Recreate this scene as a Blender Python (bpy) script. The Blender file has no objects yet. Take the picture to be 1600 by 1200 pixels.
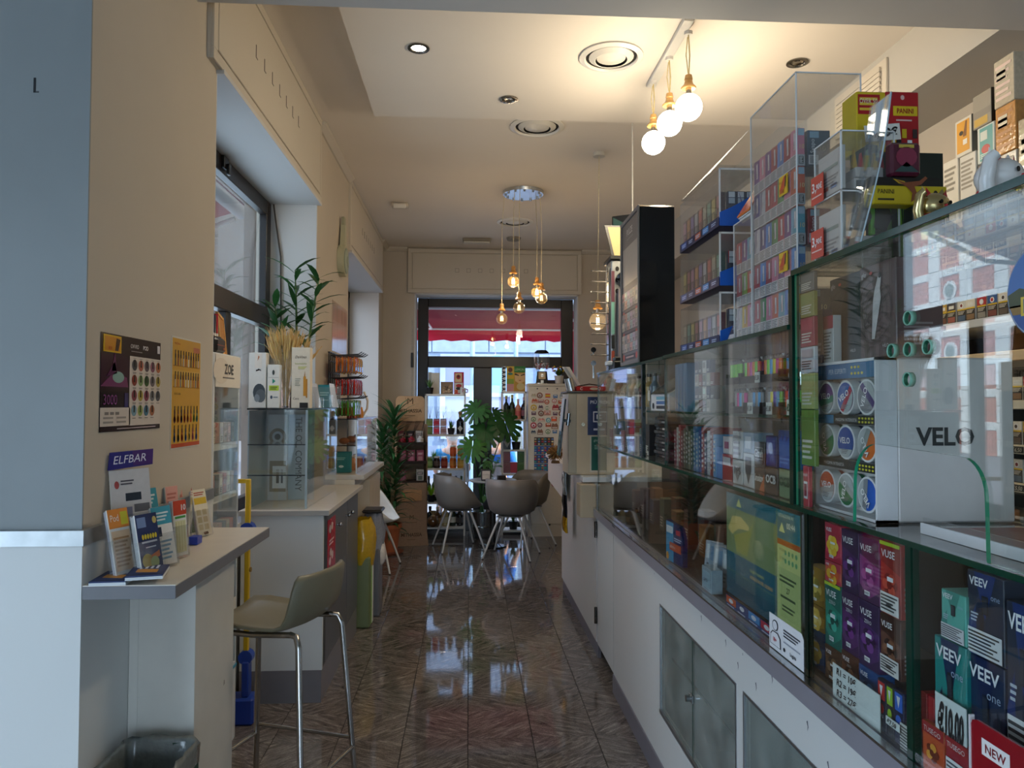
import bpy, math, random
import numpy as np
from mathutils import Vector as V, Matrix
SC=bpy.context.scene
COL=SC.collection
PI=math.pi
random.seed(7)
# ---------------------------------------------------------------- camera
F=1142.0; PSI=math.radians(3.36); PIT=math.radians(1.6); ROLL=0.003
_f=V((math.sin(PSI)*math.cos(PIT),math.cos(PSI)*math.cos(PIT),math.sin(PIT)))
_r0=V((math.cos(PSI),-math.sin(PSI),0)); _u0=_r0.cross(_f)
_r=math.cos(ROLL)*_r0+math.sin(ROLL)*_u0
_u=math.cos(ROLL)*_u0-math.sin(ROLL)*_r0
CP=V((0,0,1.578))
cam=bpy.data.objects.new('camera',bpy.data.cameras.new('camera')); COL.objects.link(cam)
cam.data.sensor_width=36; cam.data.lens=F/1600*36; cam.data.clip_start=0.02; cam.data.clip_end=300
m3=Matrix((_r,_u,-_f)).transposed().to_4x4(); m3.translation=CP
cam.matrix_world=m3
SC.camera=cam
# ---------------------------------------------------------------- view, world, sun, large lights
SC.view_settings.view_transform='Standard'; SC.view_settings.look='None'
SC.view_settings.gamma=1; SC.view_settings.use_curve_mapping=False
SC.view_settings.exposure=0.32
SC.cycles.use_denoising=True
SC.cycles.max_bounces=10; SC.cycles.diffuse_bounces=4; SC.cycles.glossy_bounces=5
SC.cycles.transparent_max_bounces=32; SC.cycles.transmission_bounces=6
SC.cycles.caustics_reflective=False; SC.cycles.caustics_refractive=False
SC.cycles.sample_clamp_indirect=4
W=bpy.data.worlds.new('sky'); SC.world=W; W.use_nodes=True
_n=W.node_tree.nodes; _l=W.node_tree.links
_sky=_n.new('ShaderNodeTexSky'); _sky.sky_type='HOSEK_WILKIE'
_sky.sun_direction=V((0.75,-0.35,0.62)).normalized(); _sky.turbidity=3.5; _sky.ground_albedo=0.4
_mx=_n.new('ShaderNodeMixRGB'); _mx.inputs[0].default_value=0.45; _mx.inputs[2].default_value=(0.8,0.95,1.15,1)
_l.new(_sky.outputs[0],_mx.inputs[1]); _l.new(_mx.outputs[0],_n['Background'].inputs[0])
_n['Background'].inputs[1].default_value=6.0
def light(name,kind,loc,energy,color,rot=(0,0,0),**kw):
 L=bpy.data.lights.new(name,kind); L.energy=energy; L.color=color
 for k, v in kw.items(): setattr(L,k,v)
 o=bpy.data.objects.new(name,L); COL.objects.link(o); o.location=loc; o.rotation_euler=rot
 return o
light('sun','SUN',(0,0,20),6.0,(1,0.94,0.85),(math.radians(48),0,math.radians(63)),angle=0.01)
light('shopfront_daylight','AREA',(0.3,-2.9,1.05),20,(0.50,0.76,1.0),(PI/2,0,0),shape='RECTANGLE',size=2.4,size_y=1.8)
light('added_side_fill','AREA',(-2.98,-.7,1.3),40,(0.56,0.79,1.0),(0,-PI/2,0),shape='RECTANGLE',size=2.0,size_y=2.9)  # fill lamp added to brighten the counter front from an invented opening
light('window_daylight','AREA',(-1.42,4.2,2.3),12,(0.55,0.78,1.0),(0,-PI/2,0),shape='RECTANGLE',size=1.2,size_y=1.9)

# ---------------------------------------------------------------- helpers
def P(px,py,x=None,y=None,z=None):
 """point of the pixel's sight line that lies on the plane x=, y= or z= (1600x1200 frame)"""
 d=_f+_r*((px-800)/F)+_u*((600-py)/F)
 t=(x-CP.x)/d.x if x is not None else(y-CP.y)/d.y if y is not None else(z-CP.z)/d.z
 return CP+d*t
_cc={}
def hx(c):
 if isinstance(c,tuple): return c
 if c not in _cc:
  h=c.lstrip('#')
  if len(h)==3: h=''.join(a*2 for a in h)
  v=[int(h[i:i+2],16)/255 for i in(0,2,4)]
  _cc[c]=tuple(a/12.92 if a<=.04045 else((a+.055)/1.055)**2.4 for a in v)
 return _cc[c]
def jit(c,a=.06):
 c=hx(c); k=1+random.uniform(-a,a)
 return tuple(min(1,v*k*(1+random.uniform(-a,a)*.4))for v in c)
MATS={}
def nodemat(name):
 m=bpy.data.materials.new(name); m.use_nodes=True
 nt=m.node_tree; b=nt.nodes.get('Principled BSDF')
 MATS[name]=m
 return m, nt, nt.nodes, nt.links, b
def vmat(name,rough,metal=0.0,spec=.5,noise=.06,scale=60.,bump=0.,coat=0.,trans=0.):
 """a print / paint / plastic finish: the piece's own colour with faint procedural mottling"""
 m, nt, n, l, b=nodemat(name)
 at=n.new('ShaderNodeAttribute'); at.attribute_name='Col'
 tc=n.new('ShaderNodeTexCoord'); nz=n.new('ShaderNodeTexNoise'); nz.inputs['Scale'].default_value=scale; nz.inputs['Detail'].default_value=3
 l.new(tc.outputs['Object'],nz.inputs['Vector'])
 mr=n.new('ShaderNodeMapRange'); mr.inputs[1].default_value=.3; mr.inputs[2].default_value=.7
 mr.inputs[3].default_value=1-noise; mr.inputs[4].default_value=1+noise
 l.new(nz.outputs['Fac'],mr.inputs[0])
 mu=n.new('ShaderNodeVectorMath'); mu.operation='SCALE'
 l.new(at.outputs['Color'],mu.inputs[0]); l.new(mr.outputs[0],mu.inputs['Scale']); l.new(mu.outputs[0],b.inputs['Base Color'])
 b.inputs['Roughness'].default_value=rough; b.inputs['Metallic'].default_value=metal
 b.inputs['Specular IOR Level'].default_value=spec; b.inputs['Coat Weight'].default_value=coat
 if bump:
  bp=n.new('ShaderNodeBump'); bp.inputs['Strength'].default_value=bump; bp.inputs['Distance'].default_value=.004
  l.new(nz.outputs['Fac'],bp.inputs['Height']); l.new(bp.outputs[0],b.inputs['Normal'])
 if trans:
  tr=n.new('ShaderNodeBsdfTranslucent'); ad=n.new('ShaderNodeMixShader'); ad.inputs[0].default_value=trans
  l.new(mu.outputs[0],tr.inputs[0]); l.new(b.outputs[0],ad.inputs[1]); l.new(tr.outputs[0],ad.inputs[2])
  l.new(ad.outputs[0],n['Material Output'].inputs[0])
 return m
vmat('paper',.55,spec=.35,noise=.03)
vmat('satin',.35,noise=.02,scale=30)
vmat('gloss',.12,noise=.02,scale=20)
vmat('rubber',.8,spec=.3,noise=.08,scale=90)
vmat('metal',.22,metal=1,noise=.04,scale=40)
vmat('brushed',.42,metal=1,noise=.08,scale=25)
vmat('foil',.18,metal=.75,noise=.12,scale=70,bump=.6)
vmat('card',.75,spec=.25,noise=.06,scale=45,bump=.06)
vmat('leaf',.38,noise=.22,scale=18,bump=.15,trans=.22)
vmat('cloth',.85,spec=.2,noise=.12,scale=50,bump=.3)
vmat('skin',.5,noise=.05,scale=30)
vmat('wrap',.16,noise=.10,scale=55,bump=.55,coat=.4)
vmat('awning',.8,spec=.2,noise=.06,scale=8,trans=.12)
vmat('stone',.8,spec=.2,noise=.08,scale=6,bump=.1)
vmat('laminate',.32,noise=.03,scale=12,bump=.03)
def glassmat(name,tint,rough=0.0,ior=1.5,body=0.0,bodycol=(.8,.9,.88)):
 m, nt, n, l, b=nodemat(name); n.remove(b)
 g=n.new('ShaderNodeNewGeometry'); mr=n.new('ShaderNodeMapRange')
 mr.inputs[3].default_value=ior; mr.inputs[4].default_value=1/ior
 l.new(g.outputs['Backfacing'],mr.inputs[0])
 fr=n.new('ShaderNodeFresnel'); l.new(mr.outputs[0],fr.inputs['IOR'])
 tr=n.new('ShaderNodeBsdfTransparent'); tr.inputs[0].default_value=(*tint,1)
 gl=n.new('ShaderNodeBsdfGlossy'); gl.inputs['Roughness'].default_value=rough; gl.inputs[0].default_value=(1,1,1,1)
 mx=n.new('ShaderNodeMixShader')
 if body:
  df=n.new('ShaderNodeBsdfDiffuse'); df.inputs[0].default_value=(*bodycol,1)
  nz=n.new('ShaderNodeTexNoise'); nz.inputs['Scale'].default_value=9
  tc=n.new('ShaderNodeTexCoord'); l.new(tc.outputs['Object'],nz.inputs['Vector'])
  ml=n.new('ShaderNodeMath'); ml.operation='MULTIPLY'; ml.inputs[1].default_value=body*2; l.new(nz.outputs['Fac'],ml.inputs[0])
  m0=n.new('ShaderNodeMixShader'); l.new(ml.outputs[0],m0.inputs[0]); l.new(tr.outputs[0],m0.inputs[1]); l.new(df.outputs[0],m0.inputs[2])
  l.new(m0.outputs[0],mx.inputs[1])
 else:
  l.new(tr.outputs[0],mx.inputs[1])
 l.new(fr.outputs[0],mx.inputs[0]); l.new(gl.outputs[0],mx.inputs[2]); l.new(mx.outputs[0],n['Material Output'].inputs[0])
 return m
glassmat('glass',(.965,.985,.978),ior=1.52)
glassmat('clear_glass',(.985,.99,.99),ior=1.5)
glassmat('bulb_glass',(.98,.97,.94),ior=1.5,body=.04,bodycol=(1,.85,.65))
glassmat('acrylic',(.96,.965,.965),rough=.02,ior=1.49,body=.035,bodycol=(.85,.87,.88))
glassmat('amber_glass',(1.0,.93,.78),ior=1.5,body=.09,bodycol=(1,.72,.34))
glassmat('frost',(.80,.86,.84),rough=.12,ior=1.5,body=.22,bodycol=(.62,.70,.68))
def emit(name,colr,s):
 m, nt, n, l, b=nodemat(name); n.remove(b)
 e=n.new('ShaderNodeEmission'); e.inputs[0].default_value=(*colr,1); e.inputs[1].default_value=s
 l.new(e.outputs[0],n['Material Output'].inputs[0])
emit('bulb_white',(1,.90,.70),9.0)
emit('filament_bright',(1,.70,.34),60.0)
emit('filament_dim',(1,.62,.26),8.0)
emit('spot_glow',(1,.9,.75),14.0)
def screenmat():
 m, nt, n, l, b=nodemat('screen_lit')
 at=n.new('ShaderNodeAttribute'); at.attribute_name='Col'
 l.new(at.outputs['Color'],b.inputs['Emission Color']); b.inputs['Emission Strength'].default_value=.28
 b.inputs['Base Color'].default_value=(.01,.01,.01,1); b.inputs['Roughness'].default_value=.15
screenmat()

_txt={}
def glyphs(s,bold=0.0,shear=0.0):
 k=(s,bold,shear)
 if k not in _txt:
  cu=bpy.data.curves.new('t','FONT'); cu.body=s; cu.size=1; cu.resolution_u=2; cu.offset=bold; cu.shear=shear
  ob=bpy.data.objects.new('t',cu); me=ob.to_mesh()
  vs=[(v.co.x,v.co.y)for v in me.vertices]; fs=[tuple(p.vertices)for p in me.polygons]
  ob.to_mesh_clear(); bpy.data.objects.remove(ob); bpy.data.curves.remove(cu)
  if vs:
   x0=min(v[0]for v in vs); x1=max(v[0]for v in vs)
  else: x0=x1=0
  _txt[k]=([(a-x0,b)for a,b in vs],fs,x1-x0)
 return _txt[k]

class MB:
 def __init__(s):
  s.v=[]; s.f=[]; s.c=[]; s.m=[]; s.s=[]; s.M=Matrix(); s.ms=[]
 def add(s,vs,fs,c,m='paper',smooth=False):
  o=len(s.v); M=s.M; c0=hx(c)if not isinstance(c,list)else None
  s.v+=[M@V(p)for p in vs]
  if m not in s.ms: s.ms.append(m)
  mi=s.ms.index(m)
  for i, f in enumerate(fs):
   s.f.append([o+k for k in f]); s.c.append(c0 if c0 else hx(c[i])); s.m.append(mi); s.s.append(smooth)
  return s
 def box(s,x0,y0,z0,x1,y1,z1,c='#ccc',m='paper',b=0.0):
  if x0>x1: x0, x1=x1, x0
  if y0>y1: y0, y1=y1, y0
  if z0>z1: z0, z1=z1, z0
  if not b:
   vs=[(x,y,z)for x in(x0,x1)for y in(y0,y1)for z in(z0,z1)]
   return s.add(vs,[(0,1,3,2),(4,6,7,5),(0,4,5,1),(2,3,7,6),(0,2,6,4),(1,5,7,3)],c,m)
  X=(x0,x1); Y=(y0,y1); Z=(z0,z1); vs=[]; ix={}
  for i in(0,1):
   for j in(0,1):
    for k in(0,1):
     si, sj, sk=(b if i==0 else-b),(b if j==0 else-b),(b if k==0 else-b)
     for a in range(3):
      ix[i,j,k,a]=len(vs)
      vs.append((X[i]+(si if a!=0 else 0),Y[j]+(sj if a!=1 else 0),Z[k]+(sk if a!=2 else 0)))
  fs=[]
  q=[(0,0),(0,1),(1,1),(1,0)]
  for i in(0,1):
   fx=[ix[i,a,c_,0]for a,c_ in q]; fs.append(fx if i==0 and False else(fx[::-1]if i==0 else fx))
   fy=[ix[a,i,c_,1]for a,c_ in q]; fs.append(fy if i==0 else fy[::-1])
   fz=[ix[a,c_,i,2]for a,c_ in q]; fs.append(fz[::-1]if i==1 else fz)
  fs[0]=fs[0][::-1]if False else fs[0]
  for a in(0,1):
   for c_ in(0,1):
    fs.append([ix[0,a,c_,1],ix[1,a,c_,1],ix[1,a,c_,2],ix[0,a,c_,2]])
    fs.append([ix[a,0,c_,0],ix[a,1,c_,0],ix[a,1,c_,2],ix[a,0,c_,2]])
    fs.append([ix[a,c_,0,0],ix[a,c_,1,0],ix[a,c_,1,1],ix[a,c_,0,1]])
  for i in(0,1):
   for j in(0,1):
    for k in(0,1): fs.append([ix[i,j,k,0],ix[i,j,k,1],ix[i,j,k,2]])
  ctr=V(((x0+x1)/2,(y0+y1)/2,(z0+z1)/2)); out=[]
  for f in fs:
   p=[V(vs[i])for i in f]; nn=(p[1]-p[0]).cross(p[2]-p[0]); cc=sum(p,V())/len(p)
   out.append(f if nn.dot(cc-ctr)>0 else f[::-1])
  return s.add(vs,out,c,m)
 def cyl(s,p0,p1,r0,r1=None,n=12,c='#ccc',m='paper',caps=True,smooth=True):
  r1=r0 if r1 is None else r1
  p0=V(p0); p1=V(p1); d=(p1-p0).normalized()
  a=d.orthogonal().normalized(); b=d.cross(a)
  vs=[p0+(a*math.cos(2*PI*i/n)+b*math.sin(2*PI*i/n))*r0 for i in range(n)]+[p1+(a*math.cos(2*PI*i/n)+b*math.sin(2*PI*i/n))*r1 for i in range(n)]
  s.add(vs,[(i,(i+1)%n,n+(i+1)%n,n+i)for i in range(n)],c,m,smooth)
  if caps: s.add(vs,[tuple(range(n))[::-1],tuple(range(n,2*n))],c,m)
  return s
 def lathe(s,prof,n=16,c='#ccc',m='paper',at=(0,0,0),smooth=True,sx=1,sy=1):
  """prof: (r, z) or (r, z, colour, material); colour applies from that ring upward"""
  cc, mm=c, m; at=V(at)
  for(a,b)in zip(prof,prof[1:]):
   if len(a)>2: cc=a[2]
   if len(a)>3: mm=a[3]
   vs=[at+V((r*math.cos(2*PI*i/n)*sx,r*math.sin(2*PI*i/n)*sy,z))for r,z in((a[0],a[1]),(b[0],b[1]))for i in range(n)]
   s.add(vs,[(i,(i+1)%n,n+(i+1)%n,n+i)for i in range(n)],cc,mm,smooth)
  return s
 def tube(s,pts,r,n=8,c='#ccc',m='paper',smooth=True,caps=True):
  pts=[V(p)for p in pts]; rs=r if isinstance(r,(list,tuple))else[r]*len(pts)
  d=(pts[1]-pts[0]).normalized(); a=d.orthogonal().normalized(); vs=[]
  for i, p in enumerate(pts):
   t=((pts[min(i+1,len(pts)-1)]-pts[max(i-1,0)])).normalized()
   a=(a-t*a.dot(t)).normalized(); b=t.cross(a)
   vs+=[p+(a*math.cos(2*PI*k/n)+b*math.sin(2*PI*k/n))*rs[i]for k in range(n)]
  fs=[(i*n+k,i*n+(k+1)%n,(i+1)*n+(k+1)%n,(i+1)*n+k)for i in range(len(pts)-1)for k in range(n)]
  s.add(vs,fs,c,m,smooth)
  if caps: s.add(vs,[tuple(range(n))[::-1],tuple(range(len(vs)-n,len(vs)))],c,m)
  return s
 def sphere(s,ct,r,n=12,k=8,c='#ccc',m='paper',sc=(1,1,1),z0=-1.0,z1=1.0):
  t0=math.asin(z0); t1=math.asin(z1); ct=V(ct)
  vs=[]
  for j in range(k+1):
   t=t0+(t1-t0)*j/k
   vs+=[ct+V((r*math.cos(t)*math.cos(2*PI*i/n)*sc[0],r*math.cos(t)*math.sin(2*PI*i/n)*sc[1],r*math.sin(t)*sc[2]))for i in range(n)]
  return s.add(vs,[(j*n+i,j*n+(i+1)%n,(j+1)*n+(i+1)%n,(j+1)*n+i)for j in range(k)for i in range(n)],c,m,True)
 def disc(s,ct,nrm,r,n=16,c='#ccc',m='paper',r2=None,up=(0,0,1)):
  ct=V(ct); nrm=V(nrm).normalized(); a=V(up).cross(nrm)
  a=a.normalized()if a.length>1e-4 else nrm.orthogonal().normalized(); b=nrm.cross(a); r2=r if r2 is None else r2
  return s.add([ct+a*math.cos(2*PI*i/n)*r+b*math.sin(2*PI*i/n)*r2 for i in range(n)],[tuple(range(n))],c,m)
 def prism(s,poly,h,c='#ccc',m='paper',axis='z',at=0.0):
  """polygon (2-D, counter-clockwise) extruded by h along an axis"""
  def w(p,k): return(p[0],p[1],at+k)if axis=='z' else(p[0],at+k,p[1])if axis=='y' else(at+k,p[0],p[1])
  n=len(poly); vs=[w(p,0)for p in poly]+[w(p,h)for p in poly]
  return s.add(vs,[tuple(range(n))[::-1],tuple(range(n,2*n))]+[(i,(i+1)%n,n+(i+1)%n,n+i)for i in range(n)],c,m)
 def leaf(s,base,dirv,L,wd,c,droop=.3,up=(0,0,1),seg=4,m='leaf',fold=.15,prof=None):
  p=V(base); d=V(dirv).normalized(); up=V(up)
  side=d.cross(up); side=side.normalized()if side.length>1e-3 else V((1,0,0))
  vs=[]; prof=prof or[.25,.85,1,.65,.05]
  for i in range(seg+1):
   t=i/seg; wv=wd*prof[min(i,len(prof)-1)]/2
   nn=side.cross(d).normalized()
   vs+=[p-side*wv+nn*fold*wv,p,p+side*wv+nn*fold*wv]
   p=p+d*L/seg; d=(d-up*droop/seg*(.4+1.2*t)).normalized()
  fs=[]
  for i in range(seg):
   a=i*3; fs+=[(a,a+1,a+4,a+3),(a+1,a+2,a+5,a+4)]
  return s.add(vs,fs,c,m,True)
 def build(s,name,parent=None,loc=None,rotz=0.0,label=None,cat=None,group=None,kind=None,flip=False):
  me=mesh(name,s)
  return place(me,name,parent,loc,rotz,label,cat,group,kind)
def mesh(name,s):
 me=bpy.data.meshes.new(name); me.from_pydata(s.v,[],s.f)
 for k in s.ms: me.materials.append(MATS[k])
 nf=len(s.f)
 me.polygons.foreach_set('material_index',s.m); me.polygons.foreach_set('use_smooth',s.s)
 tot=np.array([len(f)for f in s.f])
 cols=np.ones((nf,4),np.float32); cols[:,:3]=np.array(s.c,np.float32)
 at=me.color_attributes.new('Col','FLOAT_COLOR','CORNER')
 at.data.foreach_set('color',np.repeat(cols,tot,axis=0).ravel())
 me.update(); return me
def place(me,name,parent=None,loc=None,rotz=0.0,label=None,cat=None,group=None,kind=None):
 o=bpy.data.objects.new(name,me); COL.objects.link(o)
 if parent: o.parent=parent
 if loc is not None: o.location=loc
 if rotz: o.rotation_euler=(0,0,rotz)
 tag(o,label,cat,group,kind)
 return o
def tag(o,label=None,cat=None,group=None,kind=None):
 if label: o['label']=label
 if cat: o['category']=cat
 if group: o['group']=group
 if kind: o['kind']=kind
 return o
def thing(name,label,cat,loc=(0,0,0),rotz=0.0,group=None,kind=None):
 return place(None,name,None,loc,rotz,label,cat,group,kind)
def struct(name,mb,parent=None): return mb.build(name,parent,kind=None if parent else 'structure')
class D:
 """flat print on a plane: origin O (lower left), U and W the sides (local vectors); all marks in 0..1"""
 def __init__(s,mb,O,U,W,m='paper',lift=.0006):
  s.mb=mb; s.O=V(O); s.U=V(U); s.W=V(W); s.N=s.U.cross(s.W).normalized(); s.m=m; s.k=1; s.lift=lift
  s.w=s.U.length; s.h=s.W.length
 def pt(s,u,v,k): return s.O+s.U*u+s.W*v+s.N*(s.lift*k)
 def poly(s,pts,c,k=1):
  s.mb.add([s.pt(u,v,k)for u,v in pts],[tuple(range(len(pts)))],c,s.m); return s
 def rect(s,u0,v0,u1,v1,c,k=1): return s.poly([(u0,v0),(u1,v0),(u1,v1),(u0,v1)],c,k)
 def ell(s,u,v,ru,rv,c,k=2,n=14,a0=0.0,a1=2*PI):
  full=abs(a1-a0)>6.2
  return s.poly([(u+ru*math.cos(a0+(a1-a0)*i/(n if full else n-1)),v+rv*math.sin(a0+(a1-a0)*i/(n if full else n-1)))for i in range(n)],c,k)
 def text(s,t,u,v,h,c,k=3,al='l',fit=None,bold=0.0,shear=0.0,rot=0.0):
  """h = cap height as share of the panel's height; fit = largest width as share of the panel's width"""
  vs, fs, wd=glyphs(t,bold,shear)
  if not vs: return s
  sy=h*s.h/.70; sx=sy
  if fit and wd*sx>fit*s.w: sx=fit*s.w/wd
  off=0 if al=='l' else-wd*sx/2 if al=='c' else-wd*sx
  eu=s.U.normalized(); ew=s.W.normalized(); o=s.pt(u,v,k)
  if rot:
   eu, ew=eu*math.cos(rot)+ew*math.sin(rot), ew*math.cos(rot)-eu*math.sin(rot)
  s.mb.add([o+eu*(x*sx+off)+ew*(y*sy)for x,y in vs],fs,c,s.m); return s
 def lines(s,u0,v0,u1,v1,n,c,k=2,fill=.5):
  for i in range(n):
   a=v1-(v1-v0)*(i+.5)/n; hh=(v1-v0)/n*fill/2
   s.rect(u0,a-hh,u1-(u1-u0)*(.05+.3*((i*7)%5)/5),a+hh,c,k)
  return s
def front(mb,w,h,y=0.0,x=0.0,z=0.0,**k): return D(mb,(x-w/2,y,z),(w,0,0),(0,0,h),**k)
def side_r(mb,w,d,h,**k): return D(mb,(w/2,0,0),(0,d,0),(0,0,h),**k)
def side_l(mb,w,d,h,**k): return D(mb,(-w/2,d,0),(0,-d,0),(0,0,h),**k)
ORD=['first','second','third','fourth','fifth','sixth','seventh','eighth','ninth','tenth','eleventh','twelfth']
RZ=-PI/2
LZ=PI/2
# ---------------------------------------------------------------- surfaces of the room
def plaster(name,colr,rough=.75,var=.05,bump=.08,stain=0.0):
 m, nt, n, l, b=nodemat(name)
 tc=n.new('ShaderNodeTexCoord')
 n1=n.new('ShaderNodeTexNoise'); n1.inputs['Scale'].default_value=1.3; n1.inputs['Detail'].default_value=4
 n2=n.new('ShaderNodeTexNoise'); n2.inputs['Scale'].default_value=160; n2.inputs['Detail'].default_value=2
 l.new(tc.outputs['Object'],n1.inputs['Vector']); l.new(tc.outputs['Object'],n2.inputs['Vector'])
 mr=n.new('ShaderNodeMapRange'); mr.inputs[1].default_value=.25; mr.inputs[2].default_value=.75; mr.inputs[3].default_value=1-var; mr.inputs[4].default_value=1+var
 l.new(n1.outputs['Fac'],mr.inputs[0])
 c=n.new('ShaderNodeVectorMath'); c.operation='SCALE'; c.inputs[0].default_value=hx(colr); l.new(mr.outputs[0],c.inputs['Scale'])
 l.new(c.outputs[0],b.inputs['Base Color']); b.inputs['Roughness'].default_value=rough; b.inputs['Specular IOR Level'].default_value=.3
 bp=n.new('ShaderNodeBump'); bp.inputs['Strength'].default_value=bump; bp.inputs['Distance'].default_value=.002
 l.new(n2.outputs['Fac'],bp.inputs['Height']); l.new(bp.outputs[0],b.inputs['Normal'])
 return m
plaster('wall_paint','#c6bbab'); plaster('ceiling_paint','#e9dfd2',.8,.03); plaster('ceiling_low_shade','#cfcdc9',.8,.05)  # low ceiling greyer: its unlit look is put into the colour
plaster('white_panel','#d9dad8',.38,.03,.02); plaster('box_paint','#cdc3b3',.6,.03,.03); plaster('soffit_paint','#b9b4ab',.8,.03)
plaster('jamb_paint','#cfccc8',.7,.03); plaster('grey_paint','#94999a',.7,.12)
def granite(name,ang):
 m, nt, n, l, b=nodemat(name)
 tc=n.new('ShaderNodeTexCoord'); oi=n.new('ShaderNodeObjectInfo')
 mp=n.new('ShaderNodeMapping'); l.new(tc.outputs['Object'],mp.inputs['Vector']); mp.inputs['Rotation'].default_value=(0,0,ang)
 cx=n.new('ShaderNodeVectorMath'); cx.operation='SCALE'; cx.inputs[0].default_value=(17,23,11); l.new(oi.outputs['Random'],cx.inputs['Scale'])
 l.new(cx.outputs[0],mp.inputs['Location'])
 sc=n.new('ShaderNodeVectorMath'); sc.operation='MULTIPLY'; sc.inputs[1].default_value=(1.0,5.5,1.0); l.new(mp.outputs[0],sc.inputs[0])
 wv=n.new('ShaderNodeTexNoise'); wv.inputs['Scale'].default_value=9; wv.inputs['Detail'].default_value=7; wv.inputs['Roughness'].default_value=.68; wv.inputs['Distortion'].default_value=1.1
 l.new(sc.outputs[0],wv.inputs['Vector'])
 sp=n.new('ShaderNodeTexNoise'); sp.inputs['Scale'].default_value=210; sp.inputs['Detail'].default_value=2; l.new(mp.outputs[0],sp.inputs['Vector'])
 ad=n.new('ShaderNodeMath'); ad.operation='MULTIPLY_ADD'; ad.inputs[1].default_value=.35; l.new(sp.outputs['Fac'],ad.inputs[0]); l.new(wv.outputs['Fac'],ad.inputs[2])
 rp=n.new('ShaderNodeValToRGB'); e=rp.color_ramp.elements
 e[0].position=.50; e[0].color=(*hx('#453f3c'),1); e[1].position=.94; e[1].color=(*hx('#b3aaa3'),1)
 e2=rp.color_ramp.elements.new(.66); e2.color=(*hx('#67605c'),1); e3=rp.color_ramp.elements.new(.78); e3.color=(*hx('#857c77'),1)
 l.new(ad.outputs[0],rp.inputs[0]); l.new(rp.outputs[0],b.inputs['Base Color'])
 b.inputs['Roughness'].default_value=.05; b.inputs['Specular IOR Level'].default_value=.7
 bp=n.new('ShaderNodeBump'); bp.inputs['Strength'].default_value=.006; bp.inputs['Distance'].default_value=.002
 l.new(sp.outputs['Fac'],bp.inputs['Height']); l.new(bp.outputs[0],b.inputs['Normal'])
granite('granite_a',math.radians(28)); granite('granite_b',math.radians(-40))
ZC, ZL, ZP, ZS=3.48, 3.08, 3.38, 3.08
XL, XW=-1.02, 2.48
# floor: dark joint bed and single granite tiles
fl=struct('floor',MB().box(-3.2,-3.2,-.08,2.6,9.3,-.004,'#2b2725','stone'))
T=.3035
tm=[]
for k, nm in enumerate(('granite_a','granite_b')):
 b=MB().box(.001,.001,-.012,T-.001,T-.001,0,'#777',nm,.0012); tm.append(mesh('floor_tile',b))
for i in range(-4,3):
 for j in range(5,31):
  place(tm[(i+j)%2],'floor_tile',fl,(i*.305+.003,3.505+(j-11)*T,0))
bed=MB()
for i in range(-11,9):
 for j in range(-11,31):
  if-4<=i<=2 and j>=5: continue
  x=i*.305+.003; y=3.505+(j-11)*T
  if x>2.5 or y>9.2: continue
  bed.box(x+.001,y+.001,-.012,x+.304,y+T-.001,0,'#777','granite_a' if(i+j)%2 else 'granite_b')
o=bed.build('floor_tiling',fl); o['kind']='stuff'
# ceilings
struct('ceiling',MB().box(-1.6,2.76,ZC,2.7,9.5,ZC+.12,'#ddd','ceiling_paint'))
struct('ceiling_low',MB().box(-3.2,-3.2,ZL,2.7,2.76,ZC+.12,'#ddd','ceiling_low_shade'))
struct('ceiling_panel',MB().box(-.6,2.76,ZP,2.11,4.57,ZC,'#ddd','ceiling_paint'))
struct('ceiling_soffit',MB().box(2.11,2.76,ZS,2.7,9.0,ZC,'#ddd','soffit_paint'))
# walls
w=MB()
w.box(-3.2,2.01,0,XL,2.97,ZC,'#ccc','wall_paint')
w.box(-1.5,2.97,2.92,XL,4.93,ZC,'#ccc','wall_paint'); w.box(-1.5,2.97,0,-1.22,4.93,.93,'#ccc','wall_paint')
w.box(-1.5,4.93,0,XL,6.2,ZC,'#ccc','wall_paint')
w.box(-1.5,6.2,2.87,XL,8.45,ZC,'#ccc','wall_paint'); w.box(-1.5,6.2,0,-1.22,8.45,.9,'#ccc','wall_paint')
w.box(-1.5,8.45,0,-1.045,9.3,ZC,'#ccc','wall_paint')
struct('wall_left',w)
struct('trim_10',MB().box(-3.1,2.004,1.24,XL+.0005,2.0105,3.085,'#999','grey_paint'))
w=MB()
w.box(-1.045,8.9,0,-.665,9.3,ZC,'#ccc','wall_paint'); w.box(1.335,8.9,0,2.7,9.3,ZC,'#ccc','wall_paint')
w.box(-.665,8.9,2.925,1.335,9.3,ZC,'#ccc','wall_paint')
struct('wall_back',w)
struct('wall_right',MB().box(XW,-3.2,0,XW+.2,9.3,ZC,'#ccc','wall_paint'))
w=MB()
w.box(-3.2,-3.3,0,-1.0,-3.1,ZL,'#ccc','wall_paint'); w.box(1.6,-3.3,0,2.7,-3.1,ZL,'#ccc','wall_paint'); w.box(-1.0,-3.3,2.2,1.6,-3.1,ZL,'#ccc','wall_paint')
struct('wall_front',w)
struct('wall_side',MB().box(-3.3,-3.2,0,-3.1,2.01,.3,'#ccc','wall_paint').box(-3.3,-3.2,2.45,-3.1,2.01,ZL,'#ccc','wall_paint').box(-3.3,-3.2,.3,-3.1,-2.2,2.45,'#ccc','wall_paint').box(-3.3,.8,.3,-3.1,2.01,2.45,'#ccc','wall_paint'))
d=MB()  # unseen side window, invented to let fill light onto the counter front
for a in(-2.2,-.73,.74): d.box(-3.24,a,.3,-3.16,a+.06,2.45,'#1b130f','satin')
for z in(.3,2.39): d.box(-3.24,-2.2,z,-3.16,.8,z+.06,'#1b130f','satin')
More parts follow.
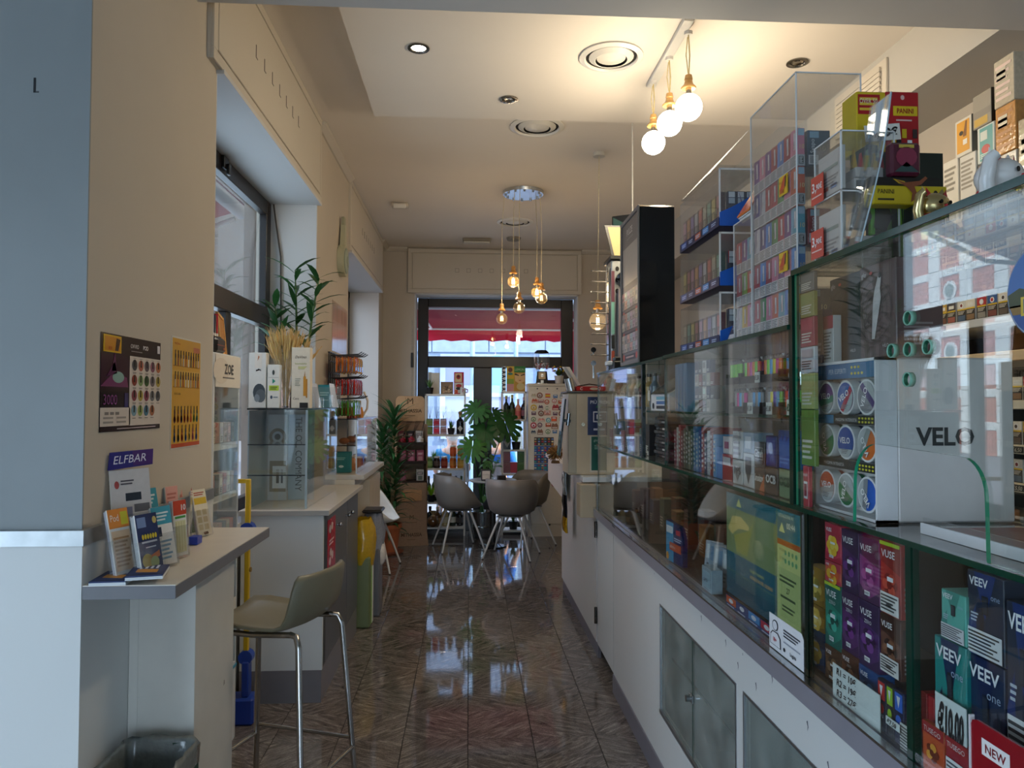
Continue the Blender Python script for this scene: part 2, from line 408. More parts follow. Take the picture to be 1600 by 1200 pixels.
wf=d.build('added_window_5',kind='structure'); MB().box(-3.205,-2.18,.34,-3.197,.78,2.41,'#fff','clear_glass').build('pane',wf)
# window behind the camera (shop front)
d=MB()
for a in(-1.0,.27,1.54): d.box(a,-3.24,0,a+.06,-3.16,2.2,'#2b2421','satin')
for z in(0,2.14): d.box(-1.0,-3.24,z,1.6,-3.16,z+.06,'#2b2421','satin')
wf=d.build('window_4',kind='structure')
MB().box(-.98,-3.205,.04,1.58,-3.197,2.16,'#fff','clear_glass').build('pane',wf)
# jambs and sills of the recesses: lighter paint skins
j=MB()
j.box(-1.35,4.915,.93,XL-.001,4.935,2.92,'#ccc','jamb_paint'); j.box(-1.35,2.96,.93,XL-.001,2.98,2.92,'#ccc','jamb_paint')
j.box(-1.37,2.97,2.905,XL+.03,4.93,2.925,'#ccc','jamb_paint'); j.box(-1.37,2.97,.92,-1.2,4.93,.95,'#ccc','jamb_paint')
struct('trim_1',j)
j=MB()
j.box(-1.4,8.44,.9,XL-.02,8.46,2.87,'#ccc','jamb_paint'); j.box(-1.4,6.2,2.855,XL+.03,8.45,2.875,'#ccc','jamb_paint')
j.box(-1.4,6.2,.89,-1.2,8.45,.92,'#ccc','jamb_paint')
struct('trim_2',j)
j=MB()
j.box(-.667,8.895,0,-.652,9.2,2.925,'#ccc','jamb_paint'); j.box(1.322,8.895,0,1.337,9.2,2.925,'#ccc','jamb_paint'); j.box(-.667,8.895,2.91,1.337,9.2,2.927,'#ccc','jamb_paint')
struct('trim_3',j)
# cornice
c=MB()
for y0, y1 in((2.77,2.86),(4.93,6.17),(8.45,8.9)): c.prism([(XL-.03,ZC-.001),(XL-.03,ZC-.05),(XL+.012,ZC-.045),(XL+.05,ZC-.012),(XL+.05,ZC-.001)],y1-y0,'#e4d6bf','box_paint','y',y0)
struct('trim_4',c)
c=MB()
for x0, x1 in((-1.04,-.75),(1.375,2.48)): c.prism([(8.9,ZC-.05),(8.9,ZC-.001),(8.84,ZC-.001),(8.85,ZC-.02),(8.885,ZC-.048)],x1-x0,'#e4d6bf','box_paint','x',x0)
struct('trim_5',c)
struct('baseboard_left',MB().box(XL,4.93,0,XL+.012,6.2,.1,'#bdb6ad','laminate').box(-1.045,8.45,0,-1.03,8.9,.1,'#bdb6ad','laminate'))
struct('baseboard_back',MB().box(-1.03,8.885,0,-.67,8.9,.1,'#6d635c','laminate').box(1.34,8.885,0,2.4,8.9,.1,'#6d635c','laminate'))
# wainscot of the near wall with its rail
wc=MB().box(-3.1,1.985,0,XL+.012,2.011,1.205,'#d9dad8','white_panel').box(XL-.01,2.011,0,XL+.012,2.965,1.205,'#d9dad8','white_panel')
wo=struct('trim_6',wc)
MB().box(-3.1,1.978,1.205,XL+.018,2.011,1.245,'#b9bcbd','brushed').box(XL-.01,2.011,1.205,XL+.018,2.96,1.245,'#b9bcbd','brushed').build('rail',wo)
a=P(55,132,y=2.004); MB().box(a.x-.004,2.0030,a.z-.022,a.x+.002,2.0042,a.z+.018,'#26282c').box(a.x+.002,2.0030,a.z-.022,a.x+.010,2.0042,a.z-.018,'#4a4d52').build('bracket_mark',bpy.data.objects['wall_left'])
# shutter boxes
def shutter(name,L,H,marks,rot,loc,kind):
 b=MB().box(0,0,0,L,.03,H,'#cdc3b3','box_paint',.002)
 o=b.build(name,None,loc,rot,kind='structure')
 f=MB(); g=.045; t=.009
 f.box(0,-.012,0,L,0,g,'#ccc','box_paint',.002).box(0,-.012,H-g,L,0,H,'#ccc','box_paint',.002).box(0,-.012,g,g,0,H-g,'#ccc','box_paint',.002).box(L-g,-.012,g,L,0,H-g,'#ccc','box_paint',.002)
 f.build('border',o)
 MB().box(g+t,-.012,g+t,L-g-t,0,H-g-t,'#ccc','box_paint',.003).build('panel',o)
 d=MB()
 for k in range(marks):
  x=L*.5+(k-marks/2)*.14; z=H*.52
  if kind=='L': d.box(x,-.0135,z-.03,x+.008,-.012,z+.03,'#6b6259').box(x,-.0135,z-.03,x+.03,-.012,z-.024,'#8b8176')
  else:
   for(a,e,p,q)in((0,0,.05,.006),(0,.044,.05,.05),(0,0,.006,.05),(.044,0,.05,.05)): d.box(x+a,-.0132,z+e-.025,x+p,-.012,z+q-.025,'#a89e90')
 d.build('embossed_marks',o)
 return o
shutter('trim_7',2.07,.56,7,LZ,(-1.005,2.86,2.92),'L')
shutter('trim_8',2.28,.60,7,LZ,(-1.01,6.17,2.87),'L')
shutter('trim_9',2.115,.535,7,0,(-.745,8.87,2.925),'S')
# soffit vent
vb=MB(); a=P(1322,150,x=2.105); bq=P(1376,110,x=2.105)
v0=MB().box(0,-.015,0,.52,0,.24,'#ddd2bd','box_paint',.003)
vo=v0.build('air_grille',None,(2.11,4.05,3.10),RZ,'cream louvred air grille on the bulkhead above the packs','vent')
for k in range(7): MB().prism([(-.028,.030+k*.026),(-.012,.030+k*.026),(-.012,.034+k*.026),(-.028,.052+k*.026)],.44,'#cbbfa8','box_paint','x',.04).build('slat',vo)
# ---- windows
FR='#1b130f'
def frame(name,x0,x1,z0,z1,th,dp,m='satin'):
 return MB().box(x0,0,z0,x0+th,dp,z1,FR,m,.004).box(x1-th,0,z0,x1,dp,z1,FR,m,.004).box(x0+th,0,z1-th,x1-th,dp,z1,FR,m,.004).box(x0+th,0,z0,x1-th,dp,z0+th,FR,m,.004)
 # back window: transom light over a two-leaf door
Y=9.2
b=MB(); b.M=Matrix.Translation((0,Y,0))
b.box(-.645,0,0,-.515,.09,2.91,FR,'satin',.004).box(1.165,0,0,1.315,.09,2.91,FR,'satin',.004).box(-.515,0,2.80,1.165,.09,2.91,FR,'satin',.004)
b.box(-.515,-.01,2.04,1.165,.09,2.18,FR,'satin',.006).box(.055,-.02,0,.285,.09,2.04,FR,'satin',.008).box(-.515,0,0,.055,.09,.22,FR,'satin',.004).box(.285,0,0,1.165,.09,.10,FR,'satin',.004)
bw=b.build('window_2',kind='structure')
for x0, x1, z0, z1 in((-.52,1.17,2.17,2.81),(-.52,.06,.2,2.05),(.28,1.17,.08,2.05)):
 MB().box(x0,Y+.04,z0,x1,Y+.046,z1,'#fff','clear_glass').build('pane',bw)
MB().cyl((.09,Y-.04,.95),(.09,Y-.04,1.25),.012,c='#55504c',m='metal').cyl((.09,Y-.04,.97),(.09,Y-.0,.97),.008,c='#55504c',m='metal').cyl((.09,Y-.04,1.23),(.09,Y,1.23),.008,c='#55504c',m='metal').build('door_pull',bw)
# shutter strap by the back window
MB().box(-.70,8.893,1.35,-.68,8.899,2.6,'#b8b0a4','cloth').box(-.705,8.88,2.02,-.675,8.899,2.2,'#26221f','satin',.003).build('shutter_strap',None,label='grey roller shutter strap with black winder left of the back window',cat='strap')
# left window
b=MB(); b.M=Matrix.Translation((-1.37,0,0))
for y0, y1 in((2.98,3.06),(4.82,4.915)): b.box(0,y0,.95,.05,y1,2.905,FR,'satin',.004)
b.box(0,3.06,2.81,.05,4.82,2.905,FR,'satin',.004).box(0,3.06,.95,.05,4.82,1.03,FR,'satin',.004).box(-.01,3.06,2.08,.06,4.82,2.20,'#33261f','satin',.006)
b.box(.0,4.05,1.03,.05,4.13,2.08,FR,'satin',.004)
lw=b.build('window_1',kind='structure')
for y0, y1, z0, z1 in((3.05,4.83,2.19,2.82),(3.05,4.06,1.02,2.09),(4.12,4.83,1.02,2.09)):
 MB().box(-1.348,y0,z0,-1.342,y1,z1,'#fff','clear_glass').build('pane',lw)
MB().box(-1.325,3.93,2.83,-1.30,4.0,2.90,'#171412','satin',.004).box(-1.30,3.95,2.80,-1.28,3.98,2.86,'#171412','satin',.004).build('window_latch',lw)
# second left window
b=MB(); b.M=Matrix.Translation((-1.42,0,0))
b.box(0,6.2,.9,.05,6.28,2.87,FR,'satin').box(0,8.36,.9,.05,8.45,2.87,FR,'satin').box(0,6.2,2.78,.05,8.45,2.87,FR,'satin').box(0,6.2,.9,.05,8.45,.98,FR,'satin').box(0,7.28,.9,.05,7.36,2.87,FR,'satin')
w3=b.build('window_3',kind='structure')
MB().box(-1.40,6.25,.95,-1.394,8.4,2.8,'#fff','clear_glass').build('pane',w3)
# cable down the jamb
MB().tube([(-1.30,4.9,2.9),(-1.28,4.9,2.75),(-1.25,4.9,2.55),(-1.245,4.9,2.2),(-1.235,4.9,1.5)],.006,6,'#4b443f','rubber').build('cable',None,label='thin grey cable hanging down the window jamb above the bamboo',cat='cable')

# ---------------------------------------------------------------- street outside
struct('ground',MB().box(-150,9.5,-.2,150,150,-.12,'#7d8188','stone').box(-150,-150,-.2,-1.7,9.5,-.12,'#7d8188','stone').box(-1.7,-150,-.2,150,-3.4,-.12,'#7d8188','stone'))
# pale blue grey facade across the street seen through the back window
YF=17.0
b=MB().box(-3.6,YF,-.12,16,YF+.4,9,'#7c90ab','stone')
fc=b.build('street_building',None,label='pale blue grey stone facade across the street behind the back window',cat='building')
def course(x0,z0,x1,z1,c='#8498b3'):
 MB().box(x0,YF-.035,z0,x1,YF,z1,c,'stone',.012).build('stone_panel',fc)
for k in range(9):
 x=-3.5+k*1.32
 course(x,2.78,x+1.30,3.28); course(x+.3,3.3,x+1.6,3.9); course(x,3.92,x+1.3,4.6); course(x+.2,4.62,x+1.5,5.4)
for x0 in(-2.9,-.55,1.75,4.0):
 w_=MB().box(x0,YF-.02,.9,x0+1.5,YF-.002,2.62,'#7d89b0','satin').build('street_window',fc)
 MB().box(x0-.1,YF-.10,.78,x0+1.6,YF,.9,'#97aac2','stone').box(x0-.12,YF-.07,2.62,x0+1.62,YF,2.74,'#97aac2','stone').box(x0-.12,YF-.07,.9,x0,YF,2.62,'#97aac2','stone').box(x0+1.5,YF-.07,.9,x0+1.62,YF,2.62,'#97aac2','stone').box(x0+.7,YF-.06,.9,x0+.8,YF,2.62,'#97aac2','stone').box(x0,YF-.06,1.75,x0+1.5,YF,1.84,'#97aac2','stone').build('street_window_frame',w_)
MB().box(-3.6,YF-.12,-.12,16,YF,.62,'#74859f','stone').build('plinth',fc)
# shop fronts either side and a street wall to the right so that the daylight comes from the sky above
for px, sx in((738,.05),(806,.045)):
 q=P(px,600,y=14.0); MB().cyl((q.x,14,-.12),(q.x,14,4.6),sx,c='#8fb0cc',m='satin').cyl((q.x,14,-.12),(q.x,14,.5),sx*1.6,c='#8fb0cc',m='satin').build('street_pole',None,label='slim blue grey street pole %s outside the back window'%('beside the mullion' if px<760 else 'with a round sign'),cat='pole')
q=P(778,585,y=14.0)
MB().cyl((q.x,13.88,q.z),(q.x,13.92,q.z),.36,n=28,c='#7db4df',m='satin').build('street_sign',None,label='pale blue oval traffic sign seen through the right door leaf',cat='sign')
# awning over the back window
aw=thing('awning','red fabric awning with grey box and folding arms over the back window','awning',(.3,9.38,2.9))
def apart(mb,n): return mb.build(n,aw)
b=MB(); b.add([(-1.05,0,-.06),(1.3,0,-.06),(1.3,1.0,-.25),(-1.05,1.0,-.25)],[(0,1,2,3)],'#6d1a2c','awning'); apart(b,'canopy')
b=MB(); n=24
vs=[(-1.05+2.35*i/n,1.0+.008*math.sin(i*1.7),-.25)for i in range(n+1)]+[(-1.05+2.35*i/n,1.0+.02*math.sin(i*1.3),-.42+.012*math.sin(i*2.1))for i in range(n+1)]
b.add(vs,[(i,i+1,n+2+i,n+1+i)for i in range(n)],'#d0173f','awning',True); apart(b,'valance')
b=MB().cyl((-1.1,.0,-.06),(1.35,.0,-.06),.05,c='#b7c0c6',m='satin'); apart(b,'roller_tube')
b=MB().cyl((-1.05,1.0,-.255),(1.3,1.0,-.255),.018,c='#d9dde0',m='satin'); apart(b,'front_bar')
for x in(-.95,1.15):
 s=1 if x<0 else-1
 apart(MB().tube([(x,.05,-.1),(x+s*.14,.5,-.30),(x,.98,-.27)],.014,6,'#e3e6e8','satin'),'arm')
b=MB().add([(1.25,.8,-.3),(1.27,1.05,-.25),(1.02,1.0,-.55),(1.03,1.0,-.9),(1.2,.95,-1.0)],[(0,1,2,3,4)],'#e04a6b','awning'); apart(b,'side_flap')
MB().box(-30,34,-.12,-4.5,34.6,16,'#4a4744','stone').build('street_building',None,label='added house, coloured dark for shade, closing the side street beyond the left window',cat='building')  # house added to darken the left window view, shade put into its colour
# awning over the left window
a2=thing('awning','dark red awning with pale arms outside the left window','awning',(-1.55,4.0,2.95))
MB().add([(0,-1.1,0),(0,1.2,0),(-1.2,1.2,-.38),(-1.2,-1.1,-.38)],[(0,1,2,3)],'#7d1430','awning').build('canopy',a2)
MB().add([(-1.2,-1.1,-.38),(-1.2,1.2,-.38),(-1.2,1.2,-.55),(-1.2,-1.1,-.55)],[(0,1,2,3)],'#a3193f','awning').build('valance',a2)
MB().cyl((-.05,-1.1,-.03),(-.05,1.2,-.03),.05,c='#9aa0a4',m='satin').build('roller_tube',a2)
for y in(-.8,.9): MB().tube([(0,y,-.15),(-.55,y+.12,-.33),(-1.2,y,-.4)],.016,6,'#d8dbdd','satin').build('arm',a2)
# brick and pale stone house on the left side street: the counter glass mirrors it
XB=-16.0
hb=MB().box(XB-.5,2,-.12,XB,30,13,'#c08a78','stone')
house=hb.build('brick_house',None,label='red brick house with pale stone bands mirrored in the counter glass',cat='building')
def bands(y0,y1,z0,z1,c='#e6eae9',dx=.08): MB().box(XB,y0,z0,XB+dx,y1,z1,c,'stone',.015).build('stone_band',house)
PY, PZ, BW=1.75, 1.12, .62
for k in range(13):
 y=7+k*PY
 for r in range(16): bands(y,y+BW,-.1+r*.56,.44+r*.56)
 for z in range(8): bands(y+BW,y+PY,.75+z*PZ,1.03+z*PZ,dx=.06)
bm_=MB()
for k in range(13):
 y=7+k*PY+BW
 for r in range(84):
  z=-.1+r*.11
  for q_ in range(4):
   yy=y+q_*.285+(.14 if r%2 else 0)
   if yy+.27<y+PY-BW+.1: bm_.box(XB,yy,z,XB+.02,yy+.27,z+.098,jit('#c98270',.14),'stone')
bm_.build('brick_courses',house)['kind']='stuff'
for k in range(13):
 y=7+k*PY+(PY+BW)/2
 if k%2: continue
 for z in(3.55,5.8):
  w_=MB().cyl((XB,y,z),(XB+.06,y,z),.36,n=20,c='#eef1f0',m='stone').build('medallion',house)
  MB().cyl((XB+.06,y,z),(XB+.075,y,z),.25,n=20,c='#8b968f',m='stone').build('relief',w_)
for k in range(3):
 y=10.6+k*5.25
 w_=MB().box(XB+.06,y,5.5,XB+.10,y+1.1,6.9,'#7fa9c4','gloss').build('house_window',house)
 MB().box(XB,y-.14,5.35,XB+.18,y+1.24,5.5,'#eef1f0','stone').box(XB,y-.14,6.9,XB+.18,y+1.24,7.02,'#eef1f0','stone').box(XB,y-.14,5.5,XB+.14,y,6.9,'#eef1f0','stone').box(XB,y+1.1,5.5,XB+.14,y+1.24,6.9,'#eef1f0','stone').build('house_window_frame',w_)
 # ---------------------------------------------------------------- right: the long display counter
GE='#0d3b2c'
XC=.80
def pane(name,parent,x0,y0,z0,x1,y1,z1,edges='',m='glass',ec=GE):
 """a glass plate; its polished green edges are a second skin on the named borders"""
 b=MB().box(x0,y0,z0,x1,y1,z1,'#fff',m)
 t=.0012
 if 'n' in edges: b.box(x0-t,y0-.004,z0-t,x1+t,y0,z1+t,ec,'gloss')
 if 'f' in edges: b.box(x0-t,y1,z0-t,x1+t,y1+.004,z1+t,ec,'gloss')
 if 't' in edges: b.box(x0-t,y0,z1,x1+t,y1,z1+.003,ec,'gloss')
 if 'l' in edges: b.box(x0-.004,y0,z0-t,x0,y1,z1+t,ec,'gloss')
 if 'r' in edges: b.box(x1,y0,z0-t,x1+.004,y1,z1+t,ec,'gloss')
 return b.build(name,parent)
ct=thing('display_counter','long white display counter with grey rim and glass cases on the right of the aisle','counter',(0,0,0))
Y0, Y1=-.3, 4.02
b=MB()
WP=dict(c='#d6d9dd',m='white_panel')
b.box(XC,Y0,.745,XC+.02,Y1,.885,**WP).box(XC,Y0,.10,XC+.02,Y1,.313,**WP)
for a, e in((3.035,Y1),(2.105,2.16),(1.15,1.20),(Y0,.25)): b.box(XC,a,.313,XC+.02,e,.745,**WP)
b.build('front_panel',ct)
MB().box(XC+.02,Y0,0,1.34,Y1,.09,'#5d5a63','laminate').box(XC-.006,Y0,0,XC+.02,Y1,.10,'#77757f','laminate',.002).build('plinth',ct)
MB().box(1.32,Y0,.09,1.34,Y1,.9,'#8d8f90','laminate').box(XC+.02,Y0,.10,1.32,Y1,.13,'#8b9091','laminate').box(XC+.02,Y1-.02,.1,1.34,Y1,.9,**WP).box(XC+.02,2.11,.13,1.32,2.155,.88,'#9ba0a0','laminate').box(XC+.02,1.155,.13,1.32,1.195,.88,'#9ba0a0','laminate').box(XC+.02,3.04,.13,1.32,3.06,.88,'#9ba0a0','laminate').build('carcass',ct)
MB().box(XC-.022,Y0,.882,XC+.03,4.54,.934,'#8d8a93','laminate',.002).build('rim_band',ct)
MB().box(XC-.024,Y0,.934,XC-.004,4.54,.940,'#c8ccd0','metal').build('rim_strip',ct)
MB().box(XC+.03,Y0,.885,1.34,4.54,.935,'#34322f','laminate').build('case_floor',ct)
for k,(a,e)in enumerate(((2.16,3.035),(1.20,2.105),(.25,1.15))):
 MB().box(XC-.004,a,.300,XC+.012,e,.316,'#a9adb2','brushed').box(XC-.002,a,.740,XC+.012,e,.748,'#a9adb2','brushed').box(XC-.002,a,.316,XC+.012,a+.008,.740,'#a9adb2','brushed').box(XC-.002,e-.008,.316,XC+.012,e,.740,'#a9adb2','brushed').build('door_frame',ct)
 mid=(a+e)/2
 for q,(y0,y1)in enumerate(((a+.01,mid-.003),(mid+.003,e-.01))):
  dr=pane('glass_door',ct,XC+.002,y0,.318,XC+.008,y1,.738,'f' if q==0 else '',m='frost')
  if q: MB().cyl((XC-.022,y0+.0,.53),(XC+.002,y0+.0,.53),.012,.010,12,'#aab0b4','metal').box(XC-.006,y0-.018,.515,XC+.001,y0+.018,.545,'#aab0b4','metal',.002).build('knob',dr)
 pane('glass_shelf',ct,XC+.05,a+.01,.52,1.30,e-.01,.526,'l')
 # chips left by old lettering on the white front
cm=MB()
for px, py in((1050,915),(1095,962),(1133,1000),(1152,1035),(1180,1067),(1205,1055+.0),(1260,1127),(1292,1190)):
 q=P(px,py,x=XC-.0006); cm.add([(q.x,q.y,q.z),(q.x,q.y-.006,q.z+.004),(q.x,q.y-.010,q.z-.010),(q.x,q.y-.004,q.z-.022),(q.x,q.y-.006,q.z-.010)],[(0,1,2,3,4)],'#5c5f66')
for px, py in((1022,895),(1063,920),(1110,963),(1160,1020)):
 q=P(px,py,x=XC-.0006); cm.add([(q.x,q.y,q.z),(q.x,q.y-.004,q.z),(q.x,q.y-.004,q.z-.007),(q.x,q.y,q.z-.007)],[(0,1,2,3)],'#7c8088')
cm.build('lettering_remnants',ct)['kind']='stuff'
wm=MB()
for px, py, s in((1012,858,1),(1030,875,1),(985,838,1.4),(958,822,2)):
 q=P(px,py,x=XC-.0226); wm.add([(q.x,q.y+.02*s,q.z+.006),(q.x,q.y-.02*s,q.z+.004),(q.x,q.y-.024*s,q.z-.006),(q.x,q.y+.015*s,q.z-.004)],[(0,1,2,3)],'#55535a')
wm.build('rim_scuffs',ct)['kind']='stuff'
# lower case glass
ZT=1.325
for y0, y1 in((1.706,4.50),(1.30,1.690),(.0,1.29)): pane('front_glass',ct,XC,y0,.940,XC+.006,y1,ZT,'nf')
MB().box(XC-.002,1.690,.938,XC+.012,1.704,ZT,'#10241d','gloss').build('glass_joint',ct)
MB().box(XC-.002,1.285,.938,XC+.014,1.302,ZT,'#0c3327','gloss').build('glass_joint',ct)
pane('counter_glass',ct,XC-.004,1.766,ZT,1.22,4.52,ZT+.008,'lf'); pane('counter_glass',ct,XC-.004,.0,ZT,1.22,1.765,ZT+.008,'l')
pane('end_glass',ct,XC+.006,4.50,.94,1.22,4.506,ZT,'l')
MB().box(1.20,0,.935,1.22,4.5,ZT,'#2b2320','laminate').build('back_panel',ct)
for y in(3.3,2.45): MB().box(1.0,y-.004,.94,1.2,y+.004,ZT,'#3a322d','laminate').build('divider',ct)
# upper cases
def case(y0,y1,ztop,shelf=None,front_glass=True):
 if front_glass: pane('upper_glass',ct,XC,y0+.008,ZT+.009,XC+.006,y1-.004,ztop,'nf')
 pane('top_glass',ct,XC-.004,y0+.002,ztop,1.20,y1,ztop+.010,'lnf')
 for y in(y0+.002,y1-.006): pane('side_glass',ct,XC+.008,y,ZT+.009,1.18,y+.005,ztop,'l')
 if shelf: pane('glass_shelf',ct,XC+.02,y0+.01,shelf,1.16,y1-.01,shelf+.006,'l')
case(3.34,4.51,1.765,1.56); case(1.775,2.95,1.768,1.545)
pane('top_glass',ct,XC-.004,2.955,1.765,1.20,3.335,1.775,'l')
pane('glass_shelf',ct,XC+.02,2.96,1.545,1.16,3.33,1.551,'l')
MB().box(XC-.004,3.325,ZT+.009,XC+.012,3.345,1.77,'#14211c','gloss').build('glass_joint',ct)
MB().box(XC-.004,1.758,ZT+.009,XC+.014,1.778,1.90,'#0d2e24','gloss').build('glass_joint',ct)
# till screen section with the pass-through arch and the speaking holes
ZB=1.898
def holed(name,parent,outer,holes,th,m='glass'):
 """flat plate in the y-z plane with real holes, at its own thickness"""
 cu=bpy.data.curves.new('t','CURVE'); cu.dimensions='2D'; cu.fill_mode='BOTH'; cu.extrude=th/2
 for pts in[outer]+holes:
  sp=cu.splines.new('POLY'); sp.points.add(len(pts)-1); sp.use_cyclic_u=True
  for i,(a,e)in enumerate(pts): sp.points[i].co=(a,e,0,1)
 ob=bpy.data.objects.new('t',cu); COL.objects.link(ob); bpy.context.view_layer.update()
 me=ob.evaluated_get(bpy.context.evaluated_depsgraph_get()).to_mesh()
 b=MB()
 for p in me.polygons:
  side=abs(p.normal.z)<.5
  b.add([(me.vertices[i].co.z,me.vertices[i].co.x,me.vertices[i].co.y)for i in p.vertices],[tuple(range(len(p.vertices)))],'#2b9a72' if side else '#fff','gloss' if side else m)
 COL.objects.unlink(ob); bpy.data.objects.remove(ob); bpy.data.curves.remove(cu)
 return b.build(name,parent,(XC+.004,0,0))
arch=[(1.487,ZT+.012),(1.483,1.42)]+[(1.483-.085+.085*math.cos(a),1.42+.082*math.sin(a))for a in[i*PI/16 for i in range(1,9)]]
arch+=[(1.15+.055*math.sin(a),1.435+.06*math.cos(a))for a in[-i*PI/14 for i in range(0,8)]]+[(1.093,ZT+.012)]
hol=[]
for px, py in((1418,497),(1392,548),(1418,546),(1448,542),(1417,593)):
 q=P(px,py,x=XC); hol.append([(q.y+.0115*math.cos(2*PI*i/18),q.z+.0115*math.sin(2*PI*i/18))for i in range(18)])
holed('till_screen',ct,[(.0,ZT+.010),(1.092,ZT+.010)]+arch[::-1]+[(1.488,ZT+.010),(1.752,ZT+.010),(1.752,ZB),(.0,ZB)],hol,.007)
for h in hol:
 cy=sum(p[0]for p in h)/18; cz=sum(p[1]for p in h)/18
 MB().add([(XC+s_,cy+r*math.cos(2*PI*i/18),cz+r*math.sin(2*PI*i/18))for s_,r in((-.001,.0115),(-.001,.0135),(.009,.0135),(.009,.0115))for i in range(18)],[(k*18+i,k*18+(i+1)%18,((k+1)%4)*18+(i+1)%18,((k+1)%4)*18+i)for k in range(4)for i in range(18)],'#7fb69f','gloss',True).build('hole_ring',ct)
pane('top_glass',ct,XC-.004,.0,ZB,1.16,1.755,ZB+.011,'lf'); pane('side_glass',ct,XC+.01,1.748,ZT+.009,1.12,1.753,ZB,'l')
# far counter with gate, white front and worktop
fc2=thing('bar_counter','white bar counter with overhanging worktop beyond the glass cases','counter',(0,0,0))
MB().box(XC,4.56,.10,XC+.02,6.27,1.08,**WP).box(XC+.02,6.25,.0,1.45,6.27,1.08,**WP).box(XC+.01,4.56,0,XC+.03,6.27,.10,'#77757f','laminate').build('front_panel',fc2)
MB().box(.725,4.62,1.085,1.45,6.9,1.118,'#dfe1e3','laminate',.003).build('worktop',fc2)
MB().prism([(5.75,1.085),(5.75,.84),(5.95,.84),(6.86,.875),(6.86,1.085)],.018,'#dfe3e8','white_panel','x',.745).build('apron',fc2)
MB().box(.95,6.27,0,1.42,6.85,1.085,'#cfd3d6','white_panel').build('side_cabinet',fc2)
gt=thing('counter_gate','narrow white swing gate on dark hinges between bar and glass counter','gate',(0,0,0))
MB().box(XC+.001,4.035,.10,XC+.02,4.535,.875,**WP).build('gate_panel',gt)
for z in(.27,.80): MB().cyl((XC-.007,4.542,z-.05),(XC-.007,4.542,z+.05),.010,c='#4b4642',m='metal').box(XC-.004,4.522,z-.045,XC-.0008,4.557,z+.045,'#4b4642','metal').build('hinge',gt)
cu_=thing('wall_cupboard','long dark grey cupboard along the right wall behind the glass cases','cupboard',(0,0,0))
MB().box(2.14,3.50,0,2.46,8.6,2.06,'#2f2d2c','laminate').build('carcass',cu_)
for k in range(8):
 for z0, z1 in((.1,.98),(1.0,2.04)):
  d_=MB().box(2.118,3.51+k*.636,z0,2.139,3.51+k*.636+.630,z1,'#3a3836','laminate',.002).build('door',cu_); MB().box(2.108,3.56+k*.636,(z0+z1)/2-.06,2.1175,3.572+k*.636,(z0+z1)/2+.06,'#8d9092','metal').build('handle',d_)
  # ------------------------------------------------ right wall shelving with cigarette packs
sh=thing('cigarette_shelving','cream shelf unit of cigarette packs on the wall behind the till','shelf unit',(0,0,0))
XS=2.08
b=MB().box(2.44,.4,.9,2.47,3.45,2.33,'#1b1a19','laminate'); b.build('back_board',sh)
SH=(1.13,1.285,1.43,1.60)
for z in SH: MB().box(XS,.4,z-.035,2.44,3.44,z,'#d8c9ae','laminate',.003).build('shelf',sh)
MB().box(XS-.02,.4,1.75,2.44,3.44,1.79,'#d8c19a','laminate',.003).build('canopy_board',sh)
MB().box(XS-.01,.4,2.33,2.47,3.47,2.3705,'#d8c9ae','laminate',.003).build('top_board',sh)
MB().box(XS,.4,1.90,2.44,3.44,1.935,'#c9ccd0','laminate',.003).build('shelf',sh)
MB().box(XS-.02,3.44,.9,2.46,3.47,2.33,'#2b2726','laminate').build('end_panel',sh)
MB().box(XS+.05,.4,0,2.44,3.47,.895,'#262321','laminate').build('base_cabinet',sh)
for k,(z,txt)in enumerate(((1.285,'5,50'),(1.43,'6,50'),(1.60,'5,80'))):
 d=D(MB(),(XS-.004,3.43,z-.034),(0,-2.0,0),(0,0,.033))
 d.rect(.03,.05,1,.95,'#e9dfca')
 for i in range(26):
  if(i*5+k)%7<5: d.rect(.045+i*.036,.12,.045+i*.036+.033,.88,'#1c1b1a',2); d.text('€'+txt,.045+i*.036+.003,.25,.45,'#f1ece0',fit=.028,shear=.2)
 d.mb.build('price_strip',sh)
def cig(w,d,h,c1,c2,ring):
 b=MB().box(-w/2,0,0,w/2,d,h,'#e5e2dc','paper',.001); f=front(b,w,h)
 f.rect(0,.62,1,1,c1).rect(0,.0,1,.55,'#23211f').rect(0,.55,1,.62,'#d8b51e').rect(.08,.04,.92,.3,c2,2)
 if ring: f.ell(.5,.78,.22,.13,'#f2f2f2',2).ell(.5,.78,.13,.08,ring,3)
 else: f.rect(.2,.7,.8,.86,'#f0efe9',2)
 f.lines(.1,.34,.9,.52,3,'#cfcabd',2); return mesh('cigarette_pack',b)
cm_=[cig(.055,.023,.088,*a)for a in(('#2f5c9b','#7b3b33','#c8262c'),('#e8e3d6','#8a6a4a',None),('#3f3c42','#a1574b',None),('#f0e9dc','#5d5148','#3a2a22'),('#b3202b','#8f8a83','#fff'),('#d9d6cf','#48607c','#7b1e22'),('#c9a24a','#6c4237',None))]
cn=['blue','cream','charcoal','white','red','silver','gold']
ROWN=['lowest row of packs','middle row of packs','third row of packs','row above the canopy board']
E_=.0009
SH=SH+(1.935, )
for r, z in enumerate(SH[1:]):
 n_=0
 for i in range(14):
  if r==2 and i in(4,7): continue
  t=(i*3+r*5)%7; n_+=1
  y=3.36-i*.0615
  place(cm_[t],'cigarette_pack',None,(XS+.012+random.uniform(0,.006),y,z+E_),RZ,'%s cigarette pack, %s from left in the %s behind the till'%(cn[t],(ORD+['thirteenth','fourteenth'])[n_-1],ROWN[r]),'cigarette pack','cigarette packs on the wall shelves')
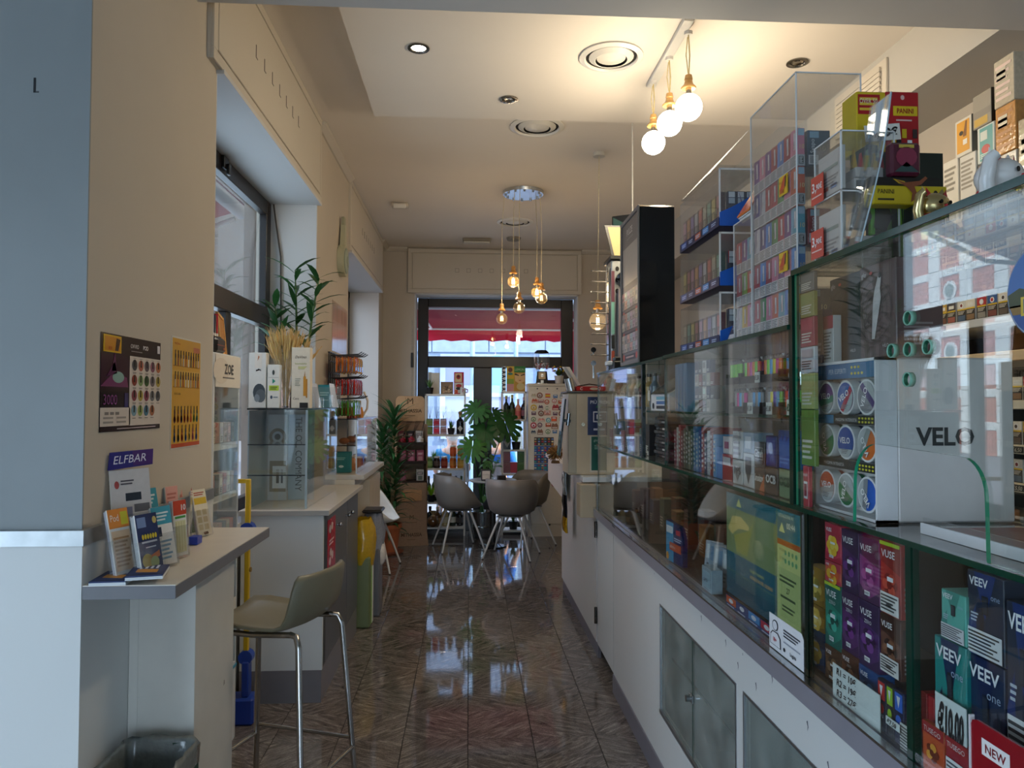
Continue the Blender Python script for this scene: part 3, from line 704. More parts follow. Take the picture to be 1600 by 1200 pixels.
for i in range(7):
 cc=('cream','navy','tan','brown')[i%4]
 b=MB().box(-.04,0,0,.04,.03,.045+.012*(i%3),{'cream':'#d9d2c4','navy':'#24344b','tan':'#a8703d','brown':'#3b2b28'}[cc],'paper',.001); front(b,.08,.045).rect(.1,.2,.9,.7,('#3c6aa5','#e6e1d5')[i%2])
 b.build('tobacco_pouch',None,(XS+.02,3.3-i*.09,1.13+E_),RZ,'%s tobacco pouch, %s from left on the lowest wall shelf'%(cc,ORD[i]),'tobacco pouch','tobacco pouches on the lowest wall shelf')
 # ---------------------------------------------------------------- packs in and on the right counter
def geo(px0,px1,pyt,pyb,x):
 """pack front on the plane x: (y centre, width, z bottom, z top) from its left edge and right edge"""
 a=P(px0,pyt,x=x); b=P(px0,pyb,x=x); c=P(px1,pyt,x=x)
 return(a.y+c.y)/2, abs(a.y-c.y), b.z, a.z
def flower(f,u,v,r,c1,c2,n=6,k=2):
 a=f.w/f.h
 for i in range(n):
  t=2*PI*i/n; f.ell(u+r*.55*math.cos(t),v+r*.55*a*math.sin(t),r*.5,r*.42*a,c1 if i%2 else c2,k+(i%2),10)
 f.ell(u,v,r*.35,r*.35*a,c2,k+2,10)
def vape_pack(w,h,d,base,dark,art,sub='',lime=False,word='VUSE',warn=False):
 b=MB().box(-w/2,0,0,w/2,d,h,base,'satin',.001); f=front(b,w,h,m='satin'); a=w/h
 f.rect(0,.72,1,1,dark).poly([(0,.72),(1,.58),(1,.72)],dark)
 f.poly([(.0,.25),(.5,.05),(1,.2),(1,0),(0,0)],dark,1)
 if lime: f.rect(0,.95,1,1,'#b7d433',3)
 flower(f,.5,.42,.36,art[0],art[1])
 f.text(word,.10,.79,.10,'#f3f3f5',4,fit=.8,bold=.012)
 if sub: f.text(sub,.5,.68,.055,'#d9dbe0',4,al='c',fit=.6)
 f.rect(.40,.47,.70,.53,'#eceef0',5).rect(.32,.10,.60,.17,'#eceef0',5).lines(.34,.115,.58,.155,2,'#777',6)
 if warn: f.rect(.04,.02,.96,.30,'#e7e6e2',5).lines(.08,.05,.95,.28,5,'#4a4a4a',6)
 s_=side_r(b,w,d,h,m='satin'); s_.rect(.15,.55,.85,.85,dark).lines(.2,.1,.8,.45,5,'#b9b4b4')
 return b
def put(b,name,x,yc,z,label,cat,group=None,rz=RZ): return b.build(name,None,(x,yc,z+E_),rz,label,cat,group)
ZF=.935
# --- lower case, near bays: fruit vapour packs, stacked in columns
cols=[(1262,1288,.853,[(1074,975,'#1d4f86','#17365e',('#c9a23a','#e0bd55'),'ZERO',0,'blue and gold vape pack at the foot of the gold column','TUSE'),(975,937,'#b68a25','#8a6418',('#d8b24a','#e9cd7a'),'',0,'small gold vape pack between the two gold stacks','TUSE'),(937,880,'#b8912e','#9a7420',('#8a7a2a','#ddc15d'),'',0,'gold vape pack with tropical leaf, topmost of its column by the screen','VUSE')]),(1289,1314,.845,[(1084,1004,'#6b4b35','#54382a',('#8d6a4c','#3f2a20'),'',0,'brown cocoa vape pack at the foot of the pink and green column','VUSE'),(1004,906,'#1f8a78','#14655c',('#3bb6a0','#0f4f48'),'ZERO',1,'green mint vape pack with lime strip in the lower case','VUSE'),(906,873,'#d4573f','#bf3150',('#e9b32e','#e0602f'),'',0,'flat orange vape pack under the pink banana pack','VUSE'),(873,815,'#cf3556','#b3203f',('#f2c12c','#f6d95b'),'',0,'pink vape pack with yellow banana print, top of its column','VUSE')]),(1315,1341,.845,[(1060,1013,'#7c4b35','#5a3427',('#a9704c','#4a2a20'),'ZERO',0,'brown zero vape pack behind the handwritten price card','VUSE'),(1013,920,'#5b2a6b','#3b1c4c',('#7a2f8e','#2f1240'),'ZERO',0,'violet berry vape pack, middle of the third column','VUSE'),(920,825,'#4a2560','#2f1a45',('#6d2f86','#28103a'),'',0,'dark violet vape pack, topmost of the third column','VUSE')]),(1342,1373,.838,[(1080,1035,'#2163a8','#164a85',('#3f8ad0','#123f74'),'',0,'bright blue vape pack behind the price card','VUSE'),(1035,934,'#4f2a6a','#35204f',('#7d3f93','#2c1540'),'ZERO',0,'purple zero vape pack with grape art above the price card','VUSE'),(934,836,'#8b3f80','#4a2a50',('#b05a9c','#6a2b70'),'',0,'mauve vape pack with pink foot, topmost of the fourth column','VUSE')]),(1375,1407,.832,[(1052,955,'#6a4234','#41261f',('#87573f','#35201a'),'',0,'dark brown tobacco vape pack under the red warning pack','VUSE'),(955,843,'#b5352c','#8e2a26',('#d5553f','#8c221e'),'',1,'red strawberry vape pack with white warning panel and lime strip','VUSE')]), ]
gidx=0
for px0, px1, x, st in cols:
 z=ZF
 if px0==1375: z=1.045
 for pyb, pyt, base, dark, art, sub, lime, lab, wd in st:
  yc, w, zb, zt=geo(px0,px1,pyt,pyb,x)
  h=max(.03,min(zt,1.318)-z)
  put(vape_pack(w*.97,h-.001,.035,base,dark,art,sub,lime,wd,'warning' in lab),'vape_pack',x,yc,z,lab,'vape pack','vape packs in the near lower case'); z+=h+E_
  # little bottles' packs under the brown pack
for k,(c1,c2,px0,px1,lab)in enumerate((('#12203a','#c8302c',1378,1391,'navy pod pack with red tip left of the lime one'),('#0e1c30','#9ccb2e',1392,1403,'navy pod pack with lime tip between the red and blue tips'),('#0e1f46','#2a6bd0',1404,1419,'navy pod pack with bright blue tip beside the glass joint'))):
 yc, w, zb, zt=geo(px0,px1,1045,1140,.826)
 b=MB().box(-w/2,0,0,w/2,.012,.1,c1,'satin',.001); f=front(b,w,.1,m='satin')
 f.rect(.1,.62,.9,.96,c2).poly([(.3,.9),(.7,.9),(.5,.68)],'#e8e8ee',2).ell(.5,.45,.3,.1,c2,2).text('blu',.5,.28,.1,'#cfd8ea',3,al='c',fit=.8)
 put(b,'pod_pack',.8165,yc,ZF,lab,'pod pack','navy pod packs')
 # handwritten price card against the glass
def card(px0,px1,pyt,pyb,x,lines,name,label,cat='price card',bg='#dfe8e6',ink='#20242a',th=.0015,z=None,bold=.02):
 yc, w, zb, zt=geo(px0,px1,pyt,pyb,x); zb=zb if z is None else z
 h=zt-zb; b=MB().box(-w/2,0,0,w/2,th,h,bg,'paper'); f=front(b,w,h)
 n=len(lines)
 for i, t in enumerate(lines): f.text(t,.10,1-(i+.84)/n*.95,.60/n,ink,2,shear=.12,fit=.84,bold=bold)
 return put(b,name,x,yc,zb,label,cat)
card(1301,1374,1035,1106,.8085,['R1 = 10€','R2 = 19€','R3 = 27€'],'price_card','white card with three handwritten prices against the lower glass',z=ZF)
card(1384,1408,1118,1150,.8085,['€7,50'],'price_card','small handwritten ticket below the blue tipped pod packs',z=ZF+.028)
b=MB().box(-.02,0,0,.02,.0015,.05,'#d8dcd8','paper'); front(b,.04,.05).lines(.05,.05,.95,.95,8,'#555')
yc, w, zb, zt=geo(1408,1424,1145,1180,.8085); put(b,'text_label',.8085,yc,ZF,'small printed text label beside the glass joint','label')
# --- second near bay: white-lettered device packs
def veev(w,h,d,base,wedge,lab=1,price=None):
 b=MB().box(-w/2,0,0,w/2,d,h,base,'satin',.0012); f=front(b,w,h,m='satin')
 f.poly([(.2,1),(.8,1),(.5,.45)],wedge).poly([(0,.35),(.25,.6),(.25,0),(0,0)],wedge)
 f.rect(.42,.52,.60,.74,'#10141c',2).rect(.44,.54,.58,.72,'#2b3340',3)
 f.text('VEEV',.08,.84,.10,'#eef1f4',3,fit=.84,bold=.02).text('one',.92,.72,.07,'#9fb4d0',3,al='r',fit=.36)
 f.lines(.12,.40,.34,.52,3,'#b9c4d2',3)
 if lab: f.rect(.03,.02,.97,.32,'#dfe2e4',4).lines(.06,.04,.95,.30,6,'#3f4247',5)
 s_=side_r(b,w,d,h,m='satin'); s_.poly([(0,0),(1,0),(1,.5)],wedge); return b
for px0, px1, pt, pb, x, base, wd, lb, z, lab in((1459,1510,990,1100,.822,'#1c8a86','#0d2c55',0,ZF+.035,'large teal device pack above the handwritten ten price'),(1470,1509,918,1009,.824,'#57b3a4','#2a8a7f',1,None,'small mint green device pack on the large teal pack'),(1510,1570,1017,1130,.830,'#20304c','#12224a',0,ZF+.02,'lower navy device pack behind the red sign'),(1510,1569,888,1010,.830,'#1f2c42','#14336f',1,None,'upper navy device pack with white warning panel'),(1571,1625,936,1060,.830,'#1d2a40','#14336f',1,ZF+.09,'navy device pack with warning panel at the right frame edge'), ):
 yc, w, zb, zt=geo(px0,px1,pt,pb,x)
 if z is None: z=zlast
 h=min(zt,1.31)-z
 put(veev(w*.96,h-.001,.06,base,wd,lb),'device_pack',x,yc,z,lab,'device pack','device packs in the nearest lower case'); zlast=z+h+E_
yc, w, zb, zt=geo(1571,1625,1060,1130,.83); put(MB().box(-w*.48,0,0,w*.48,.06,.088,'#1f57b5','satin',.001),'device_pack',.83,yc,ZF,'plain bright blue pack under the navy pack at the frame edge','device pack')
yc, w, zb, zt=geo(1459,1512,1085,1130,.822); put(MB().box(-w*.48,0,0,w*.48,.06,.033,'#3a2226','satin',.001),'device_pack',.822,yc,ZF,'flat dark pack under the large teal device pack','device pack')
yc, w, zb, zt=geo(1512,1566,1120,1170,.830); put(MB().box(-w*.48,0,0,w*.48,.06,.018,'#274f97','satin',.001),'device_pack',.83,yc,ZF,'flat blue pack under the lower navy device pack','device pack')
card(1461,1509,1080,1140,.8115,['€10,00'],'price_card','handwritten ten euro ticket below the teal device pack',z=1.0,bold=.05)
for px0, px1, lab in((1438,1448,'left one of two slim upright red packs by the glass joint'),(1449,1459,'right one of two slim upright red packs beside the teal pack')):
 yc, w, zb, zt=geo(px0,px1,1047,1110,.83); put(MB().box(-w*.45,0,0,w*.45,.05,.12,'#b01f2b','satin',.001),'slim_pack',.83,yc,ZF,lab,'slim pack','slim red packs')
for px0, px1, pt, pb, c1, c2, lab, note in((1440,1474,1102,1190,'#c9532b','#e8a23a','orange dragon print vape pack at the foot of the near case',0),(1476,1512,1128,1200,'#a51f35','#d0455a','crimson vape pack with a pasted paper note',1)):
 yc, w, zb, zt=geo(px0,px1,pt,pb,.808); b=MB().box(-w*.48,0,0,w*.48,.010,.085,c1,'satin',.001); f=front(b,w*.96,.085,m='satin')
 f.rect(0,.78,1,1,'#a8232b').text('TUSEGO',.1,.83,.1,'#e8d9d9',3,fit=.8); flower(f,.5,.45,.3,c2,'#7c2a18',5)
 if note: f.rect(.08,.05,.92,.62,'#e4e6e6',5).lines(.12,.1,.9,.58,6,'#555a60',6)
 put(b,'vape_pack',.8085,yc,ZF,lab,'vape pack')
 # dark rack of pods at the back of this bay
b=MB()
for r in range(4):
 b.box(-.10,0,r*.07,.10,.09,r*.07+.004,'#2a2523','satin')
b.box(-.10,.085,0,.10,.09,.28,'#2a2523','satin')
put(b,'pod_rack',1.05,1.19,ZF,'dark tiered rack standing behind the slim red packs','rack')
for r in range(3):
 for i in range(4): put(MB().box(-.018,0,0,.018,.03,.05,('#6b2f2a','#3f3a38','#8a3a2f','#54484a')[(i+r)%4],'satin',.002),'pod_box',1.0515,1.19+.072-i*.046,ZF+.0055+r*.07,'%s pod box from left on %s tier of the dark rack'%(ORD[i],('lowest','middle','upper')[r]),'pod box','pod boxes on the dark rack')
 # red standing sign in front of the near glass
yc, w, zb, zt=geo(1517,1640,1097,1200,.765)
sg=thing('counter_sign','red advertising plate with NEW badge standing on the counter rim','sign',(.780,yc,.9415),RZ)
b=MB().prism([(-.10,0),(.10,0),(.10,.155),(-.085,.155),(-.095,.151),(-.10,.14)],.004,'#8e1420','gloss','y',0); b.build('plate',sg)
b=MB(); f=D(b,(-.10,0,0),(.2,0,0),(0,0,.155),m='satin')
f.rect(.13,.70,.42,.86,'#ece9e8').text('NEW',.17,.735,.085,'#7d101b',2,fit=.22,bold=.01).text('glo',.12,.30,.26,'#e9e4e6',2,bold=.02,fit=.5).ell(.52,.40,.055,.07,'#d8605a',3).lines(.1,.05,.9,.18,2,'#c9a0a4',2); b.build('print',sg)
b=MB().box(-.05,.0045,0,.05,.012,.003,'#e5e7e8','acrylic').box(-.101,-.002,0,-.098,.006,.157,'#d5d2d4','satin'); b.build('holder',sg)
# --- lottery screen in the middle lower bay
a=P(1131,772,x=.83); e=P(1258,815,x=.83)
yc=(a.y+e.y)/2+.008; w=a.y-e.y-.03
tv=thing('lottery_screen','flat screen with green and teal lottery graphics behind the lower glass','screen',(.834,yc,ZF+E_),RZ)
MB().box(-w/2,0,.035,w/2,.03,.372,'#16181a','satin',.004).build('casing',tv)
MB().box(-.08,.01,0,.08,.16,.012,'#17181a','satin',.003).box(-.03,.03,.01,.03,.045,.06,'#17181a','satin').build('foot',tv)
b=MB(); f=D(b,(-w/2+.010,-.0003,.045),(w-.02,0,0),(0,0,.318),m='screen_lit')
f.rect(0,0,1,1,'#6f8f66').rect(0,.86,.73,1,'#0f6a80',2).rect(0,.24,.73,.42,'#0d5f78',2).rect(0,0,.73,.16,'#0b4f68',2).rect(0,.16,.73,.235,'#0e5a70',2)
f.rect(.74,.76,1,1,'#0f7488',2).rect(.74,.71,1,.755,'#a8552d',2).rect(.74,0,1,.52,'#9fbf83',3).rect(.74,.52,1,.71,'#b5cf8d',2)
f.text('ESTRAZIONE IN',.76,.945,.028,'#d5e7c9',4,fit=.2).text('00:44',.855,.86,.05,'#e6f2d8',4,fit=.13).poly([(.765,.82),(.835,.82),(.80,.90)],'#c9dd9a',4)
f.poly([(.17,.89),(.25,.89),(.21,.97)],'#b9cf86',4)
for i in range(2):
 for j in range(4): f.ell(.84+j*.04,.66-i*.07,.013,.022,'#4f9d76',4,8)
f.text('PROSSIMA',.77,.66,.024,'#3d5a46',4,fit=.06).text('ULTIMA',.77,.59,.024,'#3d5a46',4,fit=.06)
f.lines(.77,.40,.97,.47,2,'#35503c',5).text('27',.85,.33,.045,'#22382c',5,bold=.02).lines(.78,.27,.96,.31,1,'#35503c',5).lines(.80,.17,.95,.23,2,'#35503c',5).lines(.77,.04,.97,.08,2,'#4a6a4d',5)
f.text('Scegli il numero',.38,.33,.035,'#b9c46e',5,fit=.3).text('ESTRAZIONI DEL GIORNO',.38,.27,.03,'#d8b25a',5,fit=.33)
f.poly([(.03,.64),(.10,.78),(.24,.80),(.36,.74),(.36,.70),(.2,.68),(.1,.6)],'#c8c57e',3).poly([(.12,.6),(.36,.70),(.42,.8),(.33,.45),(.17,.45)],'#8f9f4f',2)
b.build('picture',tv)
ml=MB().box(-w/2,-.0015,0,w/2*.38,0,.034,'#23407c','paper'); f=D(ml,(-w/2,-.0015,0),(w*.69,0,0),(0,0,.034))
for i, c in enumerate(('#d4602f','#23407c','#3f8fd0','#c22d40')): f.rect(.02+i*.245,.3,.24+i*.245,.95,c).ell(.13+i*.245,.62,.05,.2,'#e8edf4',2).rect(.04+i*.245,.1,.2+i*.245,.2,'#b8c6e0',2)
ml.build('logo_strip',tv,label='strip with four coloured logo squares')
# sticker with the 18+ figure on the outside of the lower glass
yc, w, zb, zt=geo(1202,1255,962,1030,.7985)
st=MB().prism([(-w/2,0),(w/2,0),(w/2,.075),(w/2-.012,.088),(-w/2,.088)],.001,'#e9eaee','paper','y',0); f=D(st,(-w/2,0,0),(w,0,0),(0,0,.088))
f.ell(.2,.72,.09,.16,'#2a2d36',2).ell(.2,.72,.07,.13,'#e9eaee',3).poly([(.04,.12),(.05,.42),(.12,.54),(.28,.54),(.36,.42),(.37,.12)],'#2a2d36',2).poly([(.06,.14),(.07,.40),(.13,.51),(.27,.51),(.34,.40),(.35,.14)],'#e9eaee',3).text('18+',.2,.25,.12,'#b52a33',4,al='c',fit=.22,bold=.03)
f.lines(.45,.55,.95,.80,3,'#3a3d46',2).lines(.45,.38,.95,.46,1,'#9aa0ac',2).text('Logista',.64,.16,.10,'#22252c',3,fit=.3,bold=.02).ell(.47,.2,.03,.06,'#22252c',2)
put(st,'sticker',.7985,yc,.9415,'white age limit sticker with 18+ figure on the lower glass','sticker')
# --- leaflets and packets left of the screen
a=P(1052,875,x=.83)
b=MB().prism([(-.09,0),(.085,0),(.085,.11),(.06,.15),(-.09,.165)],.02,'#1f2f66','paper','y',0); f=D(b,(-.09,0,0),(.18,0,0),(0,0,.16))
f.rect(0,0,.45,1,'#2f9fd2').rect(.03,.72,.42,.9,'#e6f1f6',2).rect(.22,.3,.9,.5,'#d25a32',3).text('adesso',.26,.36,.09,'#f5e6da',4,fit=.5).lines(.5,.55,.95,.66,2,'#c9d4ea',3).rect(.6,.74,.85,.86,'#c72f46',3).ell(.1,.12,.08,.1,'#e7a43a',3)
put(b,'promo_card',.835,a.y,ZF,'blue and orange cardboard promo card leaning inside the lower glass','promo card',rz=RZ+.1)
for k in range(7):
 yy=2.68-k*.046; tl=.10+.05*(k%3)
 b=MB().box(-.04,0,0,.04,.008,.13,('#aab9c4','#8ea6b6','#b9c4c9','#7f97a8')[k%4],'wrap',.001); f=front(b,.08,.13); f.rect(.1,.5,.9,.9,('#d8e2e6','#5f87a6')[k%2]).lines(.15,.1,.85,.4,3,'#5d6b75')
 o=put(b,'clear_packet',.90,yy,ZF+.006,'clear plastic packet, %s of the leaning row beside the lottery screen'%ORD[k],'packet','clear packets beside the lottery screen',rz=RZ+.5); o.rotation_euler[0]=-.12
b=MB().box(-.05,0,0,.05,.04,.08,'#a9c3d0','wrap',.002); front(b,.1,.08).rect(.1,.15,.9,.85,'#8fb3c6').text('carte',.2,.4,.2,'#44606f',2,fit=.6)
put(b,'card_box',.822,2.50,ZF,'pale blue little box in front of the clear packets','box')
# far lower case: dim stock against the back panel
for k in range(16):
 yy=4.36-k*.108; hh=.13+.05*((k*5)%4)/3
 if abs(yy-3.3)<.055 or abs(yy-2.45)<.055: continue
 c_=('#6b4a3c','#7c5a3a','#5d3f38','#8a6a55','#4a4e57','#a07850','#3f5348')[k%7]
 b=MB().box(-.045,0,0,.045,.05,hh,c_,'paper',.001); f=front(b,.09,hh); f.rect(.1,.55,.9,.9,jit(c_,.4)).lines(.15,.1,.8,.45,4,'#c9bda9')
 put(b,'stock_box',.99+.03*(k%2),yy,ZF,'dim %s stock box, %s along the far lower case from the bar'%(('brown','ochre','plum','tan','slate','honey','green')[k%7],ORD[k]if k<12 else('thirteenth','fourteenth','fifteenth','sixteenth')[k-12]),'box','stock boxes in the far lower case')
 # ---------------------------------------------------------------- upper case beside the till: device boxes, round tins
ZU=ZT+.008
def hilo(c,ring,dev,px0,px1,pt,x,d,lab):
 yc, w, zb, zt=geo(px0,px1,pt,560,x); h=.203; w=.150 if px0<1300 else .138
 b=MB().box(-w/2,0,0,w/2,d,h,c,'satin',.002); f=front(b,w,h,m='satin'); a=w/h
 for r in(.48,.36,.24):
  for i in range(20):
   t0=2*PI*i/20+.3
   if i%7==3: continue
   t1=t0+2*PI/20; f.poly([(.42+r*math.cos(t0),.5+r*a*math.sin(t0)),(.42+(r-.02)*math.cos(t0),.5+(r-.02)*a*math.sin(t0)),(.42+(r-.02)*math.cos(t1),.5+(r-.02)*a*math.sin(t1)),(.42+r*math.cos(t1),.5+r*a*math.sin(t1))],ring,2)
 f.poly([(.36,.20),(.44,.20),(.62,.62),(.60,.72),(.64,.86),(.56,.88),(.44,.70),(.40,.60)],dev,3).ell(.60,.86,.05,.03,'#2a2628',4)
 f.text('glo',.08,.88,.055,'#cfcaca',4,fit=.35).ell(.36,.905,.045,.018,'#c8544a',5)
 f.text('HILO',.66,.10,.035,'#d8d4d2',4,fit=.3)
 s_=side_r(b,w,d,h,m='satin'); s_.lines(.15,.1,.8,.35,6,'#8a7f7f'); return b, yc
ZR=ZU+.3465
b, yc=hilo('#2b3135','#1b1f22','#171a1d',1278,1337,428,.875,.045,'');
put(b,'device_box',.88,1.658,ZR,'dark slate device box left of the brown one behind the till glass','device box','large device boxes')
b, yc=hilo('#5d4644','#3d2c2c','#c9c4c2',1341,1398,412,.880,.10,'')
put(b,'device_box',.87,1.508,ZR,'brown device box with pale stick print behind the till glass','device box','large device boxes')
# narrow column of packs left of them
for px0, px1, pt, pb, base, lab, kind in((1246,1268,640,700,'#6f8f3a','olive green pack low in the narrow column by the glass joint',0),(1246,1268,585,640,'#a9b06a','pale green pack above the olive one by the glass joint',0),(1246,1268,545,585,'#c9cdd0','white text panel pack under the crimson pack',1),(1246,1268,500,545,'#9a2440','crimson pack with white foot by the glass joint',0),(1246,1268,462,500,'#8a8a45','dull yellow pack near the top of the narrow column',0),(1246,1268,432,462,'#5f605e','grey crumpled foil pack at the top of the narrow column',2)):
 yc, w, zb, zt=geo(px0,px1,pt,pb,.812)
 if lab.startswith('olive'): z=ZU+.10; zc=z
 h=zt-zc
 b=MB().box(-w*.47,0,0,w*.47,.010,h-.001,base,'satin',.001); f=front(b,w*.94,h,m='satin')
 f.rect(.1,.55,.9,.9,jit(base,.35)).lines(.12,.1,.9,.48,4,'#4b4b4b' if kind==1 else '#d5d3c8')
 put(b,'narrow_pack',.812,min(yc,1.7465-w*.47),zc,lab,'pack','packs in the narrow column'); zc+=h+E_
b=MB().box(-.014,0,0,.014,.010,.098,'#c13344','satin',.001); f=front(b,.028,.098,m='satin'); f.rect(.15,.2,.85,.62,'#eceaea').rect(.25,.26,.75,.56,'#8f2b3a',2).text('unsplit',.5,.75,.09,'#f4e4e6',2,al='c',fit=.8)
yc, w, zb, zt=geo(1250,1268,720,790,.812); put(b,'promo_pack',.812,min(yc,1.732),ZU,'pink promo pack at the foot of the narrow column','pack')
for k,(px0,px1,pt,c1,c2,lab)in enumerate(((1269,1277,485,'#3a3550','#2a355f','slim violet and navy pack beside the slate device box'),)):
 yc, w, zb, zt=geo(px0,px1+4,pt,560,.872); b=MB().box(-w*.45,0,0,w*.45,.025,.13,c1,'satin',.001); front(b,w*.9,.13,m='satin').rect(0,0,1,.45,c2).lines(.1,.1,.9,.4,3,'#8f9ac0')
 put(b,'slim_pack',.850,1.728,ZR,lab,'slim pack')
yc, w, zb, zt=geo(1292,1310,480,560,.845); b=MB().box(-w*.5,0,0,w*.5,.02,.11,'#b9c2c4','satin',.001); f=front(b,w,.11,m='satin'); f.rect(0,.72,1,1,'#a3284a').lines(.08,.05,.92,.66,9,'#5d6769')
put(b,'slim_pack',.852,1.690,ZR,'white slim pack with crimson cap in front of the slate device box','slim pack')
yc, w, zb, zt=geo(1270,1300,435,480,.93); b=MB().box(-.045,0,0,.045,.05,.20,'#55595b','foil',.002); f=front(b,.09,.20,m='satin'); f.rect(.05,.55,.95,.7,'#a8acab')
for i in range(3): f.text('MMW',.17+.3*i,.75,.09,'#d5d8d6',3,fit=.22,rot=PI/2)
f.lines(.1,.56,.9,.69,3,'#333',3)
put(b,'blister_pack',1.0,1.695,ZR,'silver grey blister pack with upright lettering behind the slate device box','blister pack')
# red boxes behind the holes
for k,(yy,z,w,h,c,lab)in enumerate(((1.24,ZU,.10,.33,'#4a3a38','tall dim brown box at the back of the till case'),(1.36,ZU+.20+.24,.1,.05,'#7f2430','flat red box on the brown device box'),(1.12,ZU,.07,.40,'#6e1f2a','dark red box at the back of the till case'))):
 if k==1: continue
 b=MB().box(-w/2,0,0,w/2,.06,h,c,'satin',.002); f=front(b,w,h,m='satin'); f.rect(.1,.62,.9,.92,'#9a2a34').lines(.15,.2,.85,.5,8,'#b9a5a0').rect(.2,.66,.7,.72,'#d2c23c',2)
 put(b,'tall_box',1.06,yy,z,lab,'box')
 # round-tin display
y0=P(1272,570,x=.845).y; y1=P(1368,555,x=.845).y
DY=(y0+y1)/2; DW=y0-y1; DH=.345; DD=.30
ds=thing('tin_display','white counter display with nine round tins in a clear front beside the till','display',(.845,DY,ZU+E_),RZ)
MB().box(-DW/2,.045,0,DW/2,DD,DH,'#d9d6d2','satin',.004).build('body',ds)
fr=MB().box(-DW/2,0,0,-DW/2+.006,.045,DH,'#e3e5e6','satin').box(DW/2-.006,0,0,DW/2,.045,DH,'#e3e5e6','satin').box(-DW/2,0,0,DW/2,.045,.006,'#e3e5e6','satin').box(-DW/2,0,DH-.006,DW/2,.045,DH,'#e3e5e6','satin'); fr.build('frame',ds)
b=MB()
for z0, z1, c in((.305,.339,'#2a6f9c'),(.202,.222,'#2a2d2f'),(.100,.120,'#2a2d2f')):
 b.box(-DW/2+.007,.006,z0,DW/2-.007,.044,z1,'#8a8f90','satin'); f=D(b,(-DW/2+.007,.006,z0),(DW-.014,0,0),(0,0,z1-z0)); f.rect(0,0,1,1,c)
 if z0>.3:
  f.text('PER ESPERTI',.22,.35,.32,'#c6d8e2',2,fit=.3)
  for i in range(7): f.ell(.62+(i%4)*.055,.7 if i<3 else .3,.02,.10,'#d8c83c',2,6)
 else:
  if z0>.2: f.rect(0,0,.3,1,'#2a7ca5',2)
  f.text('MASSIMA INTENSITÀ',.34 if z0>.2 else .12,.3,.36,'#dfe2e2',3,fit=.36)
  for i in range(10): f.ell(.74+(i%5)*.05,.7 if i<5 else .3,.018,.13,'#d8d43c',3,6)
b.build('shelf_strip',ds)
tc=[('#6d4a86','#3f8a70',.2),('#2b5ca8','#c03346',.9),('#8e9196','#57407a',2.4),('#2b7a4b','#9aa19e',3.6),('#24509c','#24509c',0.),('#d9702b','#9aa19e',4.2),('#cf5a3a','#9c9a98',.2),('#2b7a4b','#a3a8a5',2.6),('#2a62c0','#8d9398',4.6)]
tn=['violet and green','blue and red','grey and violet','green','blue','orange','coral','green and grey','bright blue']
for i,(c1,c2,an)in enumerate(tc):
 r, cix=divmod(i,3); zc=(.262,.161,.053)[r]; xc=-DW/2+.0475+cix*(DW-.095)/2; R=min(.039,DW/6.8)
 b=MB().cyl((0,0,0),(0,.022,0),R,n=24,c='#e4e6e6',m='satin').cyl((0,.0225,0),(0,.0335,0),R*.95,n=20,c=jit(c1),m='satin')
 f=D(b,(-R,0,-R),(2*R,0,0),(0,0,2*R)); f.ell(.5,.5,.44,.44,c1,1,24); f.ell(.5,.5,.44,.44,c2,2,14,an+PI,an+2*PI)
 f.ell(.5,.5,.44,.44,'#b7bdbd',3,10,an+PI*1.15,an+PI*1.85)
 f.lines(.3,.16,.7,.3,3,'#777',4)
 f.text('VELO',.5-.3*math.cos(an*.5 if i in(1,2,3,5,7,8)else 0),.47-.3*math.sin(an*.5 if i in(1,2,3,5,7,8)else 0),.17,'#f4f4f4',5,fit=.62,bold=.02,rot=an*.5 if i in(1,2,3,5,7,8)else 0)
 q=ds.matrix_basis@V((xc,.0065,zc))
 o=b.build('round_tin',None,q,RZ,'%s round tin, %s of the %s row of the white display'%(tn[i],('left','middle','right')[cix],('top','middle','bottom')[r]),'tin','round tins in the white display')
b=MB(); f=D(b,(DW/2+.0005,.06,0),(0,DD-.06,0),(0,0,DH),m='satin')
f.text('VELO',.10,.47,.105,'#34383a',1,fit=.78,bold=.03)
b.build('print',ds)
# open clear tray by the pass-through with coins' mat
b=MB().box(-.16,-.10,0,.16,.10,.012,'#e6e7e8','acrylic').box(-.16,-.10,.012,.16,-.096,.03,'#fff','acrylic').box(-.16,.096,.012,.16,.10,.03,'#fff','acrylic').box(-.13,-.08,.0125,.13,.08,.0145,'#8a4a44','satin').box(-.16,-.105,0,.16,-.10,.02,'#d8dadb','satin')
b.build('change_tray',None,(.97,1.20,ZU+E_),RZ,'clear change tray with reddish mat inside the pass-through arch','tray')
# blue wavy leaflet pile behind the tray
b=MB()
for k in range(5): b.box(-.10,-.07,k*.006,.10,.07,k*.006+.005,jit('#33478f',.25),'paper')
b.build('leaflet_pile',None,(1.12,.98,ZU+E_),.4,'pile of blue leaflets behind the change tray','leaflets')
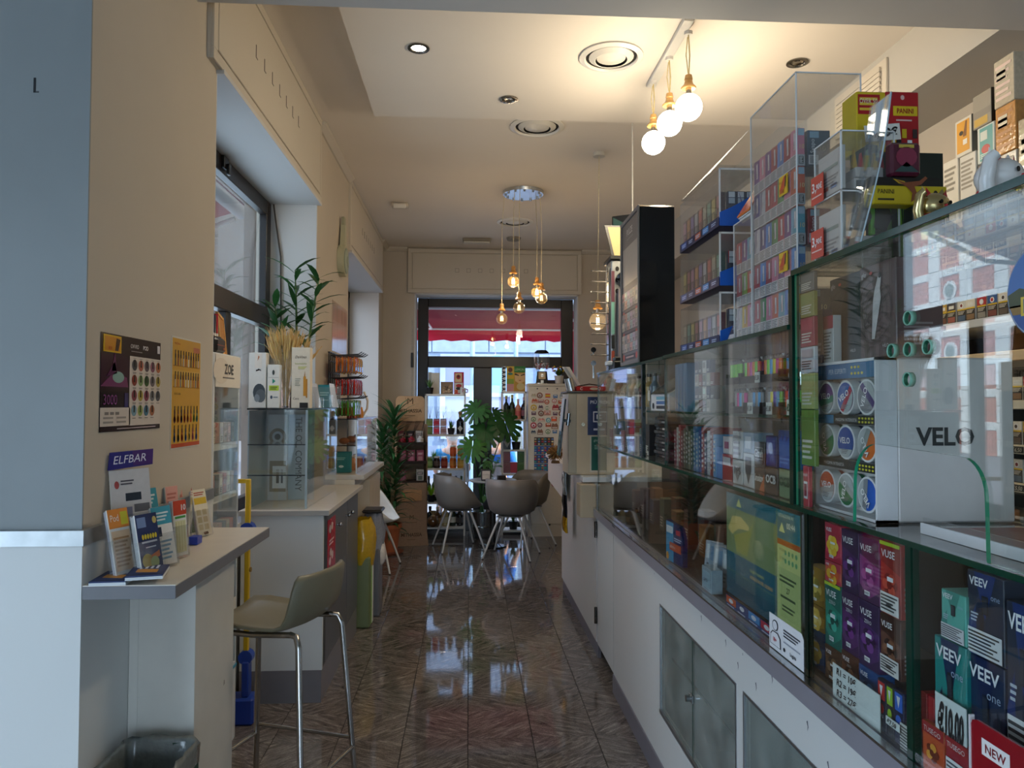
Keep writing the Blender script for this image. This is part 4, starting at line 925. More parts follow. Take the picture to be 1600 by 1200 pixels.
# round blue sign at the frame edge
q=P(1612,452,x=.775)
sg=thing('round_sign','round blue sign with landscape and yellow badge on the till glass','sign',(.792,q.y,q.z),RZ)
R=.068
b=MB().cyl((0,0,0),(0,.0045,0),R,n=40,c='#1d4f8a',m='satin'); b.build('disc',sg)
b=MB(); f=D(b,(-R,0,-R),(2*R,0,0),(0,0,2*R),m='satin'); f.ell(.5,.5,.49,.49,'#8fa3b3',1,40).ell(.5,.5,.475,.475,'#1c4f92',2,40).ell(.5,.5,.475,.475,'#3f6fae',3,20,.0,PI).poly([(.03,.5),(.2,.56),(.4,.5),(.6,.57),(.97,.5),(.95,.36),(.05,.36)],'#3e4a2c',4).poly([(.05,.38),(.95,.38),(.9,.28),(.1,.28)],'#8a6a2e',4)
f.rect(.22,.26,.86,.46,'#d9b92a',5).rect(.26,.285,.82,.435,'#1d4f8a',6).text('LANCIO',.29,.33,.07,'#f0f2f4',7,fit=.5,bold=.02); b.build('print',sg)
# ---------------------------------------------------------------- upper case A: lighters, papers, boxes
def in_case(b,name,x,px0,px1,z,label,cat,group=None):
 q0=P(px0,600,x=x); q1=P(px1,600,x=x); return put(b,name,x,(q0.y+q1.y)/2,z,label,cat,group)
def wid(px0,px1,x): return P(px0,600,x=x).y-P(px1,600,x=x).y
ZM=1.551
# two-tier lighter trays on the middle glass shelf
lc=['#d8432b','#2f9fd8','#e3d427','#8f9091','#69c92b','#e2711f','#d62a86','#7bcf2e','#3a3fb0','#59a9e0']
ln=['red','sky blue','yellow','grey','green','orange','pink','lime','navy','pale blue']
def lighter(c):
 b=MB().lathe([(.0085,0),(.0088,.002),(.0088,.058),(.0082,.06)],10,c,'gloss',sx=1,sy=.62)
 b.box(-.0075,-.0045,.06,.0075,.0045,.070,'#c9ccce','metal').cyl((-.004,-.0015,.070),(.004,-.0015,.070),.0042,n=10,c='#8c8f92',m='metal').box(-.0078,.001,.066,.0078,.006,.073,'#e8e6e2','satin'); return b
lmesh={c:mesh('lighter',lighter(c))for c in lc}
def tray(yc,z,cs,n,rows,x,lab,lno):
 W=n*.0205+.008
 b=MB().box(-W/2,0,0,W/2,rows*.022+.012,.004,'#1c1b1b','satin').box(-W/2,0,.004,W/2,.0025,.022,'#1c1b1b','satin').box(-W/2,0,.004,-W/2+.0025,rows*.022+.012,.034,'#1c1b1b','satin').box(W/2-.0025,0,.004,W/2,rows*.022+.012,.034,'#1c1b1b','satin')
 put(b,'lighter_tray',x,yc,z,'black tray of lighters, '+lab,'tray')
 for r in range(rows):
  for i in range(n):
   c=cs[(i+r*2)%len(cs)]
   place(lmesh[c],'lighter',None,(x+.015+r*.021,yc+W/2-.014-i*.0205,z+.0045+E_+r*.0),RZ,'%s lighter, %s in the %s row of tray %s'%(ln[lc.index(c)],ORD[i],('front','back','third')[r],lab),'lighter','lighters in trays')
y_=lambda px, x: P(px,600,x=x).y
ZT3=ZM+.092
MB().box(XC+.035,1.94,ZT3-.004,XC+.12,2.37,ZT3,'#fff','acrylic').box(XC+.116,1.94,ZM+E_,XC+.12,2.37,ZT3-.004,'#fff','acrylic').box(XC+.035,1.94,ZM+E_,XC+.116,1.943,ZT3-.004,'#fff','acrylic').box(XC+.035,2.367,ZM+E_,XC+.116,2.37,ZT3-.004,'#fff','acrylic').build('acrylic_riser',None,None,0,'clear riser carrying the second tier of lighter trays','riser')
tray(1.855,ZM,lc[:5],5,1,XC+.03,'nearest the till',0)
tray(2.01,ZM,[lc[3],lc[2],lc[8],lc[9],lc[7]],5,1,XC+.046,'second from the till',1)
tray(2.14,ZM,['#8f9091','#59a9e0'],5,1,XC+.046,'third from the till',2)
tray(2.27,ZM,['#8f9091','#d62a86','#59a9e0'],5,1,XC+.046,'fourth from the till',2)
tray(2.02,ZT3,['#e2711f','#7bcf2e','#2f9fd8','#e3d427','#d62a86'],6,2,XC+.045,'nearest on the riser',4)
tray(2.17,ZT3,['#7bcf2e','#d8432b','#d62a86','#e2711f'],6,2,XC+.045,'second on the riser',5)
tray(2.305,ZT3,['#7bcf2e','#69c92b'],5,1,XC+.045,'third on the riser',5)
b=MB().box(-.07,0,0,.07,.03,.09,'#6a655c','satin',.003); f=front(b,.14,.09); f.rect(0,.0,1,.35,'#8a8a5a').rect(0,.35,1,.5,'#6a2f2a',2)
for i in range(7): b.cyl((-.058+i*.0195,-.006,.05),(-.058+i*.0195,-.006,.10),.006,n=8,c='#b8bcbd',m='metal').cyl((-.058+i*.0195,-.006,.10),(-.058+i*.0195,-.006,.112),.009,n=8,c='#dfe2e2',m='metal')
put(b,'cutter_box',XC+.07,1.855,ZM+.0005,'box with steel cutters behind the nearest lighter tray','box')
for yc, x, z, t, lab, sz in((1.835,.03,ZM,'€2,00','handwritten two euro ticket before the nearest lighter tray',1.2),(2.01,.046,ZM,'€1,80','handwritten ticket before the second lighter tray',1.0),(2.15,.046,ZM,'€1,50','handwritten ticket before the third lighter tray',1.0),(1.83,.07,ZM+.03,'€1,40','handwritten ticket on the steel cutter box',1),(1.88,.07,ZM+.03,'','blank ticket on the steel cutter box',.9),(2.09,.045,ZT3,'€1,50','handwritten ticket before the pink lighters on the riser',.9)):
 w=.040*sz; h=.034*sz; b=MB().box(-w/2,0,0,w/2,.0012,h,'#dfe3da','paper')
 if t: front(b,w,h).text(t,.5,.28,.42,'#23262a',2,al='c',fit=.86,shear=.15,bold=.03)
 put(b,'price_ticket',XC+x-.0045-(.007 if x==.07 else 0),yc,z,lab,'price ticket')
 # boxes at the left of the middle shelf
pk=[('#7fa6c9',.05,.19),('#6c97bf',.05,.19),('#86aed0',.045,.19)]
for k,(c,w,h)in enumerate(pk):
 b=MB().box(-w/2,0,0,w/2,.05,h,c,'satin',.001); f=front(b,w,h,m='satin')
 for i in range(3): f.poly([(.2+.25*i,.05),(.3+.25*i,.05),(.25+.22*i,.95)],('#d8e4ee','#3f6fa0','#e0d8c0')[(i+k)%3],2)
 put(b,'blue_box',.84,2.915-k*.055,ZM,'pale blue patterned box, %s from left at the far end of the middle shelf'%ORD[k],'box','pale blue patterned boxes')
for r in range(4):
 for i in range(5):
  if(r,i)in((0,4),(3,4)): continue
  c=('#b9b3a4','#d8d5cc','#7c3a3a','#2d3a55','#9aa0a2','#5a5d5f')[(i*2+r*3)%6]
  b=MB().box(-.021,0,0,.021,.02,.046,c,'satin',.001); front(b,.042,.046,m='satin').rect(.15,.4,.85,.85,jit(c,.5)).lines(.15,.1,.85,.32,2,'#e8e6e0')
  put(b,'small_box',.86,2.72-i*.0445,ZM+r*.0478,'%s box from left in the %s row of small boxes left of the lighters'%(ORD[i],('lowest','second','third','top')[r]),'small box','small boxes on the middle shelf')
  # hanging cutters behind, clip strip at top right
  # lower shelf of case A: row of upright cases and stacked paper boxes
bc=['#8a2f3c','#b9b3a8','#a8323e','#6a2b32','#7a6a52','#5b5648','#8c8468','#2f4a40','#3a6ea0','#5d8ab5','#26408c','#a9343e','#1f3560','#c0c4c6','#8b3034','#5aa0d0']
cn2=['wine red','pale grey','red','dark red','olive brown','taupe','khaki','dark green','blue','steel blue','deep blue','bright red','navy','silver','brick red','light blue']
for i, c in enumerate(bc):
 h=.145+.02*((i*7)%3)/2
 b=MB().box(-.0145,0,0,.0145,.10,h,c,'satin',.0015); f=front(b,.029,h,m='satin'); f.lines(.25,.12,.8,.88,7,jit('#d9d6cf',.2))
 put(b,'slim_case',.828,2.90-i*.0315,ZU,'%s slim upright case, %s in the row under the small boxes'%(cn2[i],ORD[i]if i<12 else('thirteenth','fourteenth','fifteenth','sixteenth')[i-12]),'case','slim upright cases in the upper glass case')
def paperbox(px0,px1,z,h,c,txt,tc_,lab,x=.83,d=.06,extra=None):
 w=wid(px0,px1,x)*.97; b=MB().box(-w/2,0,0,w/2,d,h,c,'satin',.001); f=front(b,w,h,m='satin')
 if extra: extra(f)
 if txt: f.text(txt,.5,.42,.30,tc_,4,al='c',fit=.84,bold=.03)
 side_r(b,w,d,h,m='satin').rect(.1,.1,.9,.9,jit(c,.2))
 return in_case(b,'paper_box',x,px0,px1,z,lab,'box','rolling paper boxes in the upper case')
def shield(f): f.poly([(.2,.9),(.8,.9),(.8,.5),(.5,.1),(.2,.5)],'#4a4e52',2)
paperbox(1117,1128,ZU,.105,'#4a86c4','','#fff','blue paper box left of the red one on the case floor')
paperbox(1124+4,1143,ZU,.085,'#b23237','','#fff','red paper box with white sleeve on the case floor',extra=lambda f:f.rect(.1,.6,.9,.9,'#d8d4d2',2))
paperbox(1144,1160,ZU,.075,'#c9ccc9','TIPS','#5a5d5f','white filter tips box beside the red paper box',extra=lambda f:f.poly([(.3,.4),(.7,.4),(.5,.1)],'#777b7d',2))
paperbox(1161,1177,ZU,.10,'#d2d3cf','','#333','white paper box with grey shield print',extra=shield)
paperbox(1178,1194,ZU,.065,'#6a5140','Smoking','#e6dfd2','brown paper box with slanted white lettering',extra=lambda f:f.poly([(.5,0),(1,0),(1,.8)],'#c7602b',2))
paperbox(1195,1214,ZU,.072,'#4f3a30','OCB','#e6e2da','dark brown paper box with white three letter print')
paperbox(1216,1236,ZU,.075,'#7f9470','OCB','#4a5a42','sage green paper box with three letter print by the glass joint')
paperbox(1196,1213,ZU+.0745,.085,'#1f2e66','','#fff','navy paper box on the dark brown box',extra=lambda f:f.rect(.06,.06,.94,.94,'#2a3c86',2).ell(.5,.6,.2,.2,'#7f95c8',3))
paperbox(1216,1236,ZU+.0775,.10,'#1f5fb0','','#fff','bright blue paper box on the sage green box',extra=lambda f:f.poly([(0,.7),(.3,.9),(.3,.7),(.6,.95),(.6,.7),(1,.9),(1,1),(0,1)],'#123a7a',2).lines(.1,.1,.9,.3,2,'#5e95d6',2))
paperbox(1178,1194,ZU+.0675,.07,'#3e3a36','Gizeh','#e0ddd6','charcoal paper box on the slanted lettering box',extra=lambda f:f.rect(.1,.3,.9,.8,'#c7c2b4',2).rect(.12,.33,.88,.77,'#2f2c2a',3))
paperbox(1144,1160,ZU+.0775,.085,'#a9aeae','','#333','grey paper box on the filter tips box',extra=lambda f:f.lines(.1,.1,.9,.9,4,'#585c5e',2))
paperbox(1161,1177,ZU+.1025,.06,'#8fa4b8','','#333','blue grey paper box on the shield print box',extra=lambda f:f.rect(.2,.2,.8,.8,'#d6dce2',2))
paperbox(1129,1143,ZU+.0875,.055,'#d4d0d0','','#333','white flat box on the red paper box',extra=lambda f:f.rect(.2,.3,.7,.7,'#b05a7a',2))
# gap section: till printer and stacked dark trays
pr=thing('label_printer','white receipt printer with black lid between the glass cases','printer',(.83,3.145,1.5515+E_),RZ)
MB().prism([(-.0,0),(.24,0),(.24,.10),(.10,.135),(-.0,.07)],.30,'#dfe2e2','satin','x',-.15).build('body',pr)
MB().prism([(-.008,.075),(.09,.142),(.22,.20),(.23,.19),(.11,.11)],.26,'#33383a','gloss','x',-.13).build('lid',pr)
b=MB(); f=D(b,(-.15,-.0006,0),(.30,0,0),(0,0,.07),m='satin')
for i, c in enumerate(('#23272a','#3f6ca5','#6fb2c4')): f.rect(.32,.12+i*.28,.95,.32+i*.28,c)
f.ell(.15,.3,.06,.2,'#1c1e20'); b.build('buttons',pr)
for k in range(13):
 b=MB().box(-.10-.004*(k%3),0,0,.10+.004*((k+1)%3),.14,.0135,('#3b3a38','#2b2a29','#4a4846')[k%3],'gloss',.002); f=D(b,(-.1,0,0),(.2,0,0),(0,0,.0135),m='satin'); f.rect(.55,.2,.9,.8,('#b8b4aa','#5f5d5a','#8a8782')[k%3])if k%2 else None
 put(b,'disc_case',.832+.004*(k%2),3.14+.006*(k%3-1),ZU+k*.0148,'dark disc case, %s from the bottom of the stack under the printer'%(ORD[k]if k<12 else 'topmost'),'case','dark disc cases under the printer')
 # far case: small bottles and boxes on two shelves
for k in range(9):
 yy=4.40-k*.113; c=('#a98f5c','#8c6a50','#c9c2b2','#6f7f6a','#b79a7a','#d9d6cc','#8d5b48','#c4a56b','#7a8894')[k]
 b=MB().lathe([(.0,0),(.026,0),(.028,.01),(.028,.10),(.010,.128),(.010,.15,'#2b2826'),(.012,.152),(.012,.165),(0,.165)],12,c,'gloss'); D(b,(-.02,-.0285,.03),(.04,0,0),(0,0,.05)).rect(0,0,1,1,'#e6e0d0')
 put(b,'small_bottle',.90,yy,1.5665,'small dark capped bottle, %s from the bar end on the upper shelf'%ORD[k],'bottle','small bottles in the far glass case')
 cc=('#9d3348','#b9b6b0','#6c8a9a','#c07a86','#4e5d55','#a84f5d','#d0cbc0','#54708f','#3f3a3c')[k]
 b=MB().box(-.045,0,0,.045,.06,.10+.05*(k%3)/2,cc,'satin',.0015); f=front(b,.09,.11,m='satin'); f.rect(.1,.5,.9,.9,jit(cc,.3)).lines(.15,.1,.8,.45,4,'#eee8dd').rect(.6,.02,.9,.2,'#f0ede4',3)
 put(b,'gift_box',.86,yy,ZU,'%s gift box, %s from the bar end on the far case floor'%(('plum','grey','steel blue','rose','dark green','berry','cream','blue','black')[k],ORD[k]),'box','gift boxes in the far glass case')
 # ---------------------------------------------------------------- what stands on the glass: packs in clear towers, displays, cats
ZA=1.779; ZBt=ZB+.0125
SC_=['#c4314b','#3f7ec4','#d9d9dc','#e2612f','#7a3f92','#3f9a57','#e0a93a','#a8283c','#5aa9c0','#4a4e9a','#e08aa0','#8fb73e']
SN=['crimson','blue','white','orange','purple','green','amber','dark red','aqua','indigo','pink','lime']
spm=[]
for c in SC_:
 b=MB().box(-.0195,0,0,.0195,.02,.098,c,'satin',.001); f=front(b,.039,.098,m='satin')
 f.rect(0,.0,1,.33,'#dcdcdc').lines(.08,.03,.95,.30,6,'#6d6d70',2).poly([(.0,.33),(.35,.33),(.6,1),(.2,1)],jit(c,.5)).rect(.55,.45,.8,.9,'#e9e4e4',2).text('SVAPO',.70,.48,.07,'#333',3,rot=PI/2,fit=.5)
 s_=side_r(b,.039,.02,.098,m='satin'); s_.rect(0,0,1,.3,'#b9bcc0').rect(.2,.05,.8,.25,'#23262a',2).lines(.25,.06,.75,.24,6,'#e6e6e6',3).rect(.1,.8,.9,.98,'#a9c6da',2).text('10',.3,.45,.12,'#e6cf8a',3,fit=.6)
 spm.append(mesh('vape_pack',b))
def acryl_box(name,x0,x1,y0,y1,z0,z1,label,t=.003,top=True,shelves=(),cat='display box'):
 o=thing(name,label,cat,(x0,(y0+y1)/2,z0))
 M_=Matrix.Translation((-x0,-(y0+y1)/2,-z0))
 def q(bx,n,e=None):
  b=MB(); b.M=M_; b.box(*bx,'#fff','acrylic'); return b.build(n,o)
 q((x0,y0,z0,x0+t,y1,z1),'front_wall'); q((x0,y0,z0,x1,y0+t,z1),'near_wall'); q((x0,y1-t,z0,x1,y1,z1),'far_wall')
 q((x0,y0,z0,x1,y1,z0+t),'bottom')
 if top: q((x0,y0,z1-t,x1,y1,z1),'top')
 for z in shelves: q((x0+t,y0+t,z-t,x1,y1-t,z),'shelf')
 b=MB(); b.M=M_
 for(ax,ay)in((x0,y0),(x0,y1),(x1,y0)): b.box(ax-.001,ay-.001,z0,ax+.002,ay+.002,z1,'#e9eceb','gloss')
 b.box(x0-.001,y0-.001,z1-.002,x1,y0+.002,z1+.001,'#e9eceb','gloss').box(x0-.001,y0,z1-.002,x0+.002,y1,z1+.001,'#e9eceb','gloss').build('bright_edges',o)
 return o
 # tall tower of vapour packs
TY0, TY1=1.80, 2.10
twr=acryl_box('clear_tower',.83,1.00,TY0,TY1,ZA,2.43,'tall clear tower filled with rows of coloured vape packs on the glass top',shelves=(ZA+.102,ZA+.205,ZA+.308,ZA+.41))
RW=['lowest','second','third','fourth','top']
for r in range(5):
 for i in range(7):
  z=ZA+.004+r*.1025 if r<4 else ZA+.4115
  t=(i*5+r*7+(i*r)%3)%12
  place(spm[t],'vape_pack',None,(.836,TY1-.027-i*.0408,z+E_),RZ,'%s vape pack, %s from left in the %s row of the clear tower'%(SN[t],ORD[i],RW[r]),'vape pack','vape packs in the clear tower')
for k,(r,t,c)in enumerate(((4,9,'smoky'),(2,7,'dark red'),(0,4,'violet'))):
 b=MB().box(-.045,0,0,.045,.06,.092,('#4d5864','#8c2630','#2a2a55')[k],'satin',.001); s_=side_r(b,.09,.06,.092,m='satin')
 s_.rect(.05,.04,.48,.3,'#d7d9da').lines(.1,.06,.42,.28,6,'#222',2).rect(.1,.78,.5,.96,'#8fb0c4',2).text('10',.55,.42,.14,'#e8e0b0',3,fit=.3).text('Svapo',.3,.35,.12,'#e6e6ea',3,rot=PI/2)
 put(b,'carton',.862,TY0+.052,(ZA+.4115,ZA+.210,ZA+.004)[k],'%s carton turned sideways behind the %s row of the clear tower'%(c,RW[r]),'carton')
for px, py, lab in((1224,290,'upper yellow and red price sticker on the clear tower'),(1224,410,'lower yellow and red price sticker on the clear tower')):
 q=P(px,py,x=.829); b=MB().box(-.026,0,-.026,.026,.0008,.026,'#e9c71f','satin'); f=D(b,(-.026,0,-.026),(.052,0,0),(0,0,.052),m='satin')
 f.rect(.04,.04,.96,.96,'#e3b81c').poly([(.1,.3),(.6,.9),(.9,.9),(.7,.3)],'#d2521f',2).poly([(.72,.35),(.82,.35),(.9,.9),(.78,.9)],'#2a2320',3).text('3000',.15,.1,.2,'#c2241f',4,fit=.5,bold=.03).text('fino a',.12,.6,.15,'#b7321c',4,fit=.4)
 put(b,'price_sticker',.8285,q.y,q.z,lab,'sticker')
 # shorter far tower and leaflets
acryl_box('clear_tower',.84,.96,2.115,2.27,ZA,2.15,'shorter clear tower of vape packs behind the tall one',shelves=(ZA+.102,ZA+.205))
for r in range(3):
 for i in range(3):
  t=(i*4+r*5+2)%12
  place(spm[t],'vape_pack',None,(.846,2.242-i*.0435,ZA+.004+r*.1025+E_),RZ,'%s vape pack, %s from left in the %s row of the shorter tower'%(SN[t],ORD[i],('lowest','middle','top')[r]),'vape pack','vape packs in the shorter tower')
b=MB()
for k in range(5):
 b.add([(-.05,.0-k*.004,.0+k*.004),(.05,0-k*.004,.0+k*.004),(.05,.07-k*.004,.11+k*.004),(-.05,.07-k*.004,.11+k*.004),(-.05,.002-k*.004,-.003+k*.004),(.05,.002-k*.004,-.003+k*.004),(.05,.072-k*.004,.107+k*.004),(-.05,.072-k*.004,.107+k*.004)],[(0,1,2,3),(4,7,6,5),(0,4,5,1),(1,5,6,2),(2,6,7,3),(3,7,4,0)],'#e6e6e4' if k<4 else '#e2762f')
f=D(b,(-.05,-.0165,.016),(.1,0,0),(0,.07,.11)); f.rect(.05,.05,.95,.4,'#c0392b').rect(.1,.62,.9,.8,'#f2d9b8',2).text('0,99',.2,.64,.14,'#c0392b',3,fit=.6); put(b,'leaflet_stack',.855,2.19,2.152,'fanned stack of orange and white leaflets on the shorter tower','leaflets')
b=MB().add([(-.03,0,0),(.03,.0,0),(.03,.05,.13),(-.03,.05,.13),(-.03,.004,0),(.03,.004,0),(.03,.054,.13),(-.03,.054,.13)],[(0,1,2,3),(4,7,6,5),(0,4,5,1),(1,5,6,2),(2,6,7,3),(3,7,4,0)],'#26304a','satin')
f=D(b,(-.03,0,0),(.06,0,0),(0,.05,.13),m='satin'); f.rect(.1,.05,.9,.2,'#c9ccd2').ell(.4,.6,.12,.05,'#d8dade').ell(.7,.75,.1,.04,'#c23a3a').lines(.2,.3,.8,.5,3,'#8f9ab5'); put(b,'leaning_card',.835,2.30,ZA,'dark blue card leaning beside the blue tier display','card')
# blue three-tier display
BT=thing('tier_display','three clear tiers with curved blue cheeks full of upright packs on the glass top','display',(.83,2.60,ZA+E_))
by0, by1=2.375, 2.825
tz=[(0,.185),(.195,.385),(.395,.60)]
for k,(z0,z1)in enumerate(tz):
 b=MB(); b.M=Matrix.Translation((0,-2.60,0)); t=.003
 b.box(0,by0,z0+.03,t,by1,z1-.012,'#fff','acrylic').box(0,by1-t,z0,.2,by1,z1-.012,'#fff','acrylic').box(0,by0,z1-.015,.16,by1,z1-.012,'#fff','acrylic').box(0,by0,z0+.03,.16,by0+t,z1-.012,'#fff','acrylic')
 tr_=b.build('clear_tray',BT)
 b=MB(); b.M=Matrix.Translation((0,-2.60,0)); b.box(-.002,by0,z0,.005,by1,z0+.032,'#232b56','satin').box(0,by0+.004,z0,.2,by1-.004,z0+.004,'#232b56','satin')
 f=D(b,(-.0025,by1,z0),(0,by0-by1,0),(0,0,.032),m='satin')
 for q_, c in enumerate(('#3b5ea8','#2a3560','#c9622f','#3f8fd0','#2a3560')): f.rect(.06+q_*.19,.2,.2+q_*.19,.85,c).lines(.08+q_*.19,.3,.19+q_*.19,.7,2,'#b9c9e6',2)
 b.build('front_strip',BT)
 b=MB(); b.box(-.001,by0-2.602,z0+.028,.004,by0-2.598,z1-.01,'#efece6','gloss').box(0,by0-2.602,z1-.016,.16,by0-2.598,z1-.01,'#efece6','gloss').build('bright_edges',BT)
 cp=[(0,z0),(.17,z0),(.185,z1-.02),(.155,z1-.02)]+[(.155*math.cos(a),z0+.052+(z1-z0-.075)*(1-math.sin(a))**1.0*1.0)for a in[]]
 crv=[(.155-.155*math.sin(u*PI/2)**1.3,z0+.045+(z1-z0-.065)*(1-math.sin(u*PI/2)**.6))for u in[i/10 for i in range(11)]]
 b=MB(); b.M=Matrix.Translation((0,by0-2.60-.006,0)); b.prism([(0,z0),(.165,z0),(.18,z1-.02)]+crv,.004,'#1f63c4','satin','y',0); b.build('blue_cheek',BT)
pc=[('#6e6a5a','#b9b39a'),('#3f5a50','#7fb09a'),('#7a6a3a','#d2c06a'),('#5a3f3f','#b9706a'),('#6a4a5a','#c98fa6'),('#8a5a3a','#d89a5a'),('#4a3f5a','#8f7ab9'),('#5a5a5a','#c9c9c9'),('#7a3a3a','#d26a5a')]
pn=['khaki','sea green','mustard','brick','rose','orange brown','lilac','grey','red']
for k,(z0,z1)in enumerate(tz):
 for i in range(9):
  c1, c2=pc[(i+k*2)%9]; h=.115 if k else .105
  b=MB().box(-.020,0,0,.020,.018,h,c1,'satin',.001); f=front(b,.04,h,m='satin'); f.rect(.1,.55,.9,.92,c2).poly([(.3,.1),(.7,.1),(.6,.5),(.4,.5)],c2,2).lines(.15,.05,.85,.25,2,'#dcd8cc',3)
  if k==0: b.M=Matrix()
  put(b,'tier_pack',.84,by1-.028-i*.0478,ZA+z0+.005,'%s pack, %s from left in the %s tier of the blue display'%(pn[(i+k*2)%9],ORD[i],('bottom','middle','top')[k]),'pack','packs in the blue tier display')
 for j in range(4 if k else 1):
  b=MB().box(-.010,0,0,.010,.03,.115,'#1c2140','satin',.001); f=side_r(b,.02,.03,.115,m='satin')
  f.rect(.1,.82,.8,.98,'#dfe6ec').rect(.1,.64,.8,.80,'#b9c6d2')
  if k==1: f.rect(0,.64,.1,1,'#c22630',2).rect(.8,.64,1,1,'#c22630',2)
  if j in(1,2): f.ell(.5,.5,.25,.12,'#3f9fe0',3).poly([(.2,1),(.7,.6),(.5,.6)],'#6a5a9a',2)
  f.rect(.2,.0,.45,.45,'#2c2f66',2)
  put(b,'upright_pack',.862+j*.031,by0+.018,ZA+z0+.005,'navy upright pack, %s from the front beside the blue cheek of the %s tier'%(ORD[j],('bottom','middle','top')[k]),'pack','navy packs by the blue cheeks')
MB().box(0,2.385-2.6,.601,.155,2.82-2.6,.604,'#fff','acrylic').build('lid',BT)
b=MB().add([(0,.20,0),(0,-.13,.0),(.10,-.235,.115),(.10,-.21,.117),(.003,.20,0),(.003,-.13,.0)],[(0,1,2,3),(4,3,2,5)],'#ebe7df','paper'); b.build('open_lid_flap',BT,(.0,0,.602))
# black heated-stick cabinet
pz=thing('dark_cabinet_display','tall black glass fronted display of grey packs on the far glass top','display',(.80,3.60,1.778))
b=MB().prism([(3.395-3.6,.01),(3.41-3.6,0),(3.79-3.6,0),(3.80-3.6,.015),(3.80-3.6,.735),(3.79-3.6,.75),(3.41-3.6,.75),(3.395-3.6,.74)],.165,'#0b0b0d','gloss','x',.004); b.build('casing',pz)
b=MB();
for(y0,z0,y1,z1)in((-.2,.0,.2,.02),(-.2,.73,.2,.75),(-.203,.0,-.185,.75),(.185,.0,.203,.75)): b.box(-.006,y0,z0,.004,y1,z1,'#77736f','satin',.003)
b.build('front_frame',pz)
b=MB(); f=D(b,(.003,.185,.02),(0,-.37,0),(0,0,.71),m='satin')
f.rect(0,0,1,1,'#77706a').rect(.05,.55,.95,.82,'#b5aa9c',2).rect(.05,.47,.95,.55,'#55504c',2).text('PULZE',.3,.90,.045,'#ece6de',3,fit=.45).lines(.3,.86,.7,.885,1,'#8a857f',3).lines(.08,.6,.4,.7,4,'#b5aca0',3)
for z in(.0,.155,.31):
 f.rect(.05,z+.01,.95,z+.045,'#2a2523',3).ell(.12,z+.03,.06,.025,'#c8503a',4,8).ell(.88,z+.03,.06,.025,'#c8503a',4,8).lines(.25,z+.015,.75,z+.04,1,'#c9a79a',4)
b.build('back_print',pz)
kk=0
for r in range(3):
 for s2 in range(2):
  for i in range(6):
   c=('#b5aa9e','#cdbfa8','#a9a29a','#d9ac98','#b8c4bd','#c7b2b7')[(i+r+s2)%6]
   b=MB().box(-.028,0,0,.028,.003,.042,c,'satin'); front(b,.056,.042,m='satin').rect(.1,.5,.9,.8,jit(c,.3)).lines(.15,.1,.8,.4,2,'#5d5650',2); b.build('pack_facing',pz,(-.0005,.152-i*.0605,.068+r*.11+s2*.0445),RZ)
   # steel appliance at the bar end with its hook pins
st=thing('steel_dispenser','tall stainless dispenser with port holes and a mint label on the far glass top','dispenser',(.84,4.39,1.778))
b=MB().box(0,-.11,.0,.16,.07,.66,'#9a9c9b','brushed',.006).box(-.01,-.125,.66,.18,.085,.685,'#141414','satin',.004); b.build('body',st)
b=MB(); f=D(b,(0,-.1112,0),(.16,0,0),(0,0,.66));
for z in(.92,.82,.72): f.ell(.22,z,.07,.022,'#141312',2)
f.ell(.5,.82,.28,.05,'#8f8f8d',3).rect(.0,.33,.12,.62,'#7fb7a4',2).rect(0,.2,.12,.32,'#2a2c2b',2).rect(0,.05,.12,.18,'#b0523a',2).rect(0,.62,.12,.9,'#6d3f4a',2); b.build('front_print',st)
MB().box(.05,-.165,.0,.16,-.115,.50,'#0d0d0e','gloss',.006).box(.035,-.155,.02,.05,-.12,.48,'#8c8488','satin').build('black_panel',st)
MB().cyl((.08,-.15,.56),(.08,-.11,.56),.04,n=16,c='#0e0e0f',m='gloss').box(.03,-.155,.535,.14,-.11,.575,'#0e0e0f','gloss',.01).build('black_cap',st)
pins=thing('pin_rack','strip of thin horizontal hook pins sticking out towards the aisle beside the steel dispenser','rack',(.835,4.33,1.778))
MB().box(-.006,-.02,0,.0,.02,.62,'#c3c7c9','metal').build('strip',pins)
for k in range(9): MB().cyl((-.006,0,.60-k*.063),(-.105,0,.603-k*.063),.0035,n=6,c='#5a5856',m='metal').cyl((-.105,0,.603-k*.063),(-.108,0,.603-k*.063),.006,n=6,c='#4a4846',m='metal').build('pin',pins)
for k,(z,nm)in enumerate(((.15,'upper'),(.07,'lower'))):
 b=MB().cyl((0,-.003,0),(0,.003,0),.016,n=12,c='#3d3a38' if k==0 else '#b9bcbd',m='metal').box(-.004,-.002,-.09 if k else-.03,.004,.002,0,'#a9acad','metal',.001)
 b.build('key_tag',None,(.742,4.33,1.778+z-.022),0,'%s dangling metal tag hanging from the lower hook pins'%nm,'tag')
MB().box(-.04,-.05,0,.06,.05,.05,'#17181a','satin',.006).box(-.075,-.03,.025,-.04,.03,.05,'#c9d2da','satin',.004).box(-.03,-.03,.05,.05,.04,.075,'#17181a','satin',.006).build('black_clamp',None,(.86,4.165,1.778),0,'black desk clamp on the far corner of the glass top','clamp')
